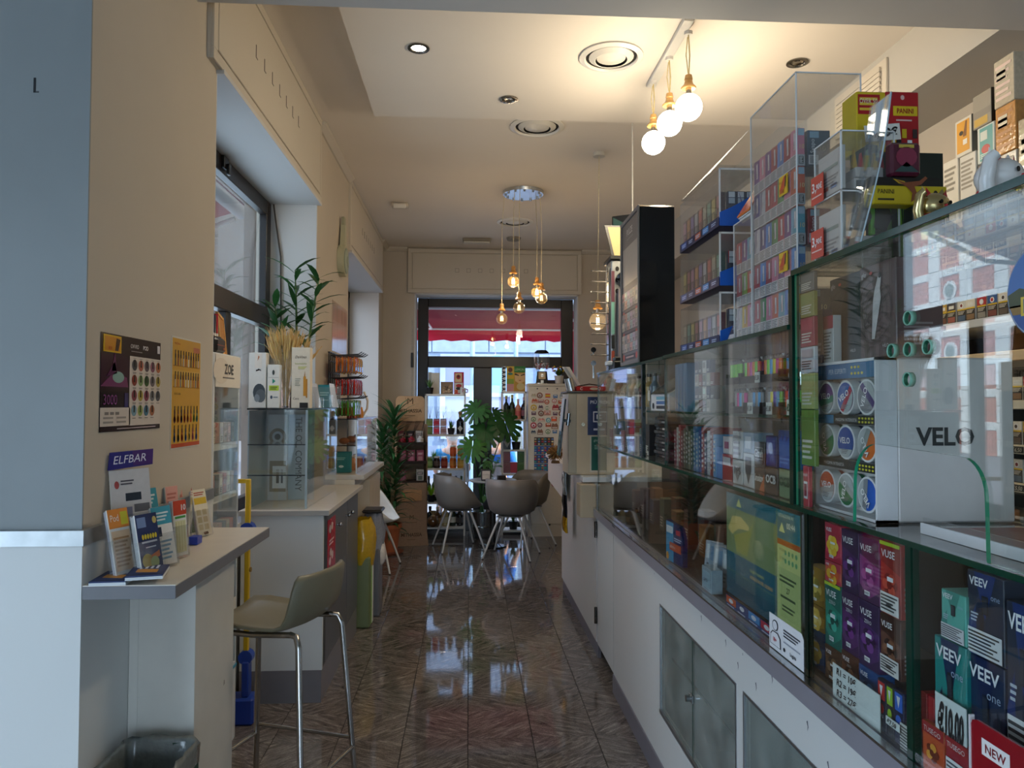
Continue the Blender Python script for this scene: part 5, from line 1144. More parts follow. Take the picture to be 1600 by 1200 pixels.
# frames stacked above the dispenser: pale yellow panel and tilted monitor
tp=thing('tilted_monitor','dark monitor tilted forward with colourful picture above the steel dispenser','monitor',(1.06,4.75,2.74))
b=MB().box(-.13,0,-.10,.13,.03,.10,'#17181a','satin',.004); b.M=Matrix.Rotation(.0,4,'X'); b.build('casing',tp)
b=MB(); f=D(b,(-.12,-.0008,-.09),(.24,0,0),(0,0,.18),m='screen_lit'); f.rect(0,0,1,1,'#2a2f33').poly([(0,1),(.5,.6),(.4,0),(0,0)],'#5d8a78',2).rect(.55,.1,.75,.8,'#8a2f7a',3).rect(.75,.2,.95,.9,'#c24a5f',3).rect(.6,.3,.7,.5,'#3f6fc0',4); b.build('picture',tp)
MB().box(-.02,.03,-.02,.02,.06,.02,'#17181a','satin').build('bracket',tp)
MB().cyl((.0,.045,.0),(0,.045,.739),.005,n=8,c='#d8d4cc',m='satin').build('hanging_rod',tp); tp.rotation_euler=(0,0,RZ*.35)
b=MB().add([(-.02,0,0),(.12,0,0),(.11,0,.20),(-.07,0,.20),(-.02,.012,0),(.12,.012,0),(.11,.012,.20),(-.07,.012,.20)],[(0,1,2,3),(4,7,6,5),(0,4,5,1),(1,5,6,2),(2,6,7,3),(3,7,4,0)],'#2b2825','satin')
f=D(b,(-.02,0,0),(.14,0,0),(0,0,.2)); f.poly([(.08,.05),(.9,.05),(.85,.95),(-.22,.95)],'#d9bd84',1)
b.build('slanted_frame',None,(.885,4.36,2.4645),0,'slanted dark edged frame with pale yellow face on the steel dispenser','frame')
b=MB().box(-.03,0,0,.04,.02,.09,'#1d1b1a','satin',.003); D(b,(-.02,0,.01),(.03,0,0),(0,0,.06)).rect(0,0,1,1,'#caa873'); b.build('tiny_picture',None,(.965,4.37,2.4645),0,'small dark frame right of the slanted frame','frame')
# ---- on the till glass: clear boxes with cards and shakers
def card_box(yc,w,z,h,d,x,name,label,inner):
 o=acryl_box(name,x,x+d,yc-w/2,yc+w/2,z,z+h,label,.0025); inner(o,w,h,d); return o
def shaker(o,w,h,d):
 b=MB(); b.box(.006,-w/2+.006,.004,.014,w/2-.006,h-.03,'#d9d7d2','satin',.001); f=D(b,(.0055,w/2-.006,.004),(0,-(w-.012),0),(0,0,h-.034),m='satin')
 f.lines(.1,.15,.9,.45,4,'#9a9a98').rect(.15,.60,.85,.67,'#8fa39c',2).rect(.2,.12,.45,.22,'#c25a4a',2).rect(.55,.12,.8,.22,'#6a8fc0',2); b.build('card',o)
 b=MB(); b.box(d*.3,-w/2+.012,.004,d-.01,w/2-.01,.03,'#d9d5d0','satin',.001).box(d*.32,-w/2+.010,.032,d-.02,w/2-.014,.055,'#cfcac4','satin',.001)
 f=D(b,(d*.3,-w/2+.0115,.004),(d*.6,0,0),(0,0,.026),m='satin'); f.rect(.05,.2,.35,.8,'#6a6864').lines(.4,.3,.9,.7,2,'#a9603f'); b.build('flat_packs',o)
X0=.84
def upper_in(o,w,h,d):
 shaker(o,w,h,d); b=MB()
 b.box(d*.62,-w/2+.03,.058,d-.02,w/2-.02,h-.02,'#3d4f48','gloss',.002)
 for i in range(5): b.prism([(d*.3+i*.016,.056),(d*.3+i*.016+.012,.056),(d*.3+i*.016+.006,.10-.008*(i%2))],.01,('#c9a23a','#b8333a','#6a9a4a')[i%3],'satin','y',-w/2+.02)
 b.build('filter_packs',o)
def lower_in(o,w,h,d):
 shaker(o,w,h,d); b=MB()
 for k in(0,1):
  x=d*(.42+.36*k); b.prism([(x-.022,.075),(x+.008,.068),(x+.024,.10),(x+.012,.135),(x-.012,.128)],.014,'#2c2b2c','gloss','y',-w/2+.016)
 b.box(d*.58,-w/2+.016,.06,d*.66,-w/2+.03,.15,'#5fae2f','gloss',.002); b.build('grinders',o)
card_box(1.66,.125,ZBt,.155,.135,X0,'clear_box','lower clear box with two black grinders and green strip on the till glass',lower_in)
card_box(1.66,.125,ZBt+.158,.135,.125,X0,'clear_box','upper clear box with colourful filter packs on the till glass',upper_in)
for k,(py,lab)in enumerate(((297,'upper red three ninety price sign on the clear boxes'),(382,'lower red three ninety price sign at the foot of the clear boxes'))):
 q=P(1277,py,x=.836); b=MB().box(-.031,0,-.034,.031,.001,.034,'#d24a35','satin'); f=D(b,(-.031,0,-.034),(.062,0,0),(0,0,.068),m='satin'); f.text('3,',.12,.45,.32,'#f6eeea',2,bold=.03).text('90€',.46,.48,.20,'#f6eeea',2,fit=.46,bold=.02).lines(.1,.2,.95,.3,1,'#f0c9c0',2)
 o=put(b,'price_sign',.8355,q.y,q.z,lab,'price sign'); o.rotation_euler[1]=.0
 # curved clear leaflet stand
lf=thing('clear_stand','tall curved clear plastic stand with pale blue top in front of the clear boxes','stand',(.885,1.53,ZBt))
n=14; pts=[(.035*math.sin(t*2.4)+.05*t*t,t*.34)for t in[i/n for i in range(n+1)]]
vs=[];
for(x,z)in pts: vs+=[(x-.06,-.03,z),(x-.06,.05,z),(x-.057,-.03,z),(x-.057,.05,z)]
fs=[]
for i in range(n):
 a=i*4; fs+=[(a,a+1,a+5,a+4),(a+2,a+6,a+7,a+3),(a,a+4,a+6,a+2),(a+1,a+3,a+7,a+5)]
b=MB().add(vs,fs,'#fff','acrylic',True); b.tube([(x-.0585,-.031,z)for x,z in pts],.0018,6,'#b9ccd6','gloss'); b.build('curved_sheet',lf)
b=MB(); x, z=pts[-4]; x2, z2=pts[-1]
b.add([(x-.056,-.03,z),(x-.056,.05,z),(x2-.055,.05,z2),(x2-.055,-.03,z2)],[(0,1,2,3)],'#a9cfe8','satin'); b.build('blue_top',lf)
MB().box(-.08,-.03,0,.02,.05,.003,'#fff','acrylic').build('foot',lf)
# sticker boxes, tray, green box behind
b=MB().box(-.075,0,0,.0,.07,.15,'#d8b91f','satin',.002).box(0,0,0,.085,.07,.152,'#b3161f','satin',.002)
f=front(b,.075,.15,x=-.0375,m='satin'); f.rect(.05,.62,.8,.95,'#b3161f').lines(.1,.66,.75,.92,3,'#e8c23a',2).text('OVER 50',.1,.8,.08,'#f0e6c8',3,fit=.6)
f=front(b,.085,.152,x=.0425,m='satin'); f.rect(.22,.60,.95,.76,'#e3c21c').text('PANINI',.58,.64,.08,'#a01018',2,al='c',fit=.5,bold=.02).ell(.5,.9,.06,.04,'#e8b9b0',2).lines(.3,.5,.8,.55,1,'#e6c0b6',2)
for i in range(6): f.rect(.15+(i%5)*.16,.05+.18*((i+1)%2),.29+(i%5)*.16,.2+.18*((i+1)%2),('#e9e6e2','#20252a','#e3c21c','#f2f2f0','#3a2a28','#e3c21c')[i],3)
d0=1.50
def nearput(b,name,px,py,y,label,cat,rz=0.0,z=None):
 q=P(px,py,y=y); return b.build(name,None,(q.x,y,q.z if z is None else z),rz,label,cat)
nearput(b,'sticker_box',1385,262,1.735,'yellow and red sticker album box standing behind the clear boxes','box',0,z=ZBt+.295)
b=MB().box(-.045,0,-.02,.045,.001,.02,'#e6e3da','paper'); D(b,(-.045,0,-.02),(.09,0,0),(0,0,.04)).text('14,90€',.5,.25,.5,'#1d1c1c',2,al='c',fit=.86,shear=.15,bold=.04)
o=nearput(b,'price_ticket',1379,207,1.715,'handwritten fourteen ninety ticket on the yellow and red sticker box','price ticket'); o.rotation_euler=(0,-.1,0)
BX=MB().box(-.03,0,0,.13,.07,.294,'#0f1a12','satin',.002); f=front(BX,.16,.294,x=.05,m='satin')
for i in range(9): f.poly([(.1+.09*i,.02),(.2+.09*i,.02),(.16+.08*i,.55),(.1+.08*i,.6)],('#3f7a1f','#17241a','#6fb02c')[i%3],2)
f.rect(.0,.60,1,1,'#17231b',3).lines(.1,.62,.95,.7,2,'#2f5a2a',4); nearput(BX,'green_box',1395,380,1.735,'black and green box behind the clear boxes, under the sticker box','box',0,z=ZBt)
b=MB().box(-.085,0,0,.085,.038,.042,'#d3b91c','satin',.002).box(-.08,.018,.042,.08,.037,.066,'#171513','satin'); f=front(b,.17,.042,m='satin'); f.text('PANINI',.06,.55,.25,'#2a2418',2,fit=.22).rect(.06,.2,.28,.3,'#2a2418',2).ell(.84,.6,.03,.16,'#2a2418',2).text('PANINI',.76,.16,.16,'#2a2418',2,fit=.18)
f.poly([(.3,1.3),(.42,1.15),(.62,1.25),(.7,1.5),(.73,1.4),(.64,1.05),(.55,.95),(.6,.4),(.5,.1),(.52,.6),(.45,.9)],'#8a4a2a',4).poly([(.26,1.35),(.42,1.22),(.46,1.0),(.34,1.1)],'#c9a21c',3)
TS=MB().box(-.0,0,0,.085,.038,.112,'#141a14','satin',.002); f=front(TS,.085,.112,x=.0425,m='satin'); f.rect(.05,.6,.95,.95,'#101410').poly([(.3,0),(.45,0),(.45,.7),(.3,.6)],'#5a9a2a',2).poly([(.6,0),(.7,0),(.75,.65),(.65,.6)],'#3f7a24',2)
nearput(TS,'dark_box',1427,365,1.555,'dark box with green stripes under the yellow sticker tray','box',0,z=ZBt)
nearput(b,'sticker_tray',1422,290,1.555,'yellow sticker tray with cut out footballer on the dark striped box','tray',0,z=ZBt+.1135)
b=MB().box(-.035,0,0,.035,.028,.075,'#5a1f33','gloss',.006); f=front(b,.07,.075,m='satin'); f.ell(.5,.55,.35,.3,'#8a2f4a').rect(.25,.82,.75,.92,'#cbb24a',2).poly([(.1,.1),(.5,.4),(.9,.1)],'#2f4a4a',2); nearput(b,'tin_case',1416,230,1.562,'crimson tin standing on the yellow sticker tray','tin',0,z=ZBt+.1135+.0675)
# lucky cats
def cat(name,loc,sc,body,band,label,m='gloss',rz=0.0):
 o=thing(name,label,'figurine',loc,rz)
 M_=Matrix.Scale(sc,4)
 b=MB(); b.M=M_; b.lathe([(0,0),(.8,0),(.95,.1),(1.0,.45),(.9,.9),(.62,1.25),(.4,1.4),(0,1.45)],24,body,m); b.build('body',o)
 b=MB(); b.M=M_; b.sphere((0,-.1,1.78),.78,24,12,body,m,(1.08,.92,.82)); hd=b.build('head',o)
 for s in(-1,1):
  b=MB(); b.M=M_; b.add([(s*.78,-.1,2.05),(s*.28,-.1,2.36),(s*.62,-.35,2.2),(s*.66,-.1,2.72)],[(0,1,3),(1,2,3),(2,0,3),(0,2,1)],body,m); er=b.build('ear',hd)
  b=MB(); b.M=M_; b.add([(s*.70,-.36,2.15),(s*.40,-.36,2.32),(s*.64,-.28,2.62)],[(0,1,2)if s<0 else(0,2,1)],'#c41f32','satin'); b.build('inner_ear',hd)
  b=MB(); b.M=M_; b.cyl((s*.28,-.80,1.85),(s*.28,-.835,1.85),.09,n=10,c='#1a1715',m='gloss'); b.build('eye',hd)
  b=MB(); b.M=M_; b.sphere((s*.38,-.72,.14),.26,12,8,body,m,(1,1.2,.7)); b.build('paw',o)
 b=MB(); b.M=M_; b.sphere((0,-.84,1.68),.07,8,6,'#c41f32','gloss'); b.build('nose',hd)
 b=MB(); b.M=M_; b.tube([(.55*math.cos(t)*1.02,.55*math.sin(t)-.05,1.32-.05*math.sin(t))for t in[i*2*PI/20 for i in range(21)]],.10,8,band,'satin',caps=False); b.build('collar',o)
 b=MB(); b.M=M_; b.sphere((0,-.68,1.22),.14,10,8,'#d8b24a','metal'); b.build('bell',o)
 b=MB(); b.M=M_; b.tube([(-.75,-.1,.95),(-1.05,-.2,1.5),(-1.0,-.3,2.2),(-.9,-.45,2.35)],[.26,.24,.22,.18],10,body,m); b.build('raised_arm',o)
 b=MB(); b.M=M_; b.tube([(.7,-.2,.95),(.85,-.55,.7),(.6,-.8,.5)],[.26,.24,.2],10,body,m); b.build('lower_arm',o)
 return o
cat('lucky_cat',(.956,1.455,ZBt+E_),.044,'#cbb884','#b0202c','golden lucky cat figurine with red ears on the till glass','metal',.3)
cat('lucky_cat',(1.0,1.325,ZBt+E_),.056,'#ece9e6','#b51f33','white lucky cat figurine with red collar on the till glass','gloss',.5)
# packs heaped on top of the wall shelving
ZW=2.3715
def heap(name,yc,z,w,h,d,c,lab,kind,x=2.10,m='satin'):
 b=MB().box(-w/2,0,0,w/2,d,h,c,m,.003); f=front(b,w,h,m='satin'); s_=side_r(b,w,d,h,m='satin')
 if kind==1: f.lines(.1,.45,.9,.92,7,'#8b8578').rect(.15,.08,.6,.3,'#22201f',2).lines(.18,.1,.57,.28,5,'#d5d2cb',3); s_.rect(.3,.0,1,1,'#2a2523')
 if kind==2: f.lines(.1,.5,.9,.9,5,'#8b8578').rect(.2,.2,.35,.35,'#c7772f',2); s_.rect(.1,.1,.95,.8,'#1f1b1a').ell(.5,.35,.25,.15,'#8a6a5a',2)
 if kind==3: f.rect(.12,.1,.88,.93,'#dc9c1f').poly([(.5,.5),(.65,.9),(.75,.9),(.7,.5)],'#7a4a12',2).ell(.4,.62,.12,.06,'#231a12',3).rect(.5,.28,.75,.42,'#e9e4d8',3); s_.rect(0,0,.7,1,'#77736d').rect(.7,0,1,1,'#8a6a2a')
 if kind==4: f.rect(.15,.05,.9,.95,'#4f9fa0').ell(.5,.35,.25,.12,'#b8232b',2).lines(.2,.1,.8,.25,3,'#d8e6e4',2).rect(.2,.6,.6,.85,'#cfd8d0',2)
 if kind==5: f.rect(.05,.3,.95,.5,'#8a8479').rect(.1,.05,.8,.28,'#c9a23a',2); s_.rect(0,0,1,1,'#1f1c1b');[s_.rect(.1+i*.28,0,.18+i*.28,1,'#8f8470',2)for i in range(3)]
 if kind==6: f.lines(.1,.1,.9,.9,6,jit(c,.4)); f.rect(.15,.55,.6,.8,'#d9cfb8',2)
 put(b,name,x,yc,z,lab,'pack')
heap('kraft_box',3.255,ZW,.10,.27,.2,'#b98a52','kraft cardboard box at the far end of the wall shelf top',0,m='card')
heap('tobacco_bag',3.150,ZW,.09,.25,.2,'#d6d2c8','white tobacco bag beside the kraft box on the wall shelf top',1)
heap('tall_pack',3.055,ZW,.10,.28,.2,'#dcd7ca','tall cream pack with dark photo on the wall shelf top',2)
heap('barcode_pack',2.945,ZW,.10,.27,.16,'#d5d2ca','white pack with black barcode under the orange box',1)
heap('orange_box',2.970,ZW+.272,.105,.16,.16,'#d9d4c6','orange and white box standing highest at the left of the heap',3)
heap('lower_pouch',2.835,ZW,.10,.20,.16,'#4a3a34','dark pouch under the teal pack in the heap',5)
heap('teal_pack',2.835,ZW+.202,.10,.15,.16,'#cfd8d2','teal pack with red print in the middle of the heap',4)
heap('pouch_bundle',2.855,ZW+.354,.11,.14,.16,'#9a9284','bundle of dark edged pouches on top of the teal pack',5)
heap('wrapped_pouch',2.725,ZW+.20,.11,.19,.16,'#c98f4a','crinkled orange wrapped pouch right of the teal pack',6,m='wrap')
heap('wrapped_pouch',2.725,ZW,.11,.197,.16,'#d5cfc4','white wrapped pouch with dark square at the heap foot',1,m='wrap')
heap('wrapped_pouch',2.730,ZW+.392,.11,.19,.16,'#c9bca4','crinkled clear wrapped pouch at the top right of the heap',6,m='wrap')
heap('wrapped_pouch',2.605,ZW,.11,.30,.16,'#b9ab90','tall wrapped pouch at the right end of the heap',6,m='wrap')
# ---------------------------------------------------------------- left wall: posters, shelf with leaflets, stool
XP=XL+.0008
a=P(157,518,x=XL); e=P(248,672,x=XL); c_=P(250,540,x=XL)
W_=c_.y-a.y; H_=a.z-1.497
b=MB().box(-W_/2,-.0012,0,W_/2,0,H_,'#2a1c1e','gloss'); f=D(b,(-W_/2,-.0013,0),(W_,0,0),(0,0,H_),m='gloss',lift=.0004)
f.poly([(.0,.44),(.44,.44),(.44,.75),(.3,.82),(0,.78)],'#3a1c2e').poly([(.05,.5),(.2,.62),(.40,.56),(.42,.46),(.0,.46)],'#7a3f66',2).poly([(.08,.56),(.2,.72),(.24,.6)],'#5a2a52',3).ell(.26,.56,.09,.06,'#8fb0a8',3).poly([(.16,.62),(.2,.82),(.23,.62)],'#6a2f5a',3)
f.rect(.03,.81,.30,.985,'#e0b21f',2).rect(.05,.825,.28,.97,'#cf8a1f',3).poly([(.2,.83),(.25,.83),(.28,.95),(.22,.96)],'#4a2f1c',4).text('800',.1,.835,.035,'#b8451f',5,fit=.12)
f.text('OVVIO',.45,.885,.045,'#e9e4df',3,fit=.2).text('POD',.665,.885,.045,'#e9e4df',3,fit=.15,bold=.03).lines(.46,.845,.66,.86,1,'#a39a96',3).rect(.93,.87,.98,.96,'#e3dfe3',3)
f.rect(.44,.05,1,.80,'#dfd2c6',2).rect(.0,.055,.46,.245,'#dfd2c6',2).rect(0,.245,.40,.40,'#1c1420',2)
f.text('3000',.04,.275,.105,'#8d4f86',4,fit=.34).rect(.36,.25,.42,.40,'#3a3566',4)
for i in range(3): f.rect(.06+i*.08,.17,.12+i*.08,.20,'#8d8580',4)
for i in range(4): f.rect(.04+(i%2)*.2,.085+.045*(i//2),.19+(i%2)*.2,.105+.045*(i//2),'#a39a93',4)
pc_=['#4a4a4f','#b0634f','#6a5a5f','#8f5a6a','#b9704a','#8f3f30','#8aa06a','#3f5a30','#6f6468','#b09a4a','#8f4a52','#b8a24a','#8a3f4f','#7a7a80','#57575f','#7fa0b0','#9aa860','#4f7a90','#a86a4a']
for k, c in enumerate(pc_):
 u=.52+(k%5)*.108; v=.705-(k//5)*.165
 f.ell(u,v,.045,.062,c,4,14).rect(u-.010,v-.02,u+.010,v+.055,'#1e1c1e',5).rect(u-.03,v-.085,u+.03,v-.078,'#7a706a',4).rect(u-.025,v+.07,u+.025,v+.075,'#7a706a',4)
f.rect(0,0,1,.048,'#2a1c24',3).lines(.25,.015,.95,.035,1,'#c9b9bb',4)
b.build('poster',None,(XP,(a.y+c_.y)/2,1.497),LZ,'dark flavour chart poster with pale grid of oval pods on the near wall','poster')
a=P(268,524,x=XL); c_=P(313,535,x=XL); W_=c_.y-a.y; H_=a.z-1.42
b=MB().box(-W_/2,-.0012,0,W_/2,0,H_,'#e8e0d2','gloss'); f=D(b,(-W_/2,-.0013,0),(W_,0,0),(0,0,H_),m='gloss',lift=.0004)
f.rect(.015,.01,.985,.985,'#d9a53a').rect(.015,.01,.985,.045,'#c2502a',2).rect(.015,.66,.985,.70,'#dcae4c',2).text('Pod Classic',.08,.93,.02,'#a8401f',3,fit=.42).text('OVVIO BAR',.08,.48,.02,'#5a3f22',3,fit=.35).rect(.72,.88,.95,.93,'#c87a4a',3)
for r,(v,n,cs)in enumerate(((.76,10,['#5a5a52','#8a4a3a','#8f7a5a','#c9b29a','#b0602f','#e3d2b0']),(.57,10,['#b9a88a','#c87a3a','#8a8a80','#a8502f','#cfc0a2','#e8d9b8']),(.26,8,['#6a2f30','#c8702f','#3f2a4a','#c05a2a','#a85a2f','#d0602f','#8a9a3a','#4f8a7a']),(.09,7,['#2f5a8a','#3a3a30','#a8402f','#3f6a9a','#b8a24a','#c05a6a','#3a5f9a']))):
 for i in range(n):
  u=.08+i*.88/n; c=cs[i%len(cs)]
  f.rect(u+.01,v-.02,u+.05,v+.085,c,3).rect(u+.018,v+.05,u+.042,v+.12,'#2a2624',4)
  if r>1: f.ell(u+.03,v+.0,.036,.035,c,3,10)
 if r<2: f.rect(.04,v-.025,.96,v-.015,'#b5842a',3)
b.build('poster',None,(XP,(a.y+c_.y)/2,1.42),LZ,'narrow yellow flavour chart poster beside the window edge','poster')
# marks on the painted wall
# shelf
shf=thing('wall_shelf','pale wood top shelf on a white pedestal along the near left wall','shelf',(0,0,0))
MB().box(XL+.0135,1.985,1.064,-.768,2.89,1.0985,'#77767a','laminate',.001).build('edge_board',shf)
MB().box(XL+.0135,1.986,1.0985,-.769,2.889,1.101,'#d8cfc2','laminate').build('top_laminate',shf)
MB().box(XL+.0135,2.26,0,-.815,2.62,1.0635,'#d5d2ca','laminate',.001).box(XL+.0135,2.2585,0,-.98,2.2595,1.063,'#d5d2ca','laminate').build('pedestal',shf)
b=MB(); f=D(b,(-.8145,2.26,0),(0,.36,0),(0,0,1.06))
for u, v in((.72,.60),(.12,.50),(.3,.25)): f.poly([(u,v),(u+.03,v+.003),(u+.03,v+.014),(u+.01,v+.018)],'#8f8a80')
b.build('scuffs',shf)['kind']='stuff'
ZSH=1.1018
# bin with liner under the shelf
bn=thing('waste_bin','dark green square waste bin with grey liner under the near shelf','bin',(-.875,2.09,E_))
b=MB();
for(x0,x1,y0,y1)in((-.10,-.096,-.10,.10),(.096,.10,-.10,.10),(-.10,.10,-.10,-.096),(-.10,.10,.096,.10)): b.box(x0,y0,0,x1,y1,.60,'#1f3b30','rubber')
b.box(-.1,-.1,0,.1,.1,.004,'#1f3b30','rubber'); b.build('bucket',bn)
b=MB(); n=28
def ring(r,z,j): return[(r*max(-1,min(1,1.35*math.cos(2*PI*i/n)))+random.uniform(-j,j),r*max(-1,min(1,1.35*math.sin(2*PI*i/n)))+random.uniform(-j,j),z+random.uniform(-j,j))for i in range(n)]
vs=ring(.104,.55,.003)+ring(.106,.60,.003)+ring(.102,.618,.005)+ring(.092,.605,.005)+ring(.088,.45,.006)
b.add(vs,[(k*n+i,k*n+(i+1)%n,(k+1)*n+(i+1)%n,(k+1)*n+i)for k in range(4)for i in range(n)],'#6f7472','wrap',True); b.build('liner',bn)
# leaflets and holders on the shelf (fronts turned to the room, leaning back)
def leafholder(px,py,w,h,stk,face,tilt,name,label,cat='leaflet holder',z=None,x=None,rz=LZ-.35,clear=True,cov=None):
 q=P(px,py,z=ZSH); w*=1.32; h*=1.38
 o=thing(name,label,cat,(x[0],x[1],ZSH+E_+.004)if x else(q.x,q.y,ZSH+E_+.004),rz); o.rotation_euler=(-tilt,0,rz)
 b=MB()
 for k in range(max(1,stk)): b.box(-w/2+.002,.002+k*.004,.003,w/2-.002,.0055+k*.004,h-.002*(k%3),jit('#b9bcc0',.1)if k else '#efeae2','paper')
 f=front(b,w-.004,h,y=.002); face(f); b.build('leaflets',o)
 if clear:
  d=.006+stk*.004
  b=MB().box(-w/2,-.002,0,w/2,0,h*.55,'#fff','acrylic').box(-w/2,d,0,w/2,d+.002,h*.9,'#fff','acrylic').box(-w/2-.002,-.002,0,-w/2,d+.002,h*.55,'#fff','acrylic').box(w/2,-.002,0,w/2+.002,d+.002,h*.55,'#fff','acrylic').box(-w/2,-.002,-.003,w/2,d+.002,0,'#fff','acrylic'); b.build('clear_holder',o)
 return o
def f_blue(f):
 f.rect(0,0,1,1,'#24345f').rect(.05,.78,.45,.95,'#7a8fb8',2).ell(.85,.88,.1,.06,'#c9b46a',3)
 for i in range(6): f.ell(.22+i*.12,.62,.05,.045,'#d9c23a',4,10)
 f.lines(.15,.5,.9,.56,1,'#d5dae6',3).lines(.3,.42,.8,.46,1,'#d5dae6',3).poly([(.35,.28),(.9,.36),(.9,.26),(.35,.2)],'#c86a2f',3).ell(.3,.22,.25,.12,'#b9a24f',3).ell(.62,.18,.2,.1,'#8fa070',4).rect(.0,0,1,.06,'#e6e2da',4)
def f_teal(f): f.rect(0,.7,1,1,'#3f9fb5').lines(.1,.75,.9,.92,3,'#e3eff0',2).rect(.05,.5,.4,.66,'#22304a',2).lines(.1,.1,.9,.45,5,'#7a9ab0',2)
def f_or(f): f.rect(.0,.72,1,1,'#e08a3a').text('Pod',.1,.82,.10,'#f4e9da',2,fit=.4).rect(.6,.76,.95,.95,'#c9c23a',2).rect(.05,.1,.95,.68,'#ecc9a2',2).lines(.1,.15,.9,.6,8,'#b98a5f',3)
def f_red(f): f.rect(0,.74,1,1,'#cf4a2f').text('10',.6,.82,.10,'#f6e8e0',2,fit=.35,bold=.03).rect(.1,.68,.9,.72,'#4f9a4a',2).rect(.1,.08,.9,.64,'#e6dfb0',2);[f.rect(.15+i*.2,.1,.17+i*.2,.62,'#b9a86a',3)for i in range(4)]
def f_pink(f): f.rect(0,0,1,1,'#e3a79a').lines(.1,.1,.9,.9,12,'#c77a6d',2)
def f_x10(f): f.rect(0,.86,1,1,'#b8242c').text('x10',.25,.89,.06,'#f2e3e0',2,fit=.5).lines(.2,.8,.9,.83,1,'#777',2).rect(.0,.45,1,.76,'#e6b491',2).lines(.1,.5,.9,.72,4,'#c98a60',3).rect(0,.0,1,.3,'#4a6a3a',2).rect(0,.3,1,.45,'#6a5a5a',2)
def f_elf(f): f.rect(0,0,1,1,'#cfcac8').ell(.15,.85,.06,.04,'#a84a4a',2).lines(.25,.84,.6,.9,2,'#55525a',2).rect(.35,.68,.75,.76,'#2a3440',2).rect(.1,.52,.5,.62,'#7a7f9a',2).rect(.55,.56,.95,.64,'#6a6a70',2).rect(.1,.38,.95,.48,'#8fa3a8',2).rect(.1,.26,.95,.35,'#9a7f88',2)
def f_yel(f): f.rect(0,0,1,1,'#e8ddc4').lines(.1,.86,.9,.95,2,'#b5503a',2).rect(.05,.68,.95,.82,'#d9b43a',2);[f.rect(.1+(i%2)*.42,.12+.16*(i//2),.42+(i%2)*.42,.24+.16*(i//2),'#cdb98f',2)for i in range(6)]
E1=leafholder(214,880,.099,.205,0,f_elf,.13,'spec_sheet','tall grey specification panel with violet lettered header at the shelf end','panel',x=(-.948,2.168),rz=LZ-.5)
b=MB().prism([(-.070,.284),(.074,.292),(.080,.338),(-.060,.334)],.004,'#2d2a78','satin','y',-.003); f=D(b,(-.068,-.0032,.287),(.14,0,.006),(.0,0,.046),m='satin'); f.poly([(.55,.05),(1,.03),(1.04,.97),(.55,.97)],'#4a2a6e',1).text('ELFBAR',.10,.26,.50,'#e9e6ee',2,fit=.82,shear=.25); b.build('header',E1,label='violet header with white letters')
leafholder(221,892,.055,.135,3,f_or,.22,'leaflet_holder','clear holder of orange headed leaflets before the grey panel',x=(-.925,2.062))
leafholder(246,868,.055,.15,2,f_teal,.2,'leaflet_holder','clear holder of teal headed leaflets behind the blue booklets')
leafholder(264,886,.06,.125,2,f_teal,.2,'leaflet_holder','clear holder of teal folded sheets right of the blue booklets',cov=1)
leafholder(241,898,.062,.12,4,f_blue,.2,'leaflet_holder','clear holder of dark blue booklets in front of the others')
leafholder(258,846,.05,.17,1,f_x10,.10,'leaflet_holder','slim card with red top standing by the wall',clear=False)
leafholder(274,852,.045,.14,3,f_pink,.10,'leaflet_holder','clear holder of pink lined leaflets')
leafholder(285,872,.045,.125,4,f_red,.08,'leaflet_holder','clear holder of red topped slim leaflets beside the blue block')
MB().box(-.022,-.015,0,.022,.015,.026,'#1f3fb0','satin',.001).build('blue_block',None,(*P(305,850,z=ZSH).xy,ZSH+E_),LZ,'bright blue little block among the leaflet holders','block')
lo=leafholder(322,838,.055,.12,3,f_yel,.22,'leaflet_holder','clear holder of cream leaflets lettered at its foot, nearest the window'); b=MB(); front(b,.05,.02,y=-.0025).text('usa',.5,.2,.6,'#4a2a1c',1,al='c',fit=.7,bold=.04); b.build('lettering',lo)
leafholder(290,842,.03,.20,0,f_pink,.2,'tall_card','tall dark pink card leaning behind the blue block','card',clear=False)
q=P(304,846,z=ZSH); MB().box(-.001,-.02,0,.001,.02,.17,'#d9826a','acrylic').build('clear_divider',None,(q.x-.02,q.y+.02,ZSH+E_),.2,'orange tinted clear divider standing on the shelf','divider')
q=P(300,835,z=ZSH); leafholder(300,835,.04,.12,2,f_x10,.15,'leaflet_holder','small white leaflet holder behind the orange divider')
for k,(px,py,r)in enumerate(((195,902,.1),(205,906,.25))):
 q=P(px,py,z=ZSH); b=MB()
 for j in range(3): b.box(-.065,-.045,j*.004,.065,.045,j*.004+.0035,'#dfe3e6' if j<2 else '#24345f','paper')
 f=D(b,(-.065,-.045,.0118),(.13,0,0),(0,.09,0)); f.rect(.1,.1,.9,.9,'#2a3a68').poly([(.2,.2),(.5,.2),(.6,.8),(.3,.8)],'#c98a3a',2).lines(.6,.2,.95,.8,4,'#cfd6e6',2)
 b.build('booklet_pile',None,(-.945+k*.08,2.04+k*.006,ZSH+E_+k*.0125),LZ+r,'%s flat pile of dark blue booklets on the shelf end'%('lower','upper')[k],'booklets')
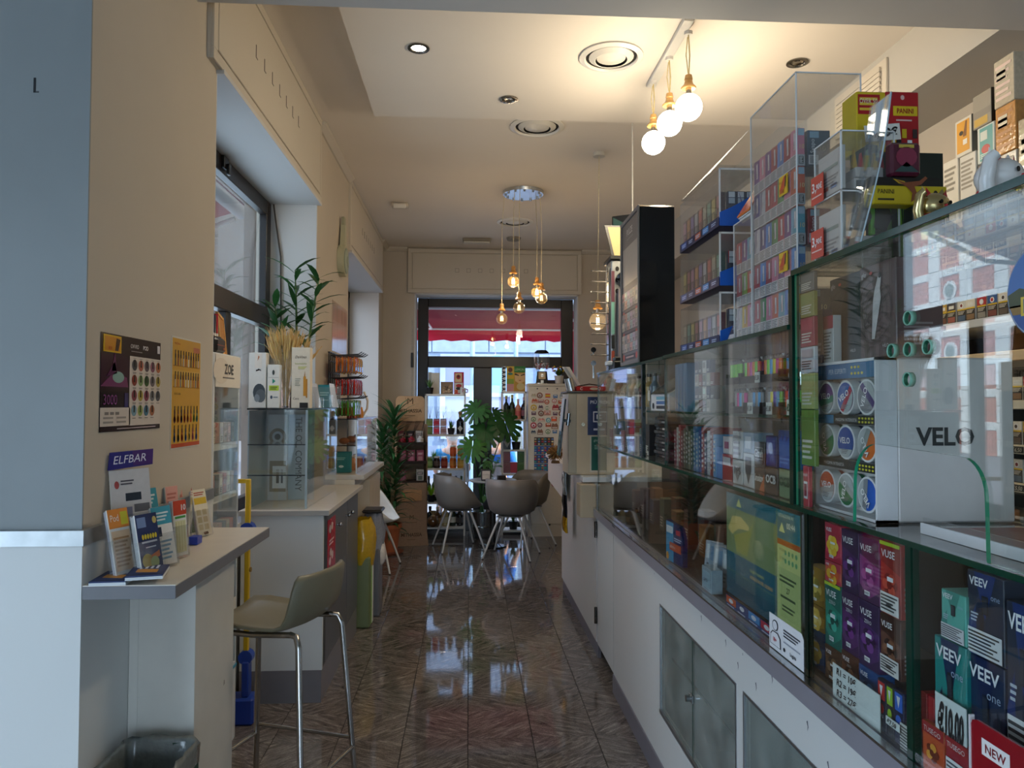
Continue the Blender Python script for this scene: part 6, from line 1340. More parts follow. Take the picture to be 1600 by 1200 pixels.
 # bar stool
sx, sy=-.75, 2.91
stl=thing('bar_stool','olive moulded bar stool on chrome legs drawn up to the near shelf','bar stool',(sx,sy,0),-.34)
def shell(nu,prof,wfun,th):
 top=[];
 for(x,z)in prof:
  for j in range(nu+1):
   t=j/nu*2-1; top.append((x,t))
 return top
prof=[(-.235,.735,.34),(-.215,.752,.36),(-.15,.756,.375),(-.05,.748,.38),(.05,.744,.38),(.12,.747,.38),(.165,.765,.38),(.192,.80,.378),(.205,.85,.372),(.215,.90,.362),(.222,.935,.345),(.224,.952,.30)]
nu=8; th=.011; vs=[]; vb=[]
for i,(x,z,wd)in enumerate(prof):
 p0=prof[max(0,i-1)]; p1=prof[min(len(prof)-1,i+1)]; t=V((p1[0]-p0[0],0,p1[1]-p0[1])).normalized(); nn=V((-t.z,0,t.x))
 for j in range(nu+1):
  u=j/nu*2-1; curl=.022*abs(u)**2.5
  p=V((x,u*wd/2,z))+nn*curl*(1 if i<7 else 1.2); vs.append(p); vb.append(p-nn*th)
N=len(vs); fs=[]
for i in range(len(prof)-1):
 for j in range(nu):
  k=i*(nu+1)+j; fs.append((k,k+nu+1,k+nu+2,k+1)); fs.append((N+k,N+k+1,N+k+nu+2,N+k+nu+1))
 for j in(0,nu):
  k=i*(nu+1)+j; fs.append((k,N+k,N+k+nu+1,k+nu+1)if j==0 else(k,k+nu+1,N+k+nu+1,N+k))
for i in(0,len(prof)-1):
 for j in range(nu):
  k=i*(nu+1)+j; fs.append((k,k+1,N+k+1,N+k)if i==0 else(k,N+k,N+k+1,k+1))
MB().add(vs+vb,fs,'#7d7763','satin',True).build('seat_shell',stl)
ch=dict(c='#b0adaa',m='metal')
def legpath(yy,s): return 0
for s, nm in((-1,'near'),(1,'far')):
 fr_, rr=(-.17,s*.14,.722),(.135,s*.14,.722)
 MB().tube([(-.215,s*.20,.002),(-.178,s*.155,.66),(-.165,s*.147,.712),(-.14,s*.14,.724)],.0115,10,**ch).build('leg',stl)
 MB().tube([(.255,s*.20,.002),(.205,s*.155,.70),(.19,s*.147,.735),(.16,s*.14,.738)],.0115,10,**ch).build('leg',stl)
 MB().tube([(-.145,s*.14,.724),(.0,s*.14,.724),(.165,s*.14,.737)],.011,10,**ch).build('seat_rail',stl)
 MB().cyl((-.203,s*.186,.24),(.239,s*.186,.24),.008,n=10,**ch).build('stretcher',stl)
MB().cyl((-.205,-.186,.205),(-.205,.186,.205),.009,n=10,**ch).build('foot_rest',stl)
MB().cyl((.243,-.186,.205),(.243,.186,.205),.009,n=10,**ch).build('foot_rest',stl)
# glass tower for refills
zo=thing('glass_tower','white framed glass display tower with lettered header beside the window','display tower',(-1.10,3.40,E_),LZ)
w, d, h=.36, .10, 1.80
b=MB().box(-w/2,0,0,-w/2+.016,d,h,'#e0e1e0','satin',.002).box(w/2-.016,0,0,w/2,d,h,'#c9cccc','satin',.002).box(-w/2+.016,d-.006,0,w/2-.016,d,h,'#8f979c','satin').box(-w/2+.016,0,h-.012,w/2-.016,d,h,'#e0e1e0','satin').box(-w/2+.016,.0,0,w/2-.016,d-.006,.36,'#dcdddd','satin'); b.build('cabinet_frame',zo)
b=MB().box(-w/2+.016,-.004,h-.15,w/2-.004,0,h-.005,'#e6ddcf','satin',.001); f=D(b,(-w/2+.016,-.0042,h-.15),(w-.02,0,0),(0,0,.145),m='satin'); f.ell(.2,.5,.3,.4,'#dccfbd',1).text('ZOE',.5,.42,.30,'#2e2b2a',2,al='c',bold=.03).lines(.25,.26,.75,.34,1,'#6a645e',2); b.build('header',zo)
MB().box(-w/2+.016,-.003,.38,w/2-.016,.001,h-.15,'#fff','glass').build('glass_door',zo)
for u0, v, in((0,.355),(0,.60)):
 MB().box(-w/2,-.0035,v-.36+.34,w/2,-.0005,v-.36+.352,'#3f9fc0','satin').build('blue_strip',zo)
for k, z in enumerate((.62,.95,1.17,1.40)):
 MB().box(-w/2+.018,.004,z-.006,w/2-.018,d-.008,z,'#b9c2c4','glass').box(-w/2+.018,.004,z-.03,w/2-.018,.007,z,'#e6e2da','satin').build('shelf',zo)
 for i in range(6):
  c=('#d9c9b4','#c98a7a','#e3ded2','#b9a28a','#d2b0a2','#8a8f90')[(i+k*2)%6]if k else('#4a4644','#7a4a40','#5f6264')[i%3]
  b=MB().box(-.022,0,0,.022,.05,.09-.02*(k==0),c,'paper',.001); f=front(b,.044,.08); f.rect(.15,.5,.85,.9,jit(c,.35)).lines(.15,.1,.85,.4,3,'#7d6f63')
  q_=V((-1.10-.012,3.40-w/2+.045+i*.052,z+E_*2)); b.build('refill_pack',None,q_,LZ,'%s from left on the %s glass shelf of the lettered tower'%('%s refill pack'%ORD[i],('lowest','second','third','top')[k]),'refill pack','refill packs in the lettered tower')
card_=MB().box(-.09,0,0,.09,.0015,.07,'#dcd6ca','paper'); front(card_,.18,.07).lines(.1,.2,.8,.8,3,'#9a938a'); card_.build('shelf_card',None,(-1.0955,3.46,.60),LZ,'small white card fixed under the lowest tower shelf','card')
# things on the tower
bx=MB().box(-.06,0,0,.06,.085,.07,'#1f1a19','satin',.012); f=D(bx,(-.06,-.0005,0),(.12,0,0),(0,0,.07),m='satin'); f.rect(.02,.48,.98,.52,'#a84a2f').ell(.75,.3,.08,.1,'#a84a2f',2)
bx.build('black_case',None,(-1.105,3.33,1.802),LZ,'black zip case with red piping on the lettered tower','case')
b=MB()
for i in range(4): b.cyl((-.04+i*.026,.04,0),(-.04+i*.026,.04,.10+.01*(i%2)),.011,n=10,c=('#b02a32','#2f3f6a','#4a4a52','#b02a32')[i],m='gloss').cyl((-.04+i*.026,.04,0),(-.04+i*.026,.04,.02),.0115,n=10,c='#d9d5d0',m='gloss')
b.box(-.055,.02,-.0,.055,.06,.006,'#1a1716','satin'); b.build('pen_stand',None,(-1.105,3.33,1.8735),LZ,'dark stand of red and blue vape pens on the black case','stand')
fr=thing('wooden_frame','light wooden frame leaning beside the black case on the tower','frame',(-1.15,3.50,1.803),LZ+.15)
fr.rotation_euler=(-.12,.10,LZ+.15)
MB().box(-.075,0,0,.075,.006,.19,'#b9834f','card').build('board',fr)
b=MB()
for bx_ in((-.08,-.004,0,-.068,.008,.195),(.068,-.004,0,.08,.008,.195),(-.08,-.004,.183,.08,.008,.195),(-.08,-.004,0,.08,.008,.012)): b.box(*bx_,'#d9a86a','card')
b.build('border',fr)
# yellow and blue trolley between tower and counter
yt=thing('folded_trolley','yellow framed folding trolley with blue clips between tower and counter','trolley',(-1.10,3.74,E_))
b=MB().box(-.012,-.012,.05,.012,.012,1.2,'#d9b01f','satin',.004).box(-.25,-.01,.05,-.012,.01,.07,'#d9b01f','satin').box(-.25,-.01,1.18,-.012,.01,1.2,'#d9b01f','satin'); b.build('frame',yt)
for z in(.32,.95): MB().cyl((.0,-.02,z),(.0,.03,z),.035,n=12,c='#2347a8',m='satin').build('clip',yt)
MB().box(-.10,-.05,0,.05,.06,.13,'#1f3f9a','satin',.01).build('foot_box',yt); MB().box(-.014,-.03,.13,.02,.03,.30,'#1f3f9a','satin',.005).build('clip_plate',yt)
for z in(.5,.75): MB().cyl((.012,0,z),(.02,0,z),.012,n=8,c='#8a6a1f',m='satin').build('rivet',yt)
# ---------------------------------------------------------------- left counter with grey doors and glass case
lc_=thing('low_counter','white low counter with two dark grey doors and a glass case on top','counter',(0,0,0))
XR=-.770
MB().box(-1.2,3.96,.17,XR,3.98,.985,'#d8d6d0','white_panel',.001).build('side_panel',lc_)
MB().box(-1.2,3.98,.17,XR-.02,4.91,.985,'#b9b7b2','laminate').box(-1.01,4.91,.17,XR-.02,5.18,.985,'#b9b7b2','laminate').build('carcass',lc_)
MB().box(-1.2,3.957,0,XR-.004,4.91,.17,'#7b777c','laminate',.001).box(-1.0,4.91,0,XR-.004,5.18,.17,'#7b777c','laminate').build('plinth',lc_)
MB().box(-1.21,3.945,.985,XR+.03,4.91,1.012,'#c4bfb8','laminate',.001).box(-1.01,4.91,.985,XR+.03,5.2,1.012,'#c4bfb8','laminate',.001).build('worktop',lc_)
MB().box(-1.205,3.9445,.986,XR+.031,3.9455,1.011,'#a8a49e','laminate').build('edge_strip',lc_)
MB().box(XR-.02,3.985,.18,XR,4.035,.98,'#1f1f21','satin').build('dark_stile',lc_)
for k,(y0,y1,ky)in enumerate(((4.04,4.72,4.66),(4.728,5.17,4.79))):
 dr=MB().box(XR-.02,y0,.18,XR,y1,.98,'#5b5d62','satin',.002).build('door',lc_)
 kb=MB().cyl((XR,ky,.88),(XR+.018,ky,.88),.006,n=8,c='#a9aaad',m='metal').sphere((XR+.024,ky,.88),.013,10,8,'#a9aaad','metal').build('knob',dr)
kb=MB().cyl((XR,4.34,.875),(XR+.018,4.34,.875),.006,n=8,c='#a9aaad',m='metal').sphere((XR+.024,4.34,.875),.013,10,8,'#a9aaad','metal').build('knob',lc_)
b=MB().box(XR+.001,4.05,.46,XR+.004,4.30,.97,'#fff','acrylic'); b=MB(); f=D(b,(XR+.0022,4.06,.47),(0,.24,0),(0,0,.47),m='gloss'); f.rect(0,0,1,1,'#c02a3a').rect(.0,.0,1,.12,'#e0d3c8',2).rect(.0,.12,1,.2,'#a01f2c',2).lines(.1,.02,.9,.1,2,'#6a4a44',3).lines(.1,.22,.9,.4,4,'#e8b9b0',2)
for u, v in((.3,.88),(.55,.9),(.4,.6),(.6,.55),(.3,.5)): f.ell(u,v,.12,.05,'#e9d5d2',3,9)
f.lines(.2,.68,.8,.76,2,'#f0dcd8',3); b.build('poster',None,None,0,'red and white price poster on the near grey door','poster')
# glass case on it
gc=thing('glass_case','three shelf glass case on the grey doored counter','glass case',(0,0,0))
CX0, CX1, CY0, CY1, CZ0, CZ1=-1.185, -.870, 4.0, 4.905, 1.013+E_, 1.545
pane('front_glass',gc,CX0,CY0,CZ0,CX1,CY0+.006,CZ1,'',m='glass'); pane('side_glass',gc,CX1-.006,CY0+.007,CZ0,CX1,CY1,CZ1,'',m='clear_glass'); pane('back_glass',gc,CX0,CY1-.006,CZ0,CX1-.007,CY1,CZ1)
MB().box(CX0+.0005,CY0+.008,CZ0,CX0+.006,CY1-.008,CZ1-.004,'#93a5b1','satin').build('added_blocker_panel',gc)  # opaque panel added to block the brick house's mirror image in the till glass
MB().box(CX0-.003,CY0-.003,CZ1,CX1+.002,CY1,CZ1+.008,'#1a2226','gloss').build('top_glass',gc)
for z in(1.19,1.355): MB().box(CX0,CY0+.008,z,CX1-.01,4.33,z+.006,'#fff','glass').box(CX0,CY0+.005,z,CX1-.01,CY0+.008,z+.006,'#1c2f3a','gloss').build('shelf',gc)
MB().box(CX1-.008,CY0-.002,CZ0,CX1+.003,CY0+.006,CZ1,'#9fb2ba','gloss').box(CX1-.03,CY0+.1,CZ0,CX1-.018,CY0+.112,1.36,'#b9c6ca','metal').build('corner_post',gc)
# lettered panels standing inside
b=MB().box(-.055,0,0,.055,.004,.50,'#c7cdd0','paper'); f=front(b,.11,.50)
for r_, c in((.42,'#8f8a7a'),(.27,'#c7d2d8'),(.15,'#6a6f72')): f.ell(.5,.74,r_*1.05,r_*.24,c,1+int((.5-r_)*10),24)
f.rect(.1,.10,.95,.46,'#8f8a7a',2).rect(.25,.14,.95,.40,'#dfe6ea',3).rect(.45,.2,.6,.36,'#55606a',4).rect(.7,.2,.8,.36,'#55606a',4)
b.build('letter_panel',None,(-1.115,4.35,CZ0+E_),0,'pale panel with big ring and box letters inside the glass case','panel')
b=MB().box(-.075,0,0,.075,.004,.50,'#a9bcc9','paper'); f=front(b,.15,.50); f.text('THE OIL COMPANY',.28,.97,.075,'#3f4d58',2,rot=-PI/2,fit=2.9).rect(.78,.0,.80,1,'#8fa6b6',1); b.build('letter_panel',None,(-.985,4.38,CZ0+E_),0,'blue grey panel with upright lettering inside the glass case','panel')
# cartons and vase on the case
ZCS=CZ1+.0085
def carton(px0,px1,ptop,y,d,c,face,lab,side='#dfe9ee'):
 p0=P(px0,ptop,y=y); p1=P(px1,ptop,y=y); w=p1.x-p0.x; h=p0.z-ZCS
 b=MB().box(-w/2,0,0,w/2,d,h,c,'paper',.002); f=front(b,w,h); face(f); side_l(b,w,d,h).rect(0,0,1,1,side)
 return b.build('carton',None,((p0.x+p1.x)/2,y,ZCS+E_),0,lab,'carton','cartons on the glass case')
def fc1(f): f.rect(.35,.72,.75,.98,'#e4d5c4').poly([(.5,.85),(.62,.92),(.55,.95)],'#c2703a',2).poly([(.42,.69),(.7,.69),(.7,.66),(.56,.71),(.42,.66)],'#3a3530',2).ell(.62,.28,.36,.16,'#3f4448',2).ell(.7,.22,.3,.12,'#5a5f62',3).ell(.5,.18,.16,.07,'#7a8084',4)
def fc2(f): f.ell(.5,.82,.1,.06,'#3a3f3a',2).poly([(.42,.56),(.42,.68),(.68,.62)],'#2f8a70',2).rect(.15,.40,.95,.52,'#b9c93a',2).lines(.25,.42,.85,.50,2,'#4a5a1a',3).ell(.35,.25,.1,.04,'#3a4a5f',2).lines(.5,.23,.9,.27,1,'#5a646a',2).rect(.1,.7,.95,.71,'#a9a59a',2)
def fc3(f):
 f.text('DaVinci',.5,.82,.045,'#3a3028',2,al='c',fit=.62,shear=.3).text('buonissima',.5,.72,.030,'#8f9a3a',2,al='c',fit=.66).lines(.35,.64,.85,.69,3,'#b9b94a',2).rect(.64,.2,.78,.52,'#c98a2a',2).poly([(.68,.52),(.74,.52),(.72,.62)],'#b0761f',3).rect(.78,.17,.86,.48,'#b57a24',2).lines(.2,.36,.5,.5,4,'#a9a28f',2).text('Cera',.1,.14,.04,'#3a3028',2,fit=.3,shear=.2).rect(.45,.0,.9,.09,'#1f1c1b',2)
carton(389,416,551,4.03,.06,'#ddd6cb',fc1,'white carton with grey stone picture, leftmost on the glass case')
carton(418,437,570,4.03,.05,'#e2dacd',fc2,'smaller white carton with lime label beside the stone picture carton')
carton(456,485,543,4.02,.06,'#dccfb9',fc3,'tall cream carton with candle picture right of the wheat vase')
vz=thing('wheat_vase','clear glass vase of dried wheat ears on the glass case','vase',(P(446,640,y=4.16).x,4.16,ZCS+E_))
b=MB().lathe([(.0,0),(.020,0),(.022,.004),(.024,.14),(.032,.215),(.030,.215),(.022,.14),(.018,.01),(0,.008)],18,'#fff','clear_glass'); b.build('vase_glass',vz)
b=MB(); be=MB()
for i in range(105):
 an=random.uniform(0,2*PI); rr=random.uniform(0,.016); tp_=random.uniform(.02,.15)*(1 if math.cos(an)>-.2 else .75); hh=random.uniform(.30,.40)-tp_*.35
 p0=V((rr*math.cos(an+PI),rr*math.sin(an+PI),.012)); p1=V((tp_*math.cos(an),tp_*.6*math.sin(an),hh)); pm=p0.lerp(p1,.55)+V((0,0,.02))
 b.tube([p0,pm,p1],.0011,4,'#cdb489','card'); dd=(p1-pm).normalized()
 be.tube([p1-dd*.01,p1+dd*.02,p1+dd*.05,p1+dd*.065],[.003,.0055,.004,.0008],5,jit('#c2a064',.12),'card')
 for k in range(4):
  s_=V((random.uniform(-1,1),random.uniform(-1,1),random.uniform(-.3,1)))*.018; be.tube([p1+dd*.03,p1+dd*.075+s_],.0006,3,'#c9a468','card',caps=False)
b.build('stalks',vz)['kind']='stuff'; be.build('wheat_ears',vz)['kind']='stuff'
# acrylic card stand with teal leaflets
as_=thing('card_stand','clear stand with white cheeks and teal leaflet on the glass case','card stand',(P(506,638,y=4.7).x-.01,4.70,ZCS+E_))
for k, x in enumerate((-.045,.062)): MB().prism([(x,0),(x+.04,0),(x+.01,.15),(x-.02,.155)],.004,'#e6d9ce','paper','y',0).build('white_cheek',as_)
b=MB().box(-.03,.012,.0,.055,.016,.145,'#2f7f80','paper'); f=D(b,(-.03,.0118,0),(.085,0,0),(0,0,.145)); f.lines(.15,.5,.85,.7,2,'#8fc0b9',1).lines(.25,.3,.8,.36,1,'#8fc0b9',1); b.build('teal_leaflet',as_)
MB().box(-.075,-.006,0,.115,-.002,.13,'#fff','acrylic').box(-.075,.02,0,.115,.024,.14,'#fff','acrylic').box(-.075,-.006,0,.115,.03,.003,'#e5eeee','acrylic').build('clear_stand',as_)
MB().box(-.012,-.012,0,.012,.012,.06,'#5f7f86','clear_glass').build('little_glass',None,(-.845,4.60,ZCS+E_)if False else(-.885,4.45,ZCS+E_),0,'little square glass right of the candle carton','glass')
# ---------------------------------------------------------------- second counter with snack rack and glass case
c2=thing('cafe_counter','beige counter with grey worktop beyond the grey doors','counter',(0,0,0))
MB().box(-1.012,5.215,1.045,-.735,6.42,1.078,'#c3bfb8','laminate',.002).build('worktop',c2)
MB().box(-1.012,5.215,.99,-.80,6.42,1.0445,'#d6d0c4','laminate').build('rail',c2)
MB().box(-1.005,5.75,0,-.765,6.40,.99,'#cdbfa8','laminate',.001).build('front',c2)
MB().box(-1.005,5.215,0,-.985,5.75,.99,'#b9b0a2','laminate').build('back_panel',c2)
g2=thing('glass_case','smaller glass case with pastries and teal box on the cafe counter','glass case',(0,0,0))
gx0, gx1, gy0, gy1, gz0, gz1=-1.005, -.80, 5.30, 6.40, 1.079+E_, 1.465
pane('front_glass',g2,gx0,gy0,gz0,gx1,gy0+.005,gz1,m='clear_glass'); pane('side_glass',g2,gx1-.005,gy0+.006,gz0,gx1,gy1,gz1,m='clear_glass'); MB().box(gx0-.002,gy0-.002,gz1,gx1+.002,gy1,gz1+.007,'#3a4246','gloss').build('top_glass',g2)
MB().box(gx0,gy0+.007,1.275,gx1-.008,gy1-.01,1.281,'#dfe6e8','glass').box(gx0,gy0+.005,1.275,gx1-.008,gy0+.008,1.281,'#20282c','gloss').build('shelf',g2)
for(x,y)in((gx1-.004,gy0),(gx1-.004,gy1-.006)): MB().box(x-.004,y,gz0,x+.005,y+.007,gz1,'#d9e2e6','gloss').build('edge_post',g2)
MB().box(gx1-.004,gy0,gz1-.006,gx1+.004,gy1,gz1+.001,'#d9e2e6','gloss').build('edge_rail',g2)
for k in range(5):
 b=MB(); b.sphere((0,0,.022),.032,12,8,jit('#8a4f2a',.15),'card',(1.2,.9,.75)); b.build('pastry',None,(-.91+.03*(k%2),5.42+k*.16,1.284+E_),0,'brown pastry, %s from the front on the upper shelf of the smaller case'%ORD[k],'pastry','pastries in the smaller glass case')
b=MB().box(-.065,0,0,.065,.07,.15,'#1f7a78','paper',.002); f=front(b,.13,.15); f.lines(.25,.6,.75,.75,2,'#8fc6c0').ell(.5,.3,.14,.06,'#d9e6e2',2); b.build('tea_box',None,(-.92,5.36,gz0+E_),0,'teal tea box inside the smaller glass case','box')
for k in range(3): MB().lathe([(0,0),(.05,0),(.055,.05),(.045,.09),(.0,.10)],12,('#b9743a','#c9a06a','#a8522f')[k],'wrap').build('snack_bag',None,(-.89,5.60+k*.2,gz0+E_),0,'%s snack bag, %s behind the teal tea box'%(('orange','cream','rust')[k],ORD[k]),'snack bag','snack bags in the smaller glass case')
MB().box(-.05,0,0,.05,.003,.13,'#cfae82','card').box(-.05,0,0,.05,.03,.003,'#cfae82','card').build('kraft_sign',None,(-.87,5.62,gz1+.0085),.0,'kraft paper sign with ITA lettering on the smaller case','sign')
b=MB(); D(b,(-.05,-.0006,0),(.1,0,0),(0,0,.13)).text('ITALIA',.5,.55,.14,'#4a3a2a',1,al='c',fit=.85).lines(.2,.75,.8,.82,1,'#6a5a48',1); o=b.build('print',bpy.data.objects['kraft_sign'])
for k, c in enumerate(('#b0392a','#c9602a','#d98a3a')): MB().lathe([(0,0),(.016,0),(.017,.05),(.011,.065),(.011,.08,'#e9e4da'),(0,.082)],10,c,'gloss').build('juice_bottle',None,(-.90+k*.045,5.56,gz1+.0085),0,'%s little juice bottle before the kraft sign'%('red','dark orange','orange')[k],'bottle','little juice bottles')
MB().tube([(.0,0,0),(.035,0,.06),(.04,0,.12),(.01,0,.19)],.008,8,'#e3d0b8','satin').build('white_hook',None,(-.815,5.66,gz1+.0165),0,'pale curved hook at the corner of the smaller case','hook')
# snack rack with hooks
sr=thing('snack_rack','black grid rack with long hooks of crisp packets above the cafe counter','rack',(-.985,5.32,1.48))
b=MB().box(-.008,-.12,.0,.008,.30,.006,'#17181c','satin').box(-.008,-.12,.46,.008,.30,.466,'#17181c','satin')
for k in range(7): b.box(-.004,-.12+k*.07,0,.004,-.114+k*.07,.466,'#17181c','satin')
for k in range(6): b.box(-.004,-.12,k*.08,.004,.30,k*.08+.006,'#17181c','satin')
b.build('grid',sr)
SNK=[('#d2702a','#3f4a2a','orange'),('#b8302a','#5a3a24','red'),('#4a8a2f','#8a3a2a','green')]
hk=0
for r, z in enumerate((.44,.28,.13)):
 for j, yy in enumerate((-.08,.02,.12,.22)):
  MB().tube([(.0,yy,z),(.20,yy,z+.012),(.225,yy,z+.028)],.0035,6,'#17181c','satin').build('hook',sr)
  if r==2 and j==3: continue
  c1, c2_, nm=SNK[r]if j<2 else(('#e0a82a','#b0402a','yellow')if r==0 else('#a8263a','#6a2f24','crimson')if r==1 else('#6aa03a','#c96a3a','lime'))
  for i in range(4):
   b=MB(); w, h=.075, .115
   vs=[(-.002,-w/2,-h),(-.002,w/2,-h),(-.002,w/2,0),(-.002,-w/2,0),(.007,-w/2+.006,-h+.012),(.007,w/2-.006,-h+.012),(.007,w/2-.006,-.02),(.007,-w/2+.006,-.02)]
   b.add(vs,[(0,3,2,1),(4,5,6,7),(0,1,5,4),(1,2,6,5),(2,3,7,6),(3,0,4,7)],c1,'wrap'); f=D(b,(.0072,-w/2+.008,-h+.014),(0,w-.016,0),(0,0,h-.036),m='wrap'); f.rect(0,0,1,.45,c2_).rect(.1,.55,.9,.8,jit(c1,.4),2).text('VIVA',.2,.6,.14,'#f0e3c8',3,fit=.6,bold=.03)
   b.build('crisp_packet',None,(-.985+.05+i*.042,5.32+yy,1.48+z-.005),0,'%s crisp packet, %s on hook %s of the %s row'%(nm,ORD[i],('one','two','three','four')[j],('top','middle','bottom')[r]),'crisp packet','crisp packets on the hook rack')
   # bins in the gap
for k,(px,y,c,bag,lab)in enumerate(((573,5.32,'#66704a','#b8941f','yellow bagged recycling bin in the gap beside the grey doors'),(588,5.60,'#2a2f3a','#858a96','dark lidded bin with blue and white bags behind the yellow one'))):
 x=P(px,800,y=y).x-.02
 bi=thing('recycling_bin',lab,'bin',(x,y,E_))
 MB().box(-.06,-.09,0,.06,.09,.50,c if k==0 else '#66666a','satin',.012).build('body',bi)
 n=20; b=MB(); rows=[(.07,.42,.004),(.078,.5,.006),(.085,.62,.012),(.075,.70,.012),(.06,.76,.01)]
 vs=[]
 for(r_,z,j)in rows: vs+=[(r_*math.cos(2*PI*i/n)+random.uniform(-j,j),1.25*r_*math.sin(2*PI*i/n)+random.uniform(-j,j),z+random.uniform(-j,j))for i in range(n)]
 b.add(vs,[(q*n+i,q*n+(i+1)%n,(q+1)*n+(i+1)%n,(q+1)*n+i)for q in range(4)for i in range(n)],bag,'wrap',True); b.build('bag',bi)
 if k: MB().box(-.075,-.1,.765,.075,.1,.79,'#2b2725','satin',.01).build('lid',bi); MB().sphere((.055,0,.45),.07,10,8,'#d9d3cc','wrap',(.6,1,1.3)).build('white_bag',bi)
 else: MB().box(.0605,-.04,.02,.064,.05,.52,'#8fae3f','satin').box(.0645,-.02,.02,.067,.04,.5,'#e3e6da','satin').build('leaning_boards',bi)
 # wall clock and glossy poster between the recesses
ck=thing('wall_clock','pan shaped wall clock with fork handle between the left windows','clock',(XL+.001,5.78,2.70),LZ)
MB().cyl((0,0,0),(0,-.05,0),.125,n=32,c='#b9b79a',m='satin').cyl((0,-.05,0),(0,-.055,0),.10,n=32,c='#8f9a8c',m='satin').build('dial',ck)
MB().cyl((0,-.0553,0),(0,-.0563,0),.085,n=28,c='#a9b3a2',m='paper').build('face',ck)
MB().prism([(-.07,.10),(.07,.10),(.035,.22),(.028,.28),(-.028,.28),(-.035,.22)],.035,'#b9b79a','satin','y',-.045).build('neck',ck)
for x in(-.022,0,.022): MB().box(x-.006,-.04,.28,x+.006,-.015,.345,'#a8a68c','satin',.003).build('tine',ck)
for an, L in((.6,.05),(2.2,.07)): MB().box(-.003,-.0575,0,.003,-.0563,L,'#2b2a28','satin').build('hand',ck).rotation_euler=(0,an,0)
a=P(515,465,x=XL); c=P(545,490,x=XL)
b=MB().box(-.33,-.0015,-.28,.33,0,.10,'#d9c0ae','gloss'); f=D(b,(-.33,-.0016,-.28),(.66,0,0),(0,0,.38),m='gloss'); f.rect(.02,.03,.98,.97,'#c9b5a4')
for u in(.32,.64): f.rect(u,.02,u+.008,.98,'#a58f80',2)
for i in range(9): f.rect(.04+i*.105,.62,.11+i*.105,.92,jit('#c2a592',.12),3)
b.build('poster',None,(XL+.001,(a.y+c.y)/2,a.z-.10),LZ,'glossy pale poster in three columns beside the second window recess','poster')
# bamboo in the window corner
def bamboo(name,loc,stems,label):
 o=thing(name,label,'plant',loc)
 MB().lathe([(0,0),(.055,0),(.07,.12),(.066,.12),(.055,.02),(0,.02)],16,'#5a4a40','satin').build('pot',o)
 for k,(x,y,h,lean,seed)in enumerate(stems):
  random.seed(seed); b=MB(); pts=[V((x+lean*t*t,y,.02+h*t))for t in[i/6 for i in range(7)]]
  b.tube(pts,[.009,.009,.008,.008,.007,.006,.003],8,'#4f6f35','leaf'); s_=b.build('stem',o)
  lf_=MB()
  for i in range(24):
   t=.42+.58*i/23; p=V((x+lean*t*t,y,.02+h*t)); an=i*2.4+k
   d=V((math.cos(an),math.sin(an)*.7,.45+.3*random.random()))
   lf_.leaf(p,d,random.uniform(.13,.22),random.uniform(.030,.046),jit('#2f5a2a',.25),droop=random.uniform(.5,1.4))
  lf_.build('leaves',o)['kind']='stuff'
 return o
bamboo('potted_bamboo',(-1.13,4.70,ZCS-.0085-.53+.53+.0095),((-.06,.0,.62,-.04,3),(.03,.05,.86,-.02,5),(.10,-.03,.80,.08,9)),'tall potted bamboo with long leaves in the window corner behind the wheat')
random.seed(21)
# ---------------------------------------------------------------- lamps and fittings of the ceiling
def bulb_globe(parent,x,y,z,r,glass,fil,sock='#c08a4a',name='bulb',strength=None):
 """wooden bell socket over a globe bulb; z = centre of the globe, relative to the lamp's root"""
 zt=z+r*1.55
 MB().lathe([(.0,zt+.055),(.016,zt+.055),(.020,zt+.035),(.017,zt+.03),(.022,zt+.012),(.036,zt-.004),(.033,zt-.010),(.012,zt-.004),(0,zt-.004)],16,sock,'satin',(x,y,0)).build('wooden_socket',parent)
 bo=MB().cyl((x,y,zt-.004),(x,y,zt-.035),.014,.013,12,'#a9a49a','metal').build('screw_cap',parent)
 pr=[(.0125,zt-.035)]+[(r*math.sin(a),z+r*math.cos(a))for a in[(.32+(PI-.32)*i/9)for i in range(10)]]
 MB().lathe(pr,20,'#fff',glass,(x,y,0)).build('globe',bo)
 if fil:
  f=MB()
  for k in range(4):
   a=k*PI/2+.4; f.cyl((x+.012*math.cos(a),y+.012*math.sin(a),z-.022),(x+.009*math.cos(a),y+.009*math.sin(a),z+.025),.0016,n=5,c='#fff',m=fil)
  f.build('filament',bo); MB().cyl((x,y,zt-.035),(x,y,z+.02),.004,.003,6,'#d9d4c8','clear_glass').build('stem',bo)
cl=thing('pendant_cluster','round chrome ceiling plate with five hanging filament globe bulbs','pendant lamp',(.475,6.475,ZC))
b=MB().cyl((0,0,-.001),(0,0,-.028),.185,.18,36,'#c9cdd0','metal'); pl_=b.build('ceiling_plate',cl)
for k in range(12): MB().cyl((.155*math.cos(k*PI/6),.155*math.sin(k*PI/6),-.028),(.155*math.cos(k*PI/6),.155*math.sin(k*PI/6),-.042),.010,n=8,c='#b3b5b6',m='metal').build('cord_knob',pl_)
for k,(px,py,dy,dim)in enumerate(((784,498,.10,0),(802,440,-.10,1),(811,481,-.14,0),(839,457,.12,1),(846,466,-.06,0))):
 q=P(px,py,y=6.475+dy); x, y, z=q.x-.475, dy, q.z-ZC
 bulb_globe(cl,x,y,z,.052,'amber_glass','filament_bright' if dim else 'filament_dim')
 MB().tube([(x*.9,y,-.03),(x,y,-.3),(x,y,z+.13)],.0028,6,'#d9cba8','cloth').build('cord',cl)
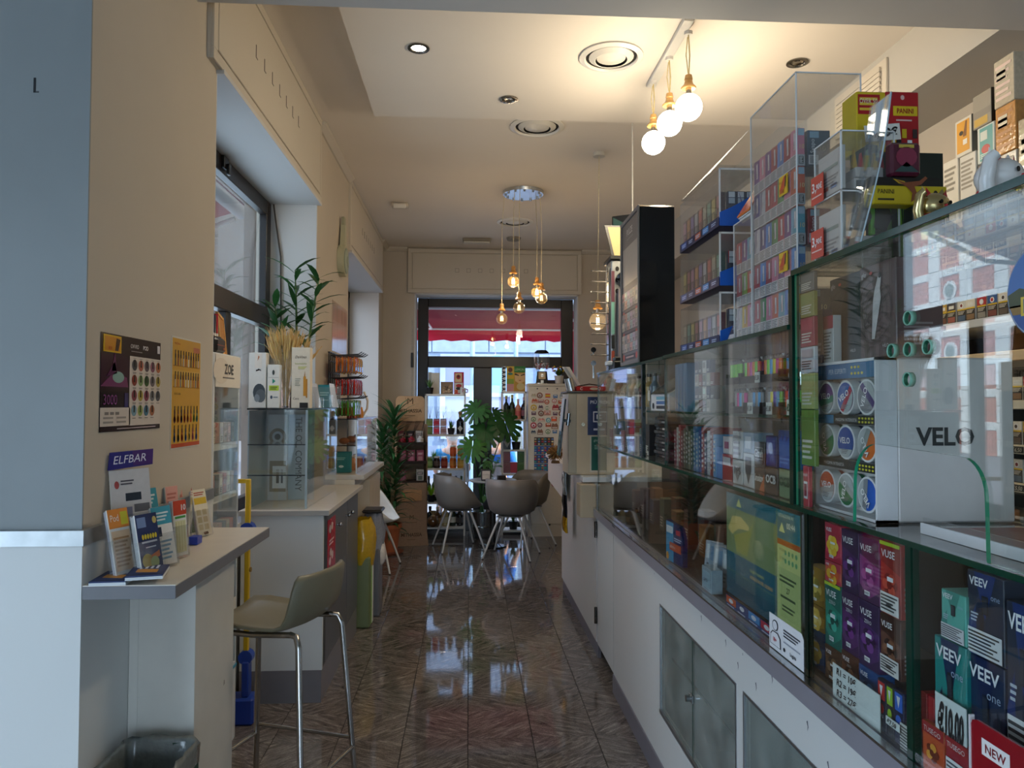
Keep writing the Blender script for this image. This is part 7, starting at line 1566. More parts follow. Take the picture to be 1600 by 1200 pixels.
for k,(px,py,dy)in enumerate(((802,440,-.10),(839,457,.12))):
 q=P(px,py,y=6.475+dy); light('pendant_glow','POINT',(q.x,6.475+dy,q.z-.075),3.5,(1,.8,.55),shadow_soft_size=.03)
sp_=thing('pendant_lamp','single hanging clear globe bulb beside the hook pins','pendant lamp',(.972,5.42,ZC))
MB().cyl((0,0,-.001),(0,0,-.03),.045,n=20,c='#cfc9bd',m='satin').build('ceiling_plate',sp_)
q=P(934,502,y=5.42); MB().cyl((0,0,-.03),(q.x-.972,0,q.z-ZC+.16),.0028,n=6,c='#d9cba8',m='cloth').build('cord',sp_)
bulb_globe(sp_,q.x-.972,0,q.z-ZC,.066,'bulb_glass','filament_bright')
light('pendant_glow','POINT',(q.x,5.42,q.z-.09),5,(1,.74,.42),shadow_soft_size=.03)
gb=thing('globe_lamp','white ceiling bar with three lit white globe bulbs on looped cords','pendant lamp',(1.01,3.64,ZP))
MB().box(-.025,-.36,-.025,.025,.36,-.001,'#dedad2','satin',.003).build('ceiling_bar',gb)
for k,(px,py,y)in enumerate(((1076,168,3.38),(1046,193,3.64),(1021,223,3.92))):
 q=P(px,py,y=y); x=q.x-1.01; z=q.z-ZP
 bulb_globe(gb,x,y-3.64,z,.064,'bulb_white',None,'#c99a5a')
 MB().cyl((x,y-3.64,-.025),(x,y-3.64,-.04),.02,n=14,c='#e3ded5',m='satin').build('cord_rose',gb)
 zt=z+.064*1.55+.055
 MB().tube([(x,y-3.64,-.04),(x+.006,y-3.64,(zt-.04)/2),(x+.001,y-3.64,zt)],.003,6,'#d9c48a','cloth').tube([(x-.004,y-3.64,-.05),(x-.012,y-3.64,(zt-.04)/2),(x-.002,y-3.64,zt+.01)],.0022,6,'#d9c48a','cloth').build('looped_cord',gb)
 light('globe_glow','POINT',(q.x,y,q.z-.10),11.5,(1,.84,.60),shadow_soft_size=.06)
def diffuser(x,y,z,r,label):
 o=thing('air_diffuser',label,'vent',(x,y,z))
 MB().lathe([(r,-.001),(r*1.0,-.008),(r*.84,-.016),(r*.80,-.006),(r*.80,-.002)],32,'#e2dcd2','satin').build('outer_ring',o)
 MB().disc((0,0,-.0015),(0,0,-1),r*.8,28,'#1b1917','rubber').build('dark_throat',o)
 for a, e_, zz in((.70,.52,-.016),(.45,.0,-.020)):
  MB().lathe([(r*a,zz+.014),(r*a,zz+.010),(r*e_,zz-.006),(max(0,r*e_-.004),zz-.004)],28,'#d8d2c7','satin').build('cone',o)
diffuser(.727,3.70,ZP,.165,'round ceiling air diffuser beside the globe lamp bar')
diffuser(.456,4.93,ZC,.185,'round ceiling air diffuser at the edge of the dropped panel')
diffuser(.47,7.55,ZC,.19,'round ceiling air diffuser behind the pendant cluster')
def downlight(x,y,label,lit=False):
 o=thing('downlight',label,'downlight',(x,y,ZP))
 MB().lathe([(.055,-.001),(.055,-.006),(.04,-.007),(.036,-.002)],24,'#8f8a80','metal').build('ring',o)
 MB().disc((0,0,-.0012),(0,0,-1),.037,20,'#3a332c' if not lit else '#fff','rubber' if not lit else 'spot_glow').build('lamp_face',o)
 if not lit: MB().lathe([(.03,-.0015),(.024,-.005),(.012,-.003),(0,-.002)],16,'#bdb29c','metal').build('reflector',o)
 else: light('spot','SPOT',(x,y,ZP-.02),30,(1,.88,.7),spot_size=1.4,spot_blend=.6,shadow_soft_size=.03)
downlight(-.263,3.67,'lit recessed downlight at the left of the dropped ceiling panel',True)
downlight(.226,4.26,'small unlit downlight in the middle of the dropped ceiling panel'); downlight(1.714,3.70,'unlit dark rimmed downlight right of the globe lamp bar')
MB().box(-.08,-.05,-.045,.08,.05,-.0012,'#d6cdbf','satin',.008).box(-.06,-.075,-.06,.06,-.0505,-.02,'#e6e2da','satin',.008).build('alarm_sensor',None,(-.66,6.93,ZC),0,'small cream alarm sensor box on the ceiling above the second recess','sensor')
em=thing('emergency_light','flat rectangular emergency light on the ceiling before the back window','emergency light',(.08,8.36,ZC))
MB().box(-.16,-.05,-.04,.16,.05,-.0012,'#8d8372','satin',.006).build('body',em); MB().box(-.15,-.052,-.055,.15,.04,-.0405,'#d8d2c6','satin',.004).build('diffuser',em)
MB().cyl((0,0,-.0012),(0,0,-.03),.085,.075,20,'#8a8378','satin').build('smoke_detector',None,(.50,8.28,ZC),0,'round grey smoke detector on the ceiling near the back window','smoke detector')
# ---------------------------------------------------------------- bar counter: machine, tablet, odds and ends
ZB2=1.1188
mc=thing('lottery_machine','beige ticket machine with navy and green posters standing on the bar counter','machine',(.0,4.75,ZB2))
x0=.648
MB().box(x0,0,.0,.90,.30,.535,'#cbb99a','satin',.006).box(x0-.001,-.004,.012,x0+.055,.004,.53,'#a59c88','satin',.003).build('body',mc)
MB().box(x0-.01,-.01,.536,.905,.31,.548,'#4a4640','satin',.003).build('lid',mc)
b=MB(); f=D(b,(.775,-.0008,.26),(.13,0,0),(0,0,.25),m='satin'); f.rect(0,0,1,1,'#1c2a5a').text('PIÙ PREMI',.14,.82,.085,'#e6e8ee',2,bold=.02).rect(.28,.34,.98,.62,'#e3e6ee',2).rect(.33,.37,.94,.59,'#1c2a5a',3).poly([(.45,.42),(.7,.42),(.7,.46),(.52,.46),(.52,.5),(.7,.5),(.7,.54),(.45,.54)],'#e3e6ee',4).ell(.6,.72,.18,.07,'#1f7a4a',2,12,0,PI).lines(.3,.1,.9,.2,1,'#c9cee0',2)
b.build('navy_poster',mc)
b=MB(); f=D(b,(.80,-.0008,.03),(.10,0,0),(0,0,.22),m='satin'); f.rect(-.1,-.06,1,1.02,'#cfc7b8').rect(0,0,1,1,'#12594a',2).text('glo',.15,.86,.07,'#bcd2ca',3,fit=.5).lines(.2,.62,.9,.76,3,'#8fb9ad',3); b.build('green_poster',mc)
MB().cyl((.745,-.006,.33),(.745,-.0005,.33),.012,n=14,c='#6f6655',m='metal').build('lock',mc)
MB().box(.695,0,0,.797,.15,.205,'#b9a88c','satin',.003).build('meter_box',None,(0,4.545,.872),0,'small beige box mounted under the ticket machine beside the gate','box')
# tablet on an arm
tb=thing('tablet','black tablet screen tilted on an arm at the left of the ticket machine','tablet',(.66,4.72,1.34)); tb.rotation_euler=(0,.10,0)
MB().box(-.075,-.06,-.10,-.063,.06,.27,'#0f1012','gloss',.004).box(-.077,-.062,.06,-.0755,.058,.272,'#d5dbe0','satin').build('screen',tb)
MB().box(-.063,-.01,.12,-.014,.01,.14,'#1a1a1c','satin').cyl((-.03,0,.10),(-.03,0,.18),.012,n=10,c='#9aa0a4',m='metal').build('arm',tb)
q=P(868,668,y=5.7)
b=MB()
for i in range(150):
 a=random.uniform(0,2*PI); e_=random.uniform(-.9,.95); r=.07
 d=V((math.cos(a)*math.sqrt(1-e_*e_),math.sin(a)*math.sqrt(1-e_*e_),e_)); c0=d*.02
 b.cyl(c0,d*r*random.uniform(.85,1.05),.006,.003,5,jit('#8f6a42',.35),'card')
bs=thing('stick_ball','ball of brown cut sticks on the bar worktop left of the tablet','ornament',(q.x,5.7,1.2)); b.build('sticks',bs)['kind']='stuff'
MB().cyl((0,0,-.0805),(0,0,-.06),.035,.03,14,'#6a5238','card').build('foot',bs)
b=MB().box(-.06,-.04,0,.06,.04,.07,'#d9c7a6','paper',.003); f=front(b,.12,.07,y=-.0401); f.poly([(.4,0),(1,0),(1,.9)],'#2f8a80').rect(.05,.3,.35,.7,'#b98a3a',2); b.build('brochure_box',None,(.80,5.55,ZB2+E_),0,'cream and teal brochure box under the ball of sticks','box')
# on the machine
b=MB().box(-.10,-.05,0,.10,.06,.03,'#c32a24','paper',.002); f=D(b,(-.10,-.051,0),(.2,0,0),(0,0,.03)); f.text('C',.12,.2,.6,'#f0e0d0',2,bold=.04).ell(.6,.5,.15,.3,'#e0c8b0',2); b.build('red_booklets',None,(.80,4.84,ZB2+.5495),.1,'red booklets lying on top of the ticket machine','booklets')
b=MB().tube([(-.08,0,.035),(0,-.01,.05),(.06,.0,.042),(.12,.01,.05)],.004,6,'#2a2624','rubber'); b.build('cable',None,(.80,4.84,ZB2+.546),0,'dark cable looped over the red booklets','cable')
MB().lathe([(0,0),(.03,0),(.028,.085),(.026,.085),(.026,.01),(0,.008)],16,'#b9bdbf','metal').build('steel_cup',None,(.675,4.80,ZB2+.5495),0,'tilted steel cup at the left corner of the ticket machine','cup').rotation_euler=(0,-.25,0)
b=MB()
for k, c in enumerate(('#cfd6dc','#b5bdc4','#d9dde0')): b.add([(-.005+k*.012,0,0),(.02+k*.012,.02,0),(-.085+k*.014,.02,.165),(-.11+k*.014,0,.165),(-.003+k*.012,.003,0),(.022+k*.012,.023,0),(-.083+k*.014,.023,.165),(-.108+k*.014,.003,.165)],[(0,1,2,3),(4,7,6,5),(0,4,5,1),(1,5,6,2),(2,6,7,3),(3,7,4,0)],c,'gloss')
b.build('clear_sleeves',None,(.735,4.90,ZB2+.5495),0,'fan of clear plastic sleeves leaning left behind the red booklets','sleeves')
# hanging bags at the counter side
def hang(name,y,x,z0,z1,w0,w1,c,m,label,bands=()):
 b=MB(); n=8; vs=[]
 for i in range(n+1):
  t=i/n; z=z1+(z0-z1)*t; w=w0+(w1-w0)*t; j=.012*math.sin(i*2.1)
  vs+=[(x-.012-abs(j)*.6,y-w/2+j,z),(x-.03-j*.5,y,z+.004),(x-.012-abs(j)*.5,y+w/2+j,z),(x-.002,y+w/2+j,z),(x-.002,y-w/2+j,z)]
 cc=[]; fs=[]
 for i in range(n):
  for k in range(5):
   a=i*5; fs.append((a+k,a+(k+1)%5,a+5+(k+1)%5,a+5+k)); cc.append(next((q for lo,hi,q in bands if lo<=i/n<hi),c))
 b.add(vs,fs,cc,m,True); b.add(vs,[tuple(range(5))[::-1],tuple(range(n*5,n*5+5))],c,m); return b.build(name,None,None,0,label,'bag')
hang('silver_bag',4.93,.795,.90,1.08,.10,.22,'#9aa3aa','foil','crinkled silver bag hanging under the ticket machine')
hang('dark_bag',5.55,.742,.62,1.06,.07,.20,'#1d1e26','foil','dark speckled bag with yellow foot hanging at the bar side',((0,.35,'#8f989f'),(.74,1.1,'#c99a1f')))
# ---------------------------------------------------------------- back of the shop: table and tub chairs
def tub_chair(name,loc,rz,c,label,legc='#c9c6c2',group=None):
 o=thing(name,label,'chair',loc,rz,group)
 n=28; prof=[]
 def wall_h(a): return .44+.33*(max(0.0,.5-.5*math.cos(min(abs(a),PI)))**.55 if True else 0)
 vs=[]; R=.255
 lv=7
 for j in range(lv+1):
  t=j/lv
  for i in range(n):
   a=2*PI*i/n
   aa=abs((a+PI)%(2*PI)-PI)
   k=min(1,max(0,(aa-.42)/1.6)); k=k*k*(3-2*k)
   hh=.025+.325*k
   tt=max(0,(t-.35)/.65)
   r=R*(min(1,t/.35)**.8)*(.80 if t<=.35 else .80+.20*min(1,tt*1.5)**.8)
   z=.445+(.02*(t/.35)**2 if t<=.35 else .02+hh*tt**1.15)
   vs.append((r*math.sin(a)*1.04,r*math.cos(a),z))
 th=.014; N=len(vs); out=[]
 for(x,y,z), j in zip(vs,[j for j in range(lv+1)for _ in range(n)]):
  rr=math.hypot(x,y); f_=min(1,j/lv*1.6)
  out.append((x*(1+th/max(rr,.05)*f_*.9),y*(1+th/max(rr,.05)*f_*.9),z-th*(1-f_*.75)))
 fs=[]
 for j in range(lv):
  for i in range(n):
   a_, b_=j*n+i, j*n+(i+1)%n; fs.append((a_,a_+n,b_+n,b_)); fs.append((N+a_,N+b_,N+b_+n,N+a_+n))
 for i in range(n):
  a_=lv*n+i; b_=lv*n+(i+1)%n; fs.append((a_,N+a_,N+b_,b_))
 MB().add(vs+out,fs,c,'satin',True).build('tub_shell',o)
 for sx_ in(-1,1):
  for sy_ in(-1,1):
   lg=MB().tube([(sx_*.10,sy_*.10,.432),(sx_*.18,sy_*.17,.22),(sx_*.25,sy_*.235,.006)],[.0125,.0115,.009],8,legc,'satin').build('leg',o)
   MB().cyl((sx_*.249,sy_*.234,0),(sx_*.248,sy_*.233,.012),.0105,n=8,c='#2a2725',m='rubber').build('foot_cap',lg)
 MB().box(-.13,-.13,.424,.13,.13,.436,'#8a8784','satin',.004).build('under_frame',o)
 return o
tub_chair('tub_chair',(.45,7.62,0),-.30,'#7d7873','grey moulded tub chair with its back to the aisle in front of the round table',group='grey tub chairs')
tub_chair('tub_chair',(-.11,8.06,0),-PI/2+.25,'#7d7873','grey moulded tub chair left of the round table',group='grey tub chairs')
tub_chair('tub_chair',(.655,8.31,0),PI/2+.5,'#7d7468','grey moulded tub chair right of the round table near the magnet cabinet',group='grey tub chairs')
tub_chair('tub_chair',(-.93,7.12,0),-PI/2-.1,'#dcd9d4','white moulded tub chair beside the tall dracaena','#d9d7d3')
rt=thing('round_table','round grey bistro table on a black pedestal','table',(.27,8.17,0))
MB().lathe([(0,.715),(.24,.715),(.265,.728),(.265,.738),(.255,.742),(0,.742)],36,'#a9a6a2','satin').build('table_top',rt)
MB().cyl((0,0,.02),(0,0,.715),.035,n=16,c='#1d1c1c',m='satin').build('column',rt)
MB().lathe([(0,0),(.15,0),(.155,.006),(.145,.014),(.06,.03),(.045,.05),(0,.05)],32,'#232322','gloss').build('base',rt)
ZT2=.7425
b=MB().box(-.055,-.045,0,.055,.045,.125,'#2a2220','satin',.008); f=D(b,(-.042,-.0455,.02),(.084,0,0),(0,0,.09)); f.rect(0,0,1,1,'#d3c4b4').text('NAPKINS',.5,.48,.13,'#5a4a44',1,al='c',fit=.8); f=None; b.build('napkin_dispenser',None,(.19,8.02,ZT2+E_),0,'black napkin dispenser with pale front on the round table','napkin dispenser')
b=MB().box(-.045,-.035,0,.045,.035,.055,'#2a2422','satin',.006); b.build('sugar_box',None,(.36,8.06,ZT2+E_),.2,'low black sugar box on the round table','box')
def tuft(parent,z,n,L,w,c,seed,m='leaf',spread=.7):
 random.seed(seed); b=MB()
 for i in range(n):
  a=random.uniform(0,2*PI); s_=random.uniform(.1,spread)
  b.leaf((random.uniform(-.01,.01),random.uniform(-.01,.01),z),(math.cos(a)*s_,math.sin(a)*s_,1),L*random.uniform(.6,1.1),w,jit(c,.3),droop=random.uniform(.2,1),seg=3,prof=[1,.9,.6,.05])
 o=b.build('leaves',parent); o['kind']='stuff'; return o
def pot_grass(x,y,z,s,label,pot='#1f1e20',c='#4f8a2f',L=.10,n=60,seed=1):
 o=thing('potted_grass',label,'potted plant',(x,y,z))
 MB().lathe([(0,0),(.028*s,0),(.038*s,.06*s),(.040*s,.062*s),(.034*s,.058*s),(0,.05*s)],14,pot,'satin').build('pot',o)
 tuft(o,.055*s,n,L*s,.006*s,c,seed); return o
tr1=thing('trailing_plant','trailing pothos in a small glass on the round table','potted plant',(.27,8.22,ZT2+E_))
MB().lathe([(0,0),(.03,0),(.035,.09),(.032,.09),(.028,.006),(0,.006)],14,'#fff','clear_glass').build('glass_jar',tr1)
random.seed(5); b=MB(); bs_=MB()
for k in range(7):
 a=k*.9; pts=[V((0,0,.05)),V((.04*math.cos(a),.03*math.sin(a),.14+.03*(k%3))),V((.11*math.cos(a),.06*math.sin(a),.13+.05*(k%4)))]
 bs_.tube(pts,.003,5,'#5a7a3a','leaf')
 for t in range(4): b.leaf(pts[1].lerp(pts[2],t/3),(math.cos(a+t),math.sin(a+t),.3),.07,.05,jit('#5f9a3f',.3),droop=.9,prof=[.3,1,.9,.5,.02])
bs_.build('stems',tr1); b.build('leaves',tr1)['kind']='stuff'
# monstera in a zinc bucket behind the table
mo=thing('monstera','large monstera with split leaves in a zinc bucket behind the round table','plant',(.16,8.72,E_))
MB().lathe([(0,0),(.10,0),(.135,.30),(.145,.305),(.145,.315),(.13,.31),(.11,.26),(0,.25)],24,'#a9b2b8','metal').lathe([(.118,.12),(.121,.13),(.121,.14),(.118,.15)],24,'#9aa4ab','metal').build('bucket',mo)
def split_leaf(parent,tip,nrm,up,s,c):
 """heart shaped leaf with real slits: a fan of lobes on either side of the midrib"""
 nrm=V(nrm).normalized(); up=(V(up)-nrm*V(up).dot(nrm)).normalized(); sd=up.cross(nrm); O=V(tip); b=MB()
 def pt(sgn,a,r):
  m=s*r*(1.0-.34*(a/PI)**1.6+.10*math.sin(a))
  return O+up*math.cos(a)*m+sd*sgn*math.sin(a)*m*.92+nrm*(.05*s*math.sin(a)-.16*s*r*r)
 K=7
 for sgn in(-1,1):
  for k in range(K):
   a0=.02+k*.42; a1=a0+.42; g=.055
   vs=[O,pt(sgn,a0,.58),pt(sgn,(a0+a1)/2,.60),pt(sgn,a1,.58),pt(sgn,a0+g,.72),pt(sgn,(a0+a1)/2,.76),pt(sgn,a1-g,.72),pt(sgn,a0+g*1.3,.97),pt(sgn,(a0+a1)/2,1.06),pt(sgn,a1-g*1.5,.95)]
   fs=[(0,1,2),(0,2,3),(1,4,5,2),(2,5,6,3),(4,7,8,5),(5,8,9,6)]
   b.add(vs,fs if sgn<0 else[f_[::-1]for f_ in fs],jit(c,.12),'leaf')
 return b.build('split_leaf',parent)
mst=MB()
for k,(px,py,y,s,nx,ux,c)in enumerate(((759,690,8.62,.22,(.0,-1,.45),(-.05,.1,-1),'#2a5a26'),(790,678,8.60,.22,(.25,-1,.5),(.2,.1,-1),'#24521f'),(745,655,8.66,.20,(-.3,-1,.75),(-.3,.3,-1),'#3f6f3a'),(738,714,8.55,.19,(-.1,-1,.35),(-.1,.1,-1),'#3f7a2a'),(770,662,8.70,.17,(.1,-.8,.8),(.1,.2,-1),'#2f5f2a'))):
 q=P(px,py-16,y=y); t=q-V((.16,8.72,E_))
 split_leaf(mo,t,nx,ux,s,c)
 mst.tube([(random.uniform(-.03,.03),0,.26),(t.x*.35,.05,t.z*.6),tuple(t)],[.010,.008,.005],7,'#3f6f2f','leaf')
mst.build('stems',mo)
random.seed(8); b=MB()
for k in range(26):
 z=.5+.5*random.random(); b.leaf((random.uniform(-.02,.14),random.uniform(-.09,0),z),(random.uniform(-1,1),-.6,-.5),.11,.06,jit('#5f8f52',.3),droop=.8,prof=[.3,1,.9,.5,.02])
b.build('hanging_vine',mo)['kind']='stuff'
# tall dracaena in a terracotta pot
dr=thing('dracaena','tall dracaena with drooping leaves in a terracotta pot at the end of the cafe counter','plant',(-.87,7.86,E_))
MB().lathe([(0,.0),(.17,0),(.185,.02),(.17,.022),(.0,.022)],24,'#7d4a38','card').build('saucer',dr)
MB().lathe([(0,.024),(.115,.024),(.15,.27),(.165,.27),(.165,.31),(.15,.31),(.14,.28),(0,.27)],24,'#a8603f','card').build('pot',dr)
MB().cyl((0,0,.262),(0,0,.272),.138,n=20,c='#2f241c',m='card').build('soil',dr)
for k,(x,y,h)in enumerate(((-.03,.02,1.25),(.06,-.04,.95),(.02,.06,.62),(.05,-.03,1.45))):
 MB().tube([(x,y,.26),(x*1.3,y,h*.6),(x*1.5,y,h)],[.016,.014,.012],8,'#7a6a4a','card').build('cane',dr)
 random.seed(30+k); b=MB()
 for i in range(52):
  a=i*2.4; t=i/52; up_=.15+1.1*t
  b.leaf((x*1.5,y,h-.42+.46*t),(math.cos(a),math.sin(a),up_),random.uniform(.24,.36),.042,jit('#2f5a30',.25),droop=1.5-t*.5,seg=5,prof=[.5,1,.95,.8,.5,.03])
 b.build('leaf_crown',dr)['kind']='stuff'
 # kraft cardboard floor display
kd=thing('kraft_display','kraft cardboard floor display with lettered header and pink diffuser boxes','display',(-.655,8.36,0),.18)
KB='#9d8069'
MB().prism([(-.17,0),(.19,0),(.165,.22),(.16,.70),(-.16,.70),(-.165,.22)],.02,KB,'card','y',-.13).box(-.175,-.11,0,-.165,.16,1.52,'#8d6e52','card').box(.165,-.11,0,.175,.16,1.35,'#8d6e52','card').box(-.165,.15,0,.165,.16,1.52,KB,'card').build('carcass',kd)
n=12; hd_=[(-.165,1.38),(.165,1.38),(.165,1.56)]+[(.165-.05+.05*math.cos(t),1.62+.05*math.sin(t))for t in[i*PI/2/6 for i in range(7)]]+[(-.115-.05*math.sin(t),1.62+.05*math.cos(t))for t in[i*PI/2/6 for i in range(7)]]
MB().prism(hd_,.012,'#b8946e','card','y',.12).build('header_board',kd)
b=MB(); f=D(b,(-.165,.1195,1.38),(.33,0,0),(0,0,.30)); f.text('M',.5,.66,.24,'#5a4028',1,al='c').poly([(.30,.98),(.36,.80),(.40,.70),(.37,.82)],'#5a4028',1).poly([(.70,.98),(.62,.80),(.58,.70),(.63,.82)],'#5a4028',1).text('MITHASSIA',.5,.34,.13,'#4a331c',1,al='c',fit=.82,bold=.02).lines(.3,.2,.7,.25,1,'#7a5f44',1)
f=D(b,(-.16,-.1308,.0),(.32,0,0),(0,0,.70)); f.text('M',.5,.42,.07,'#5a4028',1,al='c').text('MITHASSIA',.5,.15,.055,'#4f3822',1,al='c',fit=.72,bold=.02).lines(.3,.36,.7,.38,1,'#7a5f44',1).lines(.35,.09,.65,.11,1,'#7a5f44',1); b.build('print',kd)
MB().box(-.11,-.15,.50,.11,-.1305,.62,'#b98f68','card',.002).build('pasted_card',kd)
for z in(.71,.93,1.14):
 MB().box(-.165,-.115,z-.012,.165,.149,z,'#4a382c','card').box(-.168,-.125,z-.02,.168,-.1155,z+.012,'#2f2622','card').build('shelf',kd)
ROT=Matrix.Translation((-.655,8.36,0))@Matrix.Rotation(.18,4,'Z')
def onk(b,name,x,y,z,label,cat,group=None): q=ROT@V((x,y,z+E_)); return b.build(name,None,q,.18,label,cat,group)
def dbox(c,c2): b=MB().box(-.04,0,0,.04,.06,.13,c,'paper',.002); f=front(b,.08,.13); f.rect(.08,.55,.92,.8,c2).rect(.2,.1,.8,.45,jit(c2,.4),2).lines(.2,.6,.8,.75,2,'#e3cfd2',3); return b
for i, x in enumerate((-.10,.0,.10)):
 onk(dbox('#8a3f52','#b0707f'),'diffuser_box',x,-.06,.93,'%s pink diffuser box on the middle shelf of the kraft display'%('left','middle','right')[i],'box','diffuser boxes')
 if i!=1: onk(dbox(('#8a3f52','','#b5b2ae')[i],('#b0707f','','#6a6a68')[i]),'diffuser_box',x,-.06,.71,'%s diffuser box on the lowest shelf of the kraft display'%('pink','','grey white')[i],'box','diffuser boxes')
 b=MB().lathe([(0,0),(.036,0),(.038,.05),(.02,.062),(.02,.078,'#2a2422'),(0,.08)],14,('#8f2430','#8f2430','#c9c6c2')[i],'gloss')
 for k in range(5): b.cyl((0,0,.06),(min(.05+.015*k,.11 if i<2 else .045),-.02+.012*k,.25),.0022,n=4,c='#1f1b1a',m='card')
 onk(b,'reed_diffuser',x,-.055,1.14,'%s reed diffuser jar on the top shelf of the kraft display'%('left red','middle red','right clear')[i],'diffuser','reed diffusers on the kraft display')
 onk(dbox(('#8a3f52','#2f2a2c','#c9c2ba')[i],('#b0707f','#6a4a50','#9a9590')[i]),'diffuser_box',x,.05,1.14,'%s diffuser box behind the jars of the kraft display'%('pink','black','cream')[i],'box','diffuser boxes')
 # ---------------------------------------------------------------- white racks in front of the back window
def rack(name,x0,x1,y0,y1,zs,label):
 o=thing(name,label,'shelf rack',(x0,y0,0))
 for(x,y)in((x0,y0),(x1-.02,y0),(x0,y1-.02),(x1-.02,y1-.02)): MB().box(x-x0,y-y0,0,x+.02-x0,y+.02-y0,zs[-1],'#e3dcd0','satin',.002).build('post',o)
 for z in zs: MB().box(0,.0,z-.022,x1-x0,y1-y0,z,'#e3ddd2','satin',.002).build('shelf',o)
 return o
RZS=[.105,.403,.808,1.214,1.70]
rack('white_rack',-.53,-.04,8.83,9.08,RZS,'white shelf rack of bottles and jars left of the back door')
RZ2=[.06,.74,1.03,1.395,1.735]
rack('white_rack',.395,.695,8.84,9.08,RZ2,'narrow white shelf rack of wine bottles beside the magnet cabinet')
def bottle(H,r,c,cap,lab=None,m='gloss',neck=.35):
 b=MB().lathe([(0,0),(r*.95,0),(r,.008),(r,H*(1-neck-.08)),(r*.75,H*(1-neck)),(r*.38,H*(1-neck+.08)),(r*.36,H*.86,cap),(r*.42,H*.865),(r*.42,H),(0,H)],14,c,m)
 if lab: b.lathe([(r*1.015,H*.16),(r*1.015,H*.42)],14,lab,'paper')
 return b
def jar(H,r,c,cap,lab=None):
 b=MB().lathe([(0,0),(r*.95,0),(r,.006),(r,H*.78),(r*.85,H*.84),(r*.85,H*.86,cap),(r*.9,H*.865),(r*.9,H),(0,H)],14,c,'gloss')
 if lab: b.lathe([(r*1.015,H*.2),(r*1.015,H*.6)],14,lab,'paper')
 return b
def onr(b,name,x,z,label,cat,group=None,y=8.92): return b.build(name,None,(x,y,z+E_),0,label,cat,group)
# rack 1, top
onr(MB().box(-.05,0,0,.05,.05,.26,'#d9d0c0','paper',.002).box(-.09,.055,0,-.05,.09,.27,'#b9b4a8','paper'),'tall_carton',-.41,RZS[4],'tall white carton at the left end of the rack top','carton',y=8.96)
b=MB().box(-.075,0,0,.075,.04,.15,'#8a7058','paper',.002); f=front(b,.15,.15)
for i in range(22): f.ell(.15+.7*random.random(),.12+.65*random.random(),.09,.06,jit(('#a8805a','#5f4a3a','#c9a884')[i%3],.2),2+i%4,8)
onr(b,'chestnut_box',-.27,RZS[4],'square box with chestnut photograph on the rack top','box',y=8.94)
b=MB().box(-.06,0,0,.06,.05,.27,'#b8283c','paper',.002); f=front(b,.12,.27); f.rect(.1,.55,.8,.95,'#d9b98a').ell(.45,.78,.22,.11,'#a8302a',2).ell(.45,.80,.12,.05,'#3a2a22',3).rect(.05,.05,.9,.52,'#cfc4b4',2).ell(.5,.38,.3,.08,'#a8302a',3).ell(.45,.26,.25,.07,'#2a2422',4).rect(.1,.05,.4,.2,'#c8502f',3); onr(b,'red_panettone_box',-.125,RZS[4],'red cake box with fruit picture on the rack top','box',y=8.95)
b=MB().lathe([(0,0),(.034,0),(.035,.075),(.032,.075),(.030,.006),(0,.006)],16,'#cfc8bf','gloss').tube([(.034,0,.06),(.058,0,.055),(.058,0,.025),(.034,0,.018)],.006,8,'#b02a4a','gloss'); f=D(b,(-.02,-.0355,.02),(.04,0,0),(0,0,.04)); f.text('7',.5,.1,.8,'#b02a5a',1,al='c',bold=.04); onr(b,'mug',-.075,RZS[4],'white mug with seven and magenta handle at the right of the rack top','mug',y=8.87)
pot_grass(-.475,8.885,RZS[4]+E_,1.25,'potted grass in black pot before the tall carton on the rack top',c='#5f8f3f',seed=2)
# shelf 1.214
DC=['#7f9a5a','#c22a4a','#b98a8f']; DN=['green','red','rose']
for r in range(2):
 for i in range(3):
  b=MB().box(-.038,-.03,0,.038,.03,.085,DC[i],'gloss',.004).box(-.034,-.026,.0855,.034,.026,.092,'#3a2f2c','satin'); D(b,(-.03,-.0305,.02),(.06,0,0),(0,0,.045)).rect(0,0,1,1,jit(DC[i],.3))
  if r:
   for k in range(4): b.cyl((0,0,.09),(.03-.02*k,.01*k,.24),.002,n=4,c='#2a2422',m='card')
  onr(b,'scent_cube',-.475+i*.083,RZS[3]+(.0955 if r else 0),'%s scent cube in the %s row on the upper rack shelf'%(DN[i],('lower','upper')[r]),'scent cube','scent cubes on the rack',y=8.93)
pot_grass(-.215,8.89,RZS[3]+E_,1.2,'potted grass before the clear bottle on the upper rack shelf',c='#4f8a2f',seed=3)
onr(bottle(.30,.042,'#dfe6ea','#b98a7a',None,'clear_glass'),'clear_bottle',-.20,RZS[3],'clear glass bottle behind the potted grass on the upper rack shelf','bottle',y=9.0)
b=bottle(.24,.048,'#1c1a1d','#a8844a',None,neck=.28); D(b,(-.03,-.0495,.03),(.06,0,0),(0,0,.08)).poly([(.5,0),(1,.5),(.5,1),(0,.5)],'#c9c2b4')
b.lathe([(.02,.24),(.026,.255),(.02,.275),(0,.28)],12,'#8a6a42','card'); onr(b,'gin_bottle',-.105,RZS[3],'squat black bottle with diamond label on the upper rack shelf','bottle',y=8.93)
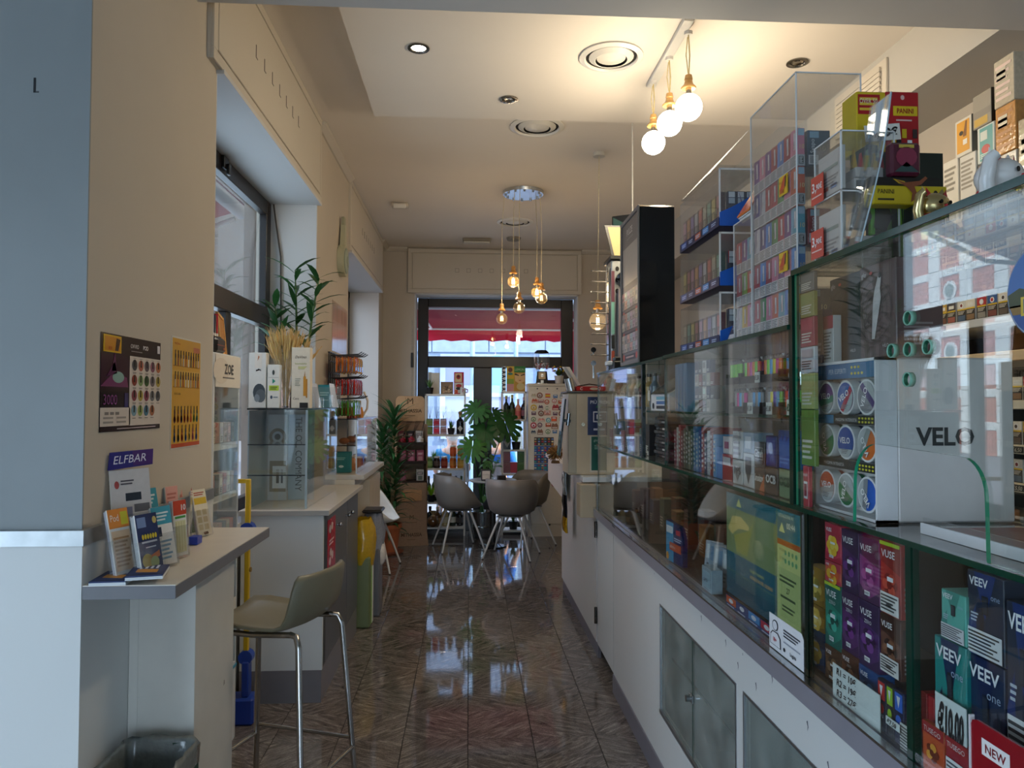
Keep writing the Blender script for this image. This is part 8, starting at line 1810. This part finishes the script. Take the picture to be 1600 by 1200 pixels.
# shelf .808
pot_grass(-.42,8.90,RZS[2]+.11,1.35,'bushy potted grass behind the jars on the middle rack shelf',c='#6aa83a',seed=4,n=80).location.y=9.0
bpy.data.objects[[o.name for o in SC.objects if o.name.startswith('potted_grass')][-1]].location.z=RZS[2]+E_
for i,(c,cap,lab,nm)in enumerate((('#6a8f4a','#b9c0b4','#8fae6a','green'),('#2a1f1e','#d9d4cc','#5a4a44','black'),('#8a2f28','#d9d4cc','#a84a3a','dark red'),('#d9702a','#e3dccf','#e08a3a','orange'),('#d9982a','#e3dccf','#e6b24a','amber'))):
 onr(jar(.14,.040,c,cap,lab),'sauce_jar',-.475+i*.09+(.015 if i>2 else 0),RZS[2],'%s jar in the row on the middle rack shelf'%nm,'jar','jars on the middle rack shelf',y=8.89)
for i,(c,nm)in enumerate((('#d9602a','orange'),('#e0a03a','amber'))): onr(jar(.13,.038,c,'#e3dccf',jit(c,.3)),'sauce_jar',-.19+i*.09,RZS[2]+.1415,'%s jar stacked on the two right jars of the middle rack shelf'%nm,'jar','stacked jars',y=8.89)
# shelf .403
for i,(H,c,cap,lab)in enumerate(((.30,'#1d1f1d','#2a2624','#b9a58a'),(.32,'#2a3a24','#c9b89a','#d9d0bc'),(.30,'#8f9a7a','#b9a27a','#d9d2c0'),(.31,'#1f2a3f','#1f2a4a','#3a4a7a'),(.33,'#241f1e','#a88a4a','#8a7a5a'),(.30,'#1c1c20','#1f2440','#c9c2b4'),(.30,'#2f4a2a','#3a5a2f','#b9b89a'))):
 onr(bottle(H,.0322,c,cap,lab),'wine_bottle',-.485+i*.066,RZS[1],'%s bottle from left on the lower rack shelf'%ORD[i],'bottle','bottles on the lower rack shelf',y=8.99)
pot_grass(-.45,8.875,RZS[1]+E_,1.3,'bright lime leafed pot before the bottles, left on the lower rack shelf',c='#9ad02a',seed=6,L=.12); pot_grass(-.33,8.87,RZS[1]+E_,1.25,'dark potted grass beside the lime leafed pot on the lower rack shelf',c='#4f9a2a',seed=7)
# bottom shelf
for i,(H,c,cap,lab,nm)in enumerate(((.27,'#1c1a1a','#2a2422','#3a2f2a','black'),(.26,'#7a5a3a','#c9b28a','#b98f5f','straw wrapped'),(.29,'#c9b27a','#d9cda2','#d9d0b2','pale gold'),(.30,'#26301f','#c9c2ae','#d9d6c8','green champagne'),(.28,'#201d1d','#2a2624','#4a4442','dark'))):
 onr(bottle(H*.87,.043,c,cap,lab),'wine_bottle',-.465+i*.09,RZS[0],'%s bottle on the bottom rack shelf, %s from left'%(nm,ORD[i]),'bottle','bottles on the bottom rack shelf',y=8.95)
b=MB().sphere((0,0,.07),.07,12,8,'#7a4f2a','wrap',(1,.8,1)).lathe([(.03,.13),(.015,.15),(.045,.19)],10,'#c9a46a','wrap'); onr(b,'gift_bag',-.425,RZS[0],'brown cellophane gift bag before the bottles of the bottom rack shelf','gift bag',y=8.85)
# rack 2
b=MB().box(-.115,0,0,.115,.03,.31,'#c9b23a','paper',.002); f=front(b,.23,.31); f.rect(0,0,.38,.30,'#c98a82').rect(0,.30,.38,.5,'#8a9a3a').rect(0,.5,.38,.7,'#d2a82a').rect(0,.72,.38,1,'#d9b04a').ell(.19,.86,.12,.1,'#6a3a2a',2).ell(.19,.70,.14,.05,'#3f7a6a',3).rect(.40,.76,1,1,'#2f7a3a',2).text('LEMON',.44,.82,.10,'#bcd2a2',3,fit=.5).rect(.40,0,1,.76,'#b98a3a',2).poly([(.42,.7),(.98,.72),(.95,.4),(.7,.3),(.45,.42)],'#d9b07a',3).poly([(.42,.66),(.65,.62),(.65,.66),(.45,.72)],'#3a2a1c',4).poly([(.75,.62),(.97,.66),(.95,.71),(.75,.66)],'#3a2a1c',4).poly([(.62,.46),(.8,.46),(.7,.42)],'#a8482f',4).ell(.75,.2,.22,.14,'#c9b27a',4)
onr(b,'portrait_board',.575,RZ2[4],'yellow and green patterned board with a face on the narrow rack top','board',y=8.95)
zz=MB()
for i in range(7): None
zz.box(-.025,0,0,.025,.012,.31,'#e6e2da','paper'); f=front(zz,.05,.31)
for i in range(6): f.poly([(.05,i/6+.02),(.95,i/6+.09),(.95,i/6+.14),(.05,i/6+.07)],'#1d1a1a',1).poly([(.05,i/6+.17),(.95,i/6+.10),(.95,i/6+.06),(.05,i/6+.12)],'#1d1a1a',1)
onr(zz,'zigzag_strip',.425,RZ2[4],'black and white zigzag strip at the left of the patterned board','strip',y=8.95)
for i,(H,c,cap,lab,nm)in enumerate(((.29,'#22291f','#b9a24a','#3a4a2f','left gold necked green'),(.30,'#26301f','#c9b45a','#4a5a34','right gold necked green'),(.25,'#d98a6a','#d9b0b2','#c9605a','pink'),(.27,'#241c20','#b98a8f','#7a4a52','dark rose capped'))): onr(bottle(H,.036,c,cap,lab),'wine_bottle',.455+i*.072,RZ2[3],'%s bottle on the narrow rack'%nm,'bottle','bottles on the narrow rack',y=8.93)
b=MB().box(-.045,0,0,.045,.06,.20,'#23201f','satin',.003); f=front(b,.09,.20); f.poly([(.5,.1),(.95,.45),(.5,.8),(.05,.45)],'#b9b2a8'); onr(b,'black_gift_box',.465,RZ2[2],'black box with diamond label on the narrow rack','box',y=8.90)
pot_grass(.575,8.90,RZ2[2]+E_,1.5,'bright potted grass beside the black box on the narrow rack',c='#8fc23a',seed=9)
onr(bottle(.26,.032,'#4fa86a','#3a8a5a',None,'amber_glass'),'green_bottle',.63,RZ2[2],'clear green bottle behind the bright potted grass','bottle',y=9.0)
for i,(c,z,x,nm)in enumerate((('#8a5a62',.8765,.46,'mauve'),('#8a6068',.745,.46,'dusty rose'),('#b03a4a',.745,.5445,'red'),('#4a6a3a',.745,.629,'dark green'),('#3f6238',.8765,.629,'moss green'))):
 b=MB().box(-.042,0,0,.042,.07,.130,c,'satin',.004); f=front(b,.084,.13); f.rect(.1,.2,.9,.8,jit(c,.25)); onr(b,'coffee_pack',x+.002,z,'%s pack on the lower part of the narrow rack'%nm,'pack','colour packs on the narrow rack',y=8.88)
pot_grass(.545,8.93,RZ2[0]+E_,1.6,'leafy plant in a dark pot on the floor shelf of the narrow rack',c='#4f7a3a',seed=10)
# ---------------------------------------------------------------- magnet cabinet
cb=thing('magnet_cabinet','white metal cabinet covered with souvenir magnets right of the back window','cabinet',(.94,8.76,0))
MB().box(-.23,0,.14,.23,.36,1.80,'#d8cbb6','satin',.004).box(-.225,.01,0,.225,.36,.14,'#cfc2ae','satin',.003).build('body',cb)
MB().box(-.235,-.012,1.80,.235,.37,1.83,'#d2c4ae','satin',.003).build('top_board',cb); MB().box(-.23,-.004,.0,.23,.0095,.13,'#d2c6b3','satin').build('foot_panel',cb)
MB().box(-.205,-.006,.155,.225,.0,1.735,'#dfd3c0','satin',.002).build('door',cb)
for x in(-.12,.0,.12): MB().cyl((x,-.006,1.768),(x,.0,1.768),.009,n=10,c='#2a2624',m='satin').build('rivet',cb)
MB().cyl((.03,-.010,.14),(.03,-.004,.14),.012,n=12,c='#1d1b1a',m='satin').build('lock',cb)
mgc=['#b9a58a','#c98a7a','#d2a82a','#4f7aa0','#7a8f6a','#8a5a44','#3f4a5a','#c0562f','#9aa0a2','#6a4a5a','#5f9aa0','#b0303a']; mgn=['sand','salmon','yellow','blue','sage','brown','slate','orange','grey','plum','teal','red']
random.seed(12); used=set()
def magnet(x,z,w,h,c,nm,label):
 s_=random.choice((0,1,2)); b=MB()
 if s_==0: b.box(-w/2,-.006,-h/2,w/2,0,h/2,c,'satin',.002); f=D(b,(-w/2,-.0062,-h/2),(w,0,0),(0,0,h),m='satin'); f.rect(.1,.1,.9,.5,jit(c,.6)).rect(.2,.55,.8,.85,jit('#d9cfc0',.2),2).poly([(.1,.1),(.5,.7),(.9,.1)],jit(c,.5),3)
 elif s_==1: b.cyl((0,0,0),(0,-.006,0),min(w,h)*.55,n=12,c=c,m='satin'); f=D(b,(-w/2,-.0062,-h/2),(w,0,0),(0,0,h),m='satin'); f.ell(.5,.5,.3,.3,jit('#d9cfc0',.3),1).poly([(.3,.3),(.7,.3),(.5,.7)],jit(c,.5),2)
 else: b.prism([(-w/2,-h/2),(w/2,-h/2),(w/2,h*.1),(w*.25,h/2),(-.0,h*.25),(-w*.3,h/2),(-w/2,h*.05)],.006,c,'satin','y',-.006); f=D(b,(-w/2,-.0062,-h/2),(w,0,0),(0,0,h),m='satin'); f.rect(.1,.1,.9,.3,jit('#d9cfc0',.3),1).ell(.5,.5,.15,.15,jit(c,.5),2)
 return b.build('souvenir_magnet',None,(.94+x,8.76-.0068,z),0,label,'magnet','souvenir magnets on the cabinet')
for r in range(7):
 for i in range(5):
  k=(i*5+r*7+r*i)%12; w, h=.055+.012*((i+r)%3), .042+.014*((i*2+r)%3)
  if(r,i)==(0,2): continue
  magnet(-.165+i*.085+random.uniform(-.012,.012),1.685-r*.072+random.uniform(-.010,.010),w,h,mgc[k],mgn[k],'%s souvenir magnet, %s from left in the %s magnet row'%(mgn[k],ORD[i],ORD[r]))
b=MB().box(-.03,-.006,-.024,.03,0,.024,'#c22a2a','satin'); f=D(b,(-.03,-.0062,-.024),(.06,0,0),(0,0,.048),m='satin'); f.rect(0,.25,1,.75,'#e3b82a'); b.build('souvenir_magnet',None,(.945,8.7532,1.685),0,'red and yellow flag magnet in the top magnet row','magnet')
for r in range(6):
 z=1.135-r*.105; c=('#3a2a2a','#2a4a8a','#34406a','#2f6a8a','#2f5a9a','#b9a87a')[r]
 for i in range(2):
  if r==5 and i: continue
  b=MB().box(-.058,-.003,-.05,.058,0,.05,c,'satin'); f=D(b,(-.058,-.0032,-.05),(.116,0,0),(0,0,.1),m='satin')
  for k in range(9): f.ell(.14+.36*(k%3),.18+.3*(k//3),.12,.10,jit(('#c23a4a','#d9c8a2','#3f9a8a','#d98a3a','#6a8fd0')[(k+r+i)%5],.2),1+k%3,7)
  b.build('sticker_sheet',None,(.94-.10+i*.12,8.7532,z),0,'%s sticker sheet in the %s sheet row on the cabinet'%(('left','right')[i],ORD[r]),'sticker sheet','sticker sheets on the cabinet')
for i,(x,z)in enumerate(((.10,.72),(.135,.66),(.09,.63))): MB().cyl((0,0,0),(0,-.004,0),.042,n=14,c=('#c9707a','#d08a8f','#b85a62')[i],m='satin').cyl((0,-.0042,0),(0,-.006,0),.02,n=10,c='#e0b2a8',m='satin').build('rose_magnet',None,(.94+x,8.7532-i*.0065,z),0,'%s rose coloured round magnet beside the sheets'%('top','right','lowest')[i],'magnet','rose magnets')
gm=thing('gumball_machine','gumball machine with clear dome and black top on the magnet cabinet','gumball machine',(.885,8.90,1.8312))
MB().prism([(-.075,0),(.075,0),(.06,.15),(-.06,.15)],.11,'#1d1b1b','gloss','y',-.055).build('base',gm)
MB().cyl((0,0,-.0),(0,0,.008),.085,n=20,c='#c9c4bc',m='metal').build('foot_plate',gm)
MB().box(-.042,-.062,.055,.042,-.056,.14,'#d9b98a','satin',.003).box(-.018,-.072,.0,.018,-.056,.045,'#b9bcbd','metal',.003).build('coin_plate',gm); MB().cyl((0,-.062,.10),(0,-.075,.10),.02,n=14,c='#c9cccd',m='metal').box(-.02,-.08,.096,.02,-.075,.104,'#8a8d8e','metal').build('crank',gm)
MB().lathe([(.06,.15),(.07,.155),(.068,.165),(.10,.19),(.105,.24),(.095,.36),(.085,.375)],20,'#fff','clear_glass').build('dome',gm)
MB().lathe([(.086,.375),(.088,.385),(.06,.41),(.0,.415)],20,'#1d1b1b','gloss').build('cap',gm)
random.seed(3); b=MB()
for i in range(70):
 a=random.uniform(0,2*PI); r=.085*math.sqrt(random.random()); b.sphere((r*math.cos(a),r*math.sin(a),random.uniform(.185,.245)),.012,6,4,('#d9d4d2','#c9a2a0','#b0524a','#e6e0da')[i%4],'gloss')
b.build('gumballs',gm)['kind']='stuff'
fp=thing('flower_pot','white pot of small pink flowers on the right of the magnet cabinet','potted plant',(1.10,8.90,1.8312))
MB().lathe([(0,0),(.045,0),(.06,.10),(.055,.10),(.042,.01),(0,.01)],16,'#d2cabf','satin').build('pot',fp); tuft(fp,.09,60,.13,.018,'#4f6a34',14,spread=1.2)
b=MB()
for i in range(14): b.sphere((random.uniform(-.08,.08),random.uniform(-.06,.04),random.uniform(.15,.21)),.012,7,5,('#d9a0a8','#e0b83a')[i%2],'cloth')
b.build('blossoms',fp)['kind']='stuff'
MB().box(-.12,-.06,0,.12,.06,.05,'#5a5458','card',.004).build('dark_tray',None,(1.0,9.05,1.8312),0,'dark speckled tray at the back of the magnet cabinet top','tray')
# ---------------------------------------------------------------- two people sitting outside the back window
def skin_mesh(nodes,edges,root=0,sub=2):
 me=bpy.data.meshes.new('s'); me.from_pydata([n[0]for n in nodes],edges,[]); ob=bpy.data.objects.new('s',me); COL.objects.link(ob)
 md=ob.modifiers.new('skin','SKIN'); md.use_smooth_shade=True
 for i, n in enumerate(nodes):
  r=n[1]; me.skin_vertices[0].data[i].radius=r if isinstance(r,tuple)else(r,r); me.skin_vertices[0].data[i].use_root=(i==root)
 ss=ob.modifiers.new('sub','SUBSURF'); ss.levels=sub; ss.render_levels=sub
 bpy.context.view_layer.update(); ev=ob.evaluated_get(bpy.context.evaluated_depsgraph_get()).to_mesh()
 r=([tuple(v.co)for v in ev.vertices],[tuple(p.vertices)for p in ev.polygons])
 COL.objects.unlink(ob); bpy.data.objects.remove(ob); return r
def person(loc,rz,shirt,trouser,hair,label):
 o=thing('person',label,'person',loc,rz)
 # seated, facing +y; seat 0.45 m above the pavement
 N=[((0,0,.52),(.13,.11)),((0,.0,.68),(.125,.095)),((0,.01,.86),(.15,.105)),((0,.0,.98),(.13,.085)),((0,.015,1.07),.055),((0,.035,1.13),(.075,.085)),((0,.045,1.22),(.098,.118)),((0,.035,1.295),(.085,.105))]
 E=[(i,i+1)for i in range(7)]
 for s in(-1,1):
  k=len(N); N+=[((s*.10,.02,.52),.095),((s*.12,.42,.52),.062),((s*.12,.46,.10),.042),((s*.12,.58,.035),.032)]; E+=[(0,k),(k,k+1),(k+1,k+2),(k+2,k+3)]
  k=len(N); N+=[((s*.185,.0,.985),.062),((s*.235,.04,.74),.044),((s*.19,.28,.66),.034),((s*.17,.36,.66),(.034,.018))]; E+=[(3,k),(k,k+1),(k+1,k+2),(k+2,k+3)]
  for q,(dx,L)in enumerate(((-.03,.065),(-.011,.075),(.009,.07),(.028,.055))):
   j=len(N); N+=[((s*.17+dx,.40,.662),.0085),((s*.17+dx*1.1,.40+L,.648),.0075)]; E+=[(k+3,j),(j,j+1)]
  j=len(N); N+=[((s*.17-s*.035,.365,.655),.010),((s*.17-s*.05,.40,.642),.008)]; E+=[(k+3,j),(j,j+1)]
 vs, fs=skin_mesh(N,E); b=MB().add(vs,fs,'#c99a80','skin',True); bd=b.build('body',o)
 b=MB()
 for s in(-1,1): b.sphere((s*.033,.130,1.235),.010,8,6,'#f0ece6','gloss').sphere((s*.033,.1385,1.235),.0045,6,5,'#3a2a20','gloss')
 b.build('eyes',o)
 b=MB().add([(0,.135,1.24),(-.015,.132,1.195),(.015,.132,1.195),(0,.165,1.20)],[(0,1,3),(0,3,2),(1,2,3)],'#c4917a','skin'); b.build('nose',o)
 MB().box(-.022,.118,1.165,.022,.128,1.172,'#a8605a','skin',.002).build('mouth',o)
 for s in(-1,1): MB().sphere((s*.088,.035,1.22),.026,8,6,'#c4917a','skin',(.4,.7,1.1)).build('ear',o)
 vs, fs=skin_mesh([(n[0],tuple((r*1.06 if isinstance(n[1],tuple)else n[1]*1.06)+.018 for r in(n[1]if isinstance(n[1],tuple)else(n[1],n[1]))))for n in N[:4]]+[((s*.185,.0,.985),.078)for s in(-1,1)]+[((s*.225,.03,.80),.064)for s in(-1,1)],[(0,1),(1,2),(2,3),(3,4),(3,5),(4,6),(5,7)])
 MB().add(vs,fs,shirt,'cloth',True).build('shirt',o)
 vs, fs=skin_mesh([((0,.03,.525),(.195,.175)),((0,0,.64),(.158,.13))]+[((s*.10,.02,.52),.108)for s in(-1,1)]+[((s*.12,.42,.52),.075)for s in(-1,1)]+[((s*.12,.46,.14),.056)for s in(-1,1)],[(0,1),(0,2),(0,3),(2,4),(3,5),(4,6),(5,7)])
 MB().add(vs,fs,trouser,'cloth',True).build('trousers',o)
 MB().sphere((0,.028,1.268),.106,16,10,hair,'cloth',(.92,1.02,.92),z0=.02).sphere((0,.0,1.235),.094,16,10,hair,'cloth',(.95,.95,1.0)).build('hair',o)
 for s in(-1,1): MB().sphere((s*.12,.53,.045),.05,10,8,'#3a302a','satin',(.9,2.2,.85),z0=-.9).build('shoe',o)
 return o
def street_chair(loc,rz,label):
 o=thing('street_chair',label,'chair',loc,rz)
 MB().box(-.21,-.20,.385,.21,.22,.405,'#8a8f96','satin',.008).build('seat',o); MB().box(-.21,-.235,.60,.21,-.215,.88,'#8a8f96','satin',.008).build('backrest',o)
 for sx_ in(-1,1):
  MB().tube([(sx_*.19,-.19,.0),(sx_*.19,-.2,.4),(sx_*.19,-.245,.9)],.012,8,'#5f646a','metal').build('leg',o); MB().tube([(sx_*.19,.2,0),(sx_*.19,.2,.385)],.012,8,'#5f646a','metal').build('leg',o)
for px, rz, sh_, hr, lab, cl_ in((707,.15,'#2f86c4','#b9b4ae','person in bright blue shirt and grey hair seated outside beyond the left rack','metal street chair under the person with grey hair'),(779,-.5,'#2f78d8','#5a4a3c','person in blue shirt with brown hair seated outside behind the monstera','metal street chair under the person with brown hair')):
 q=P(px,690,y=10.55)
 street_chair((q.x,10.55,-.1195),rz,cl_); person((q.x,10.55,-.1195+.02),rz,sh_,'#3a4050',hr,lab)
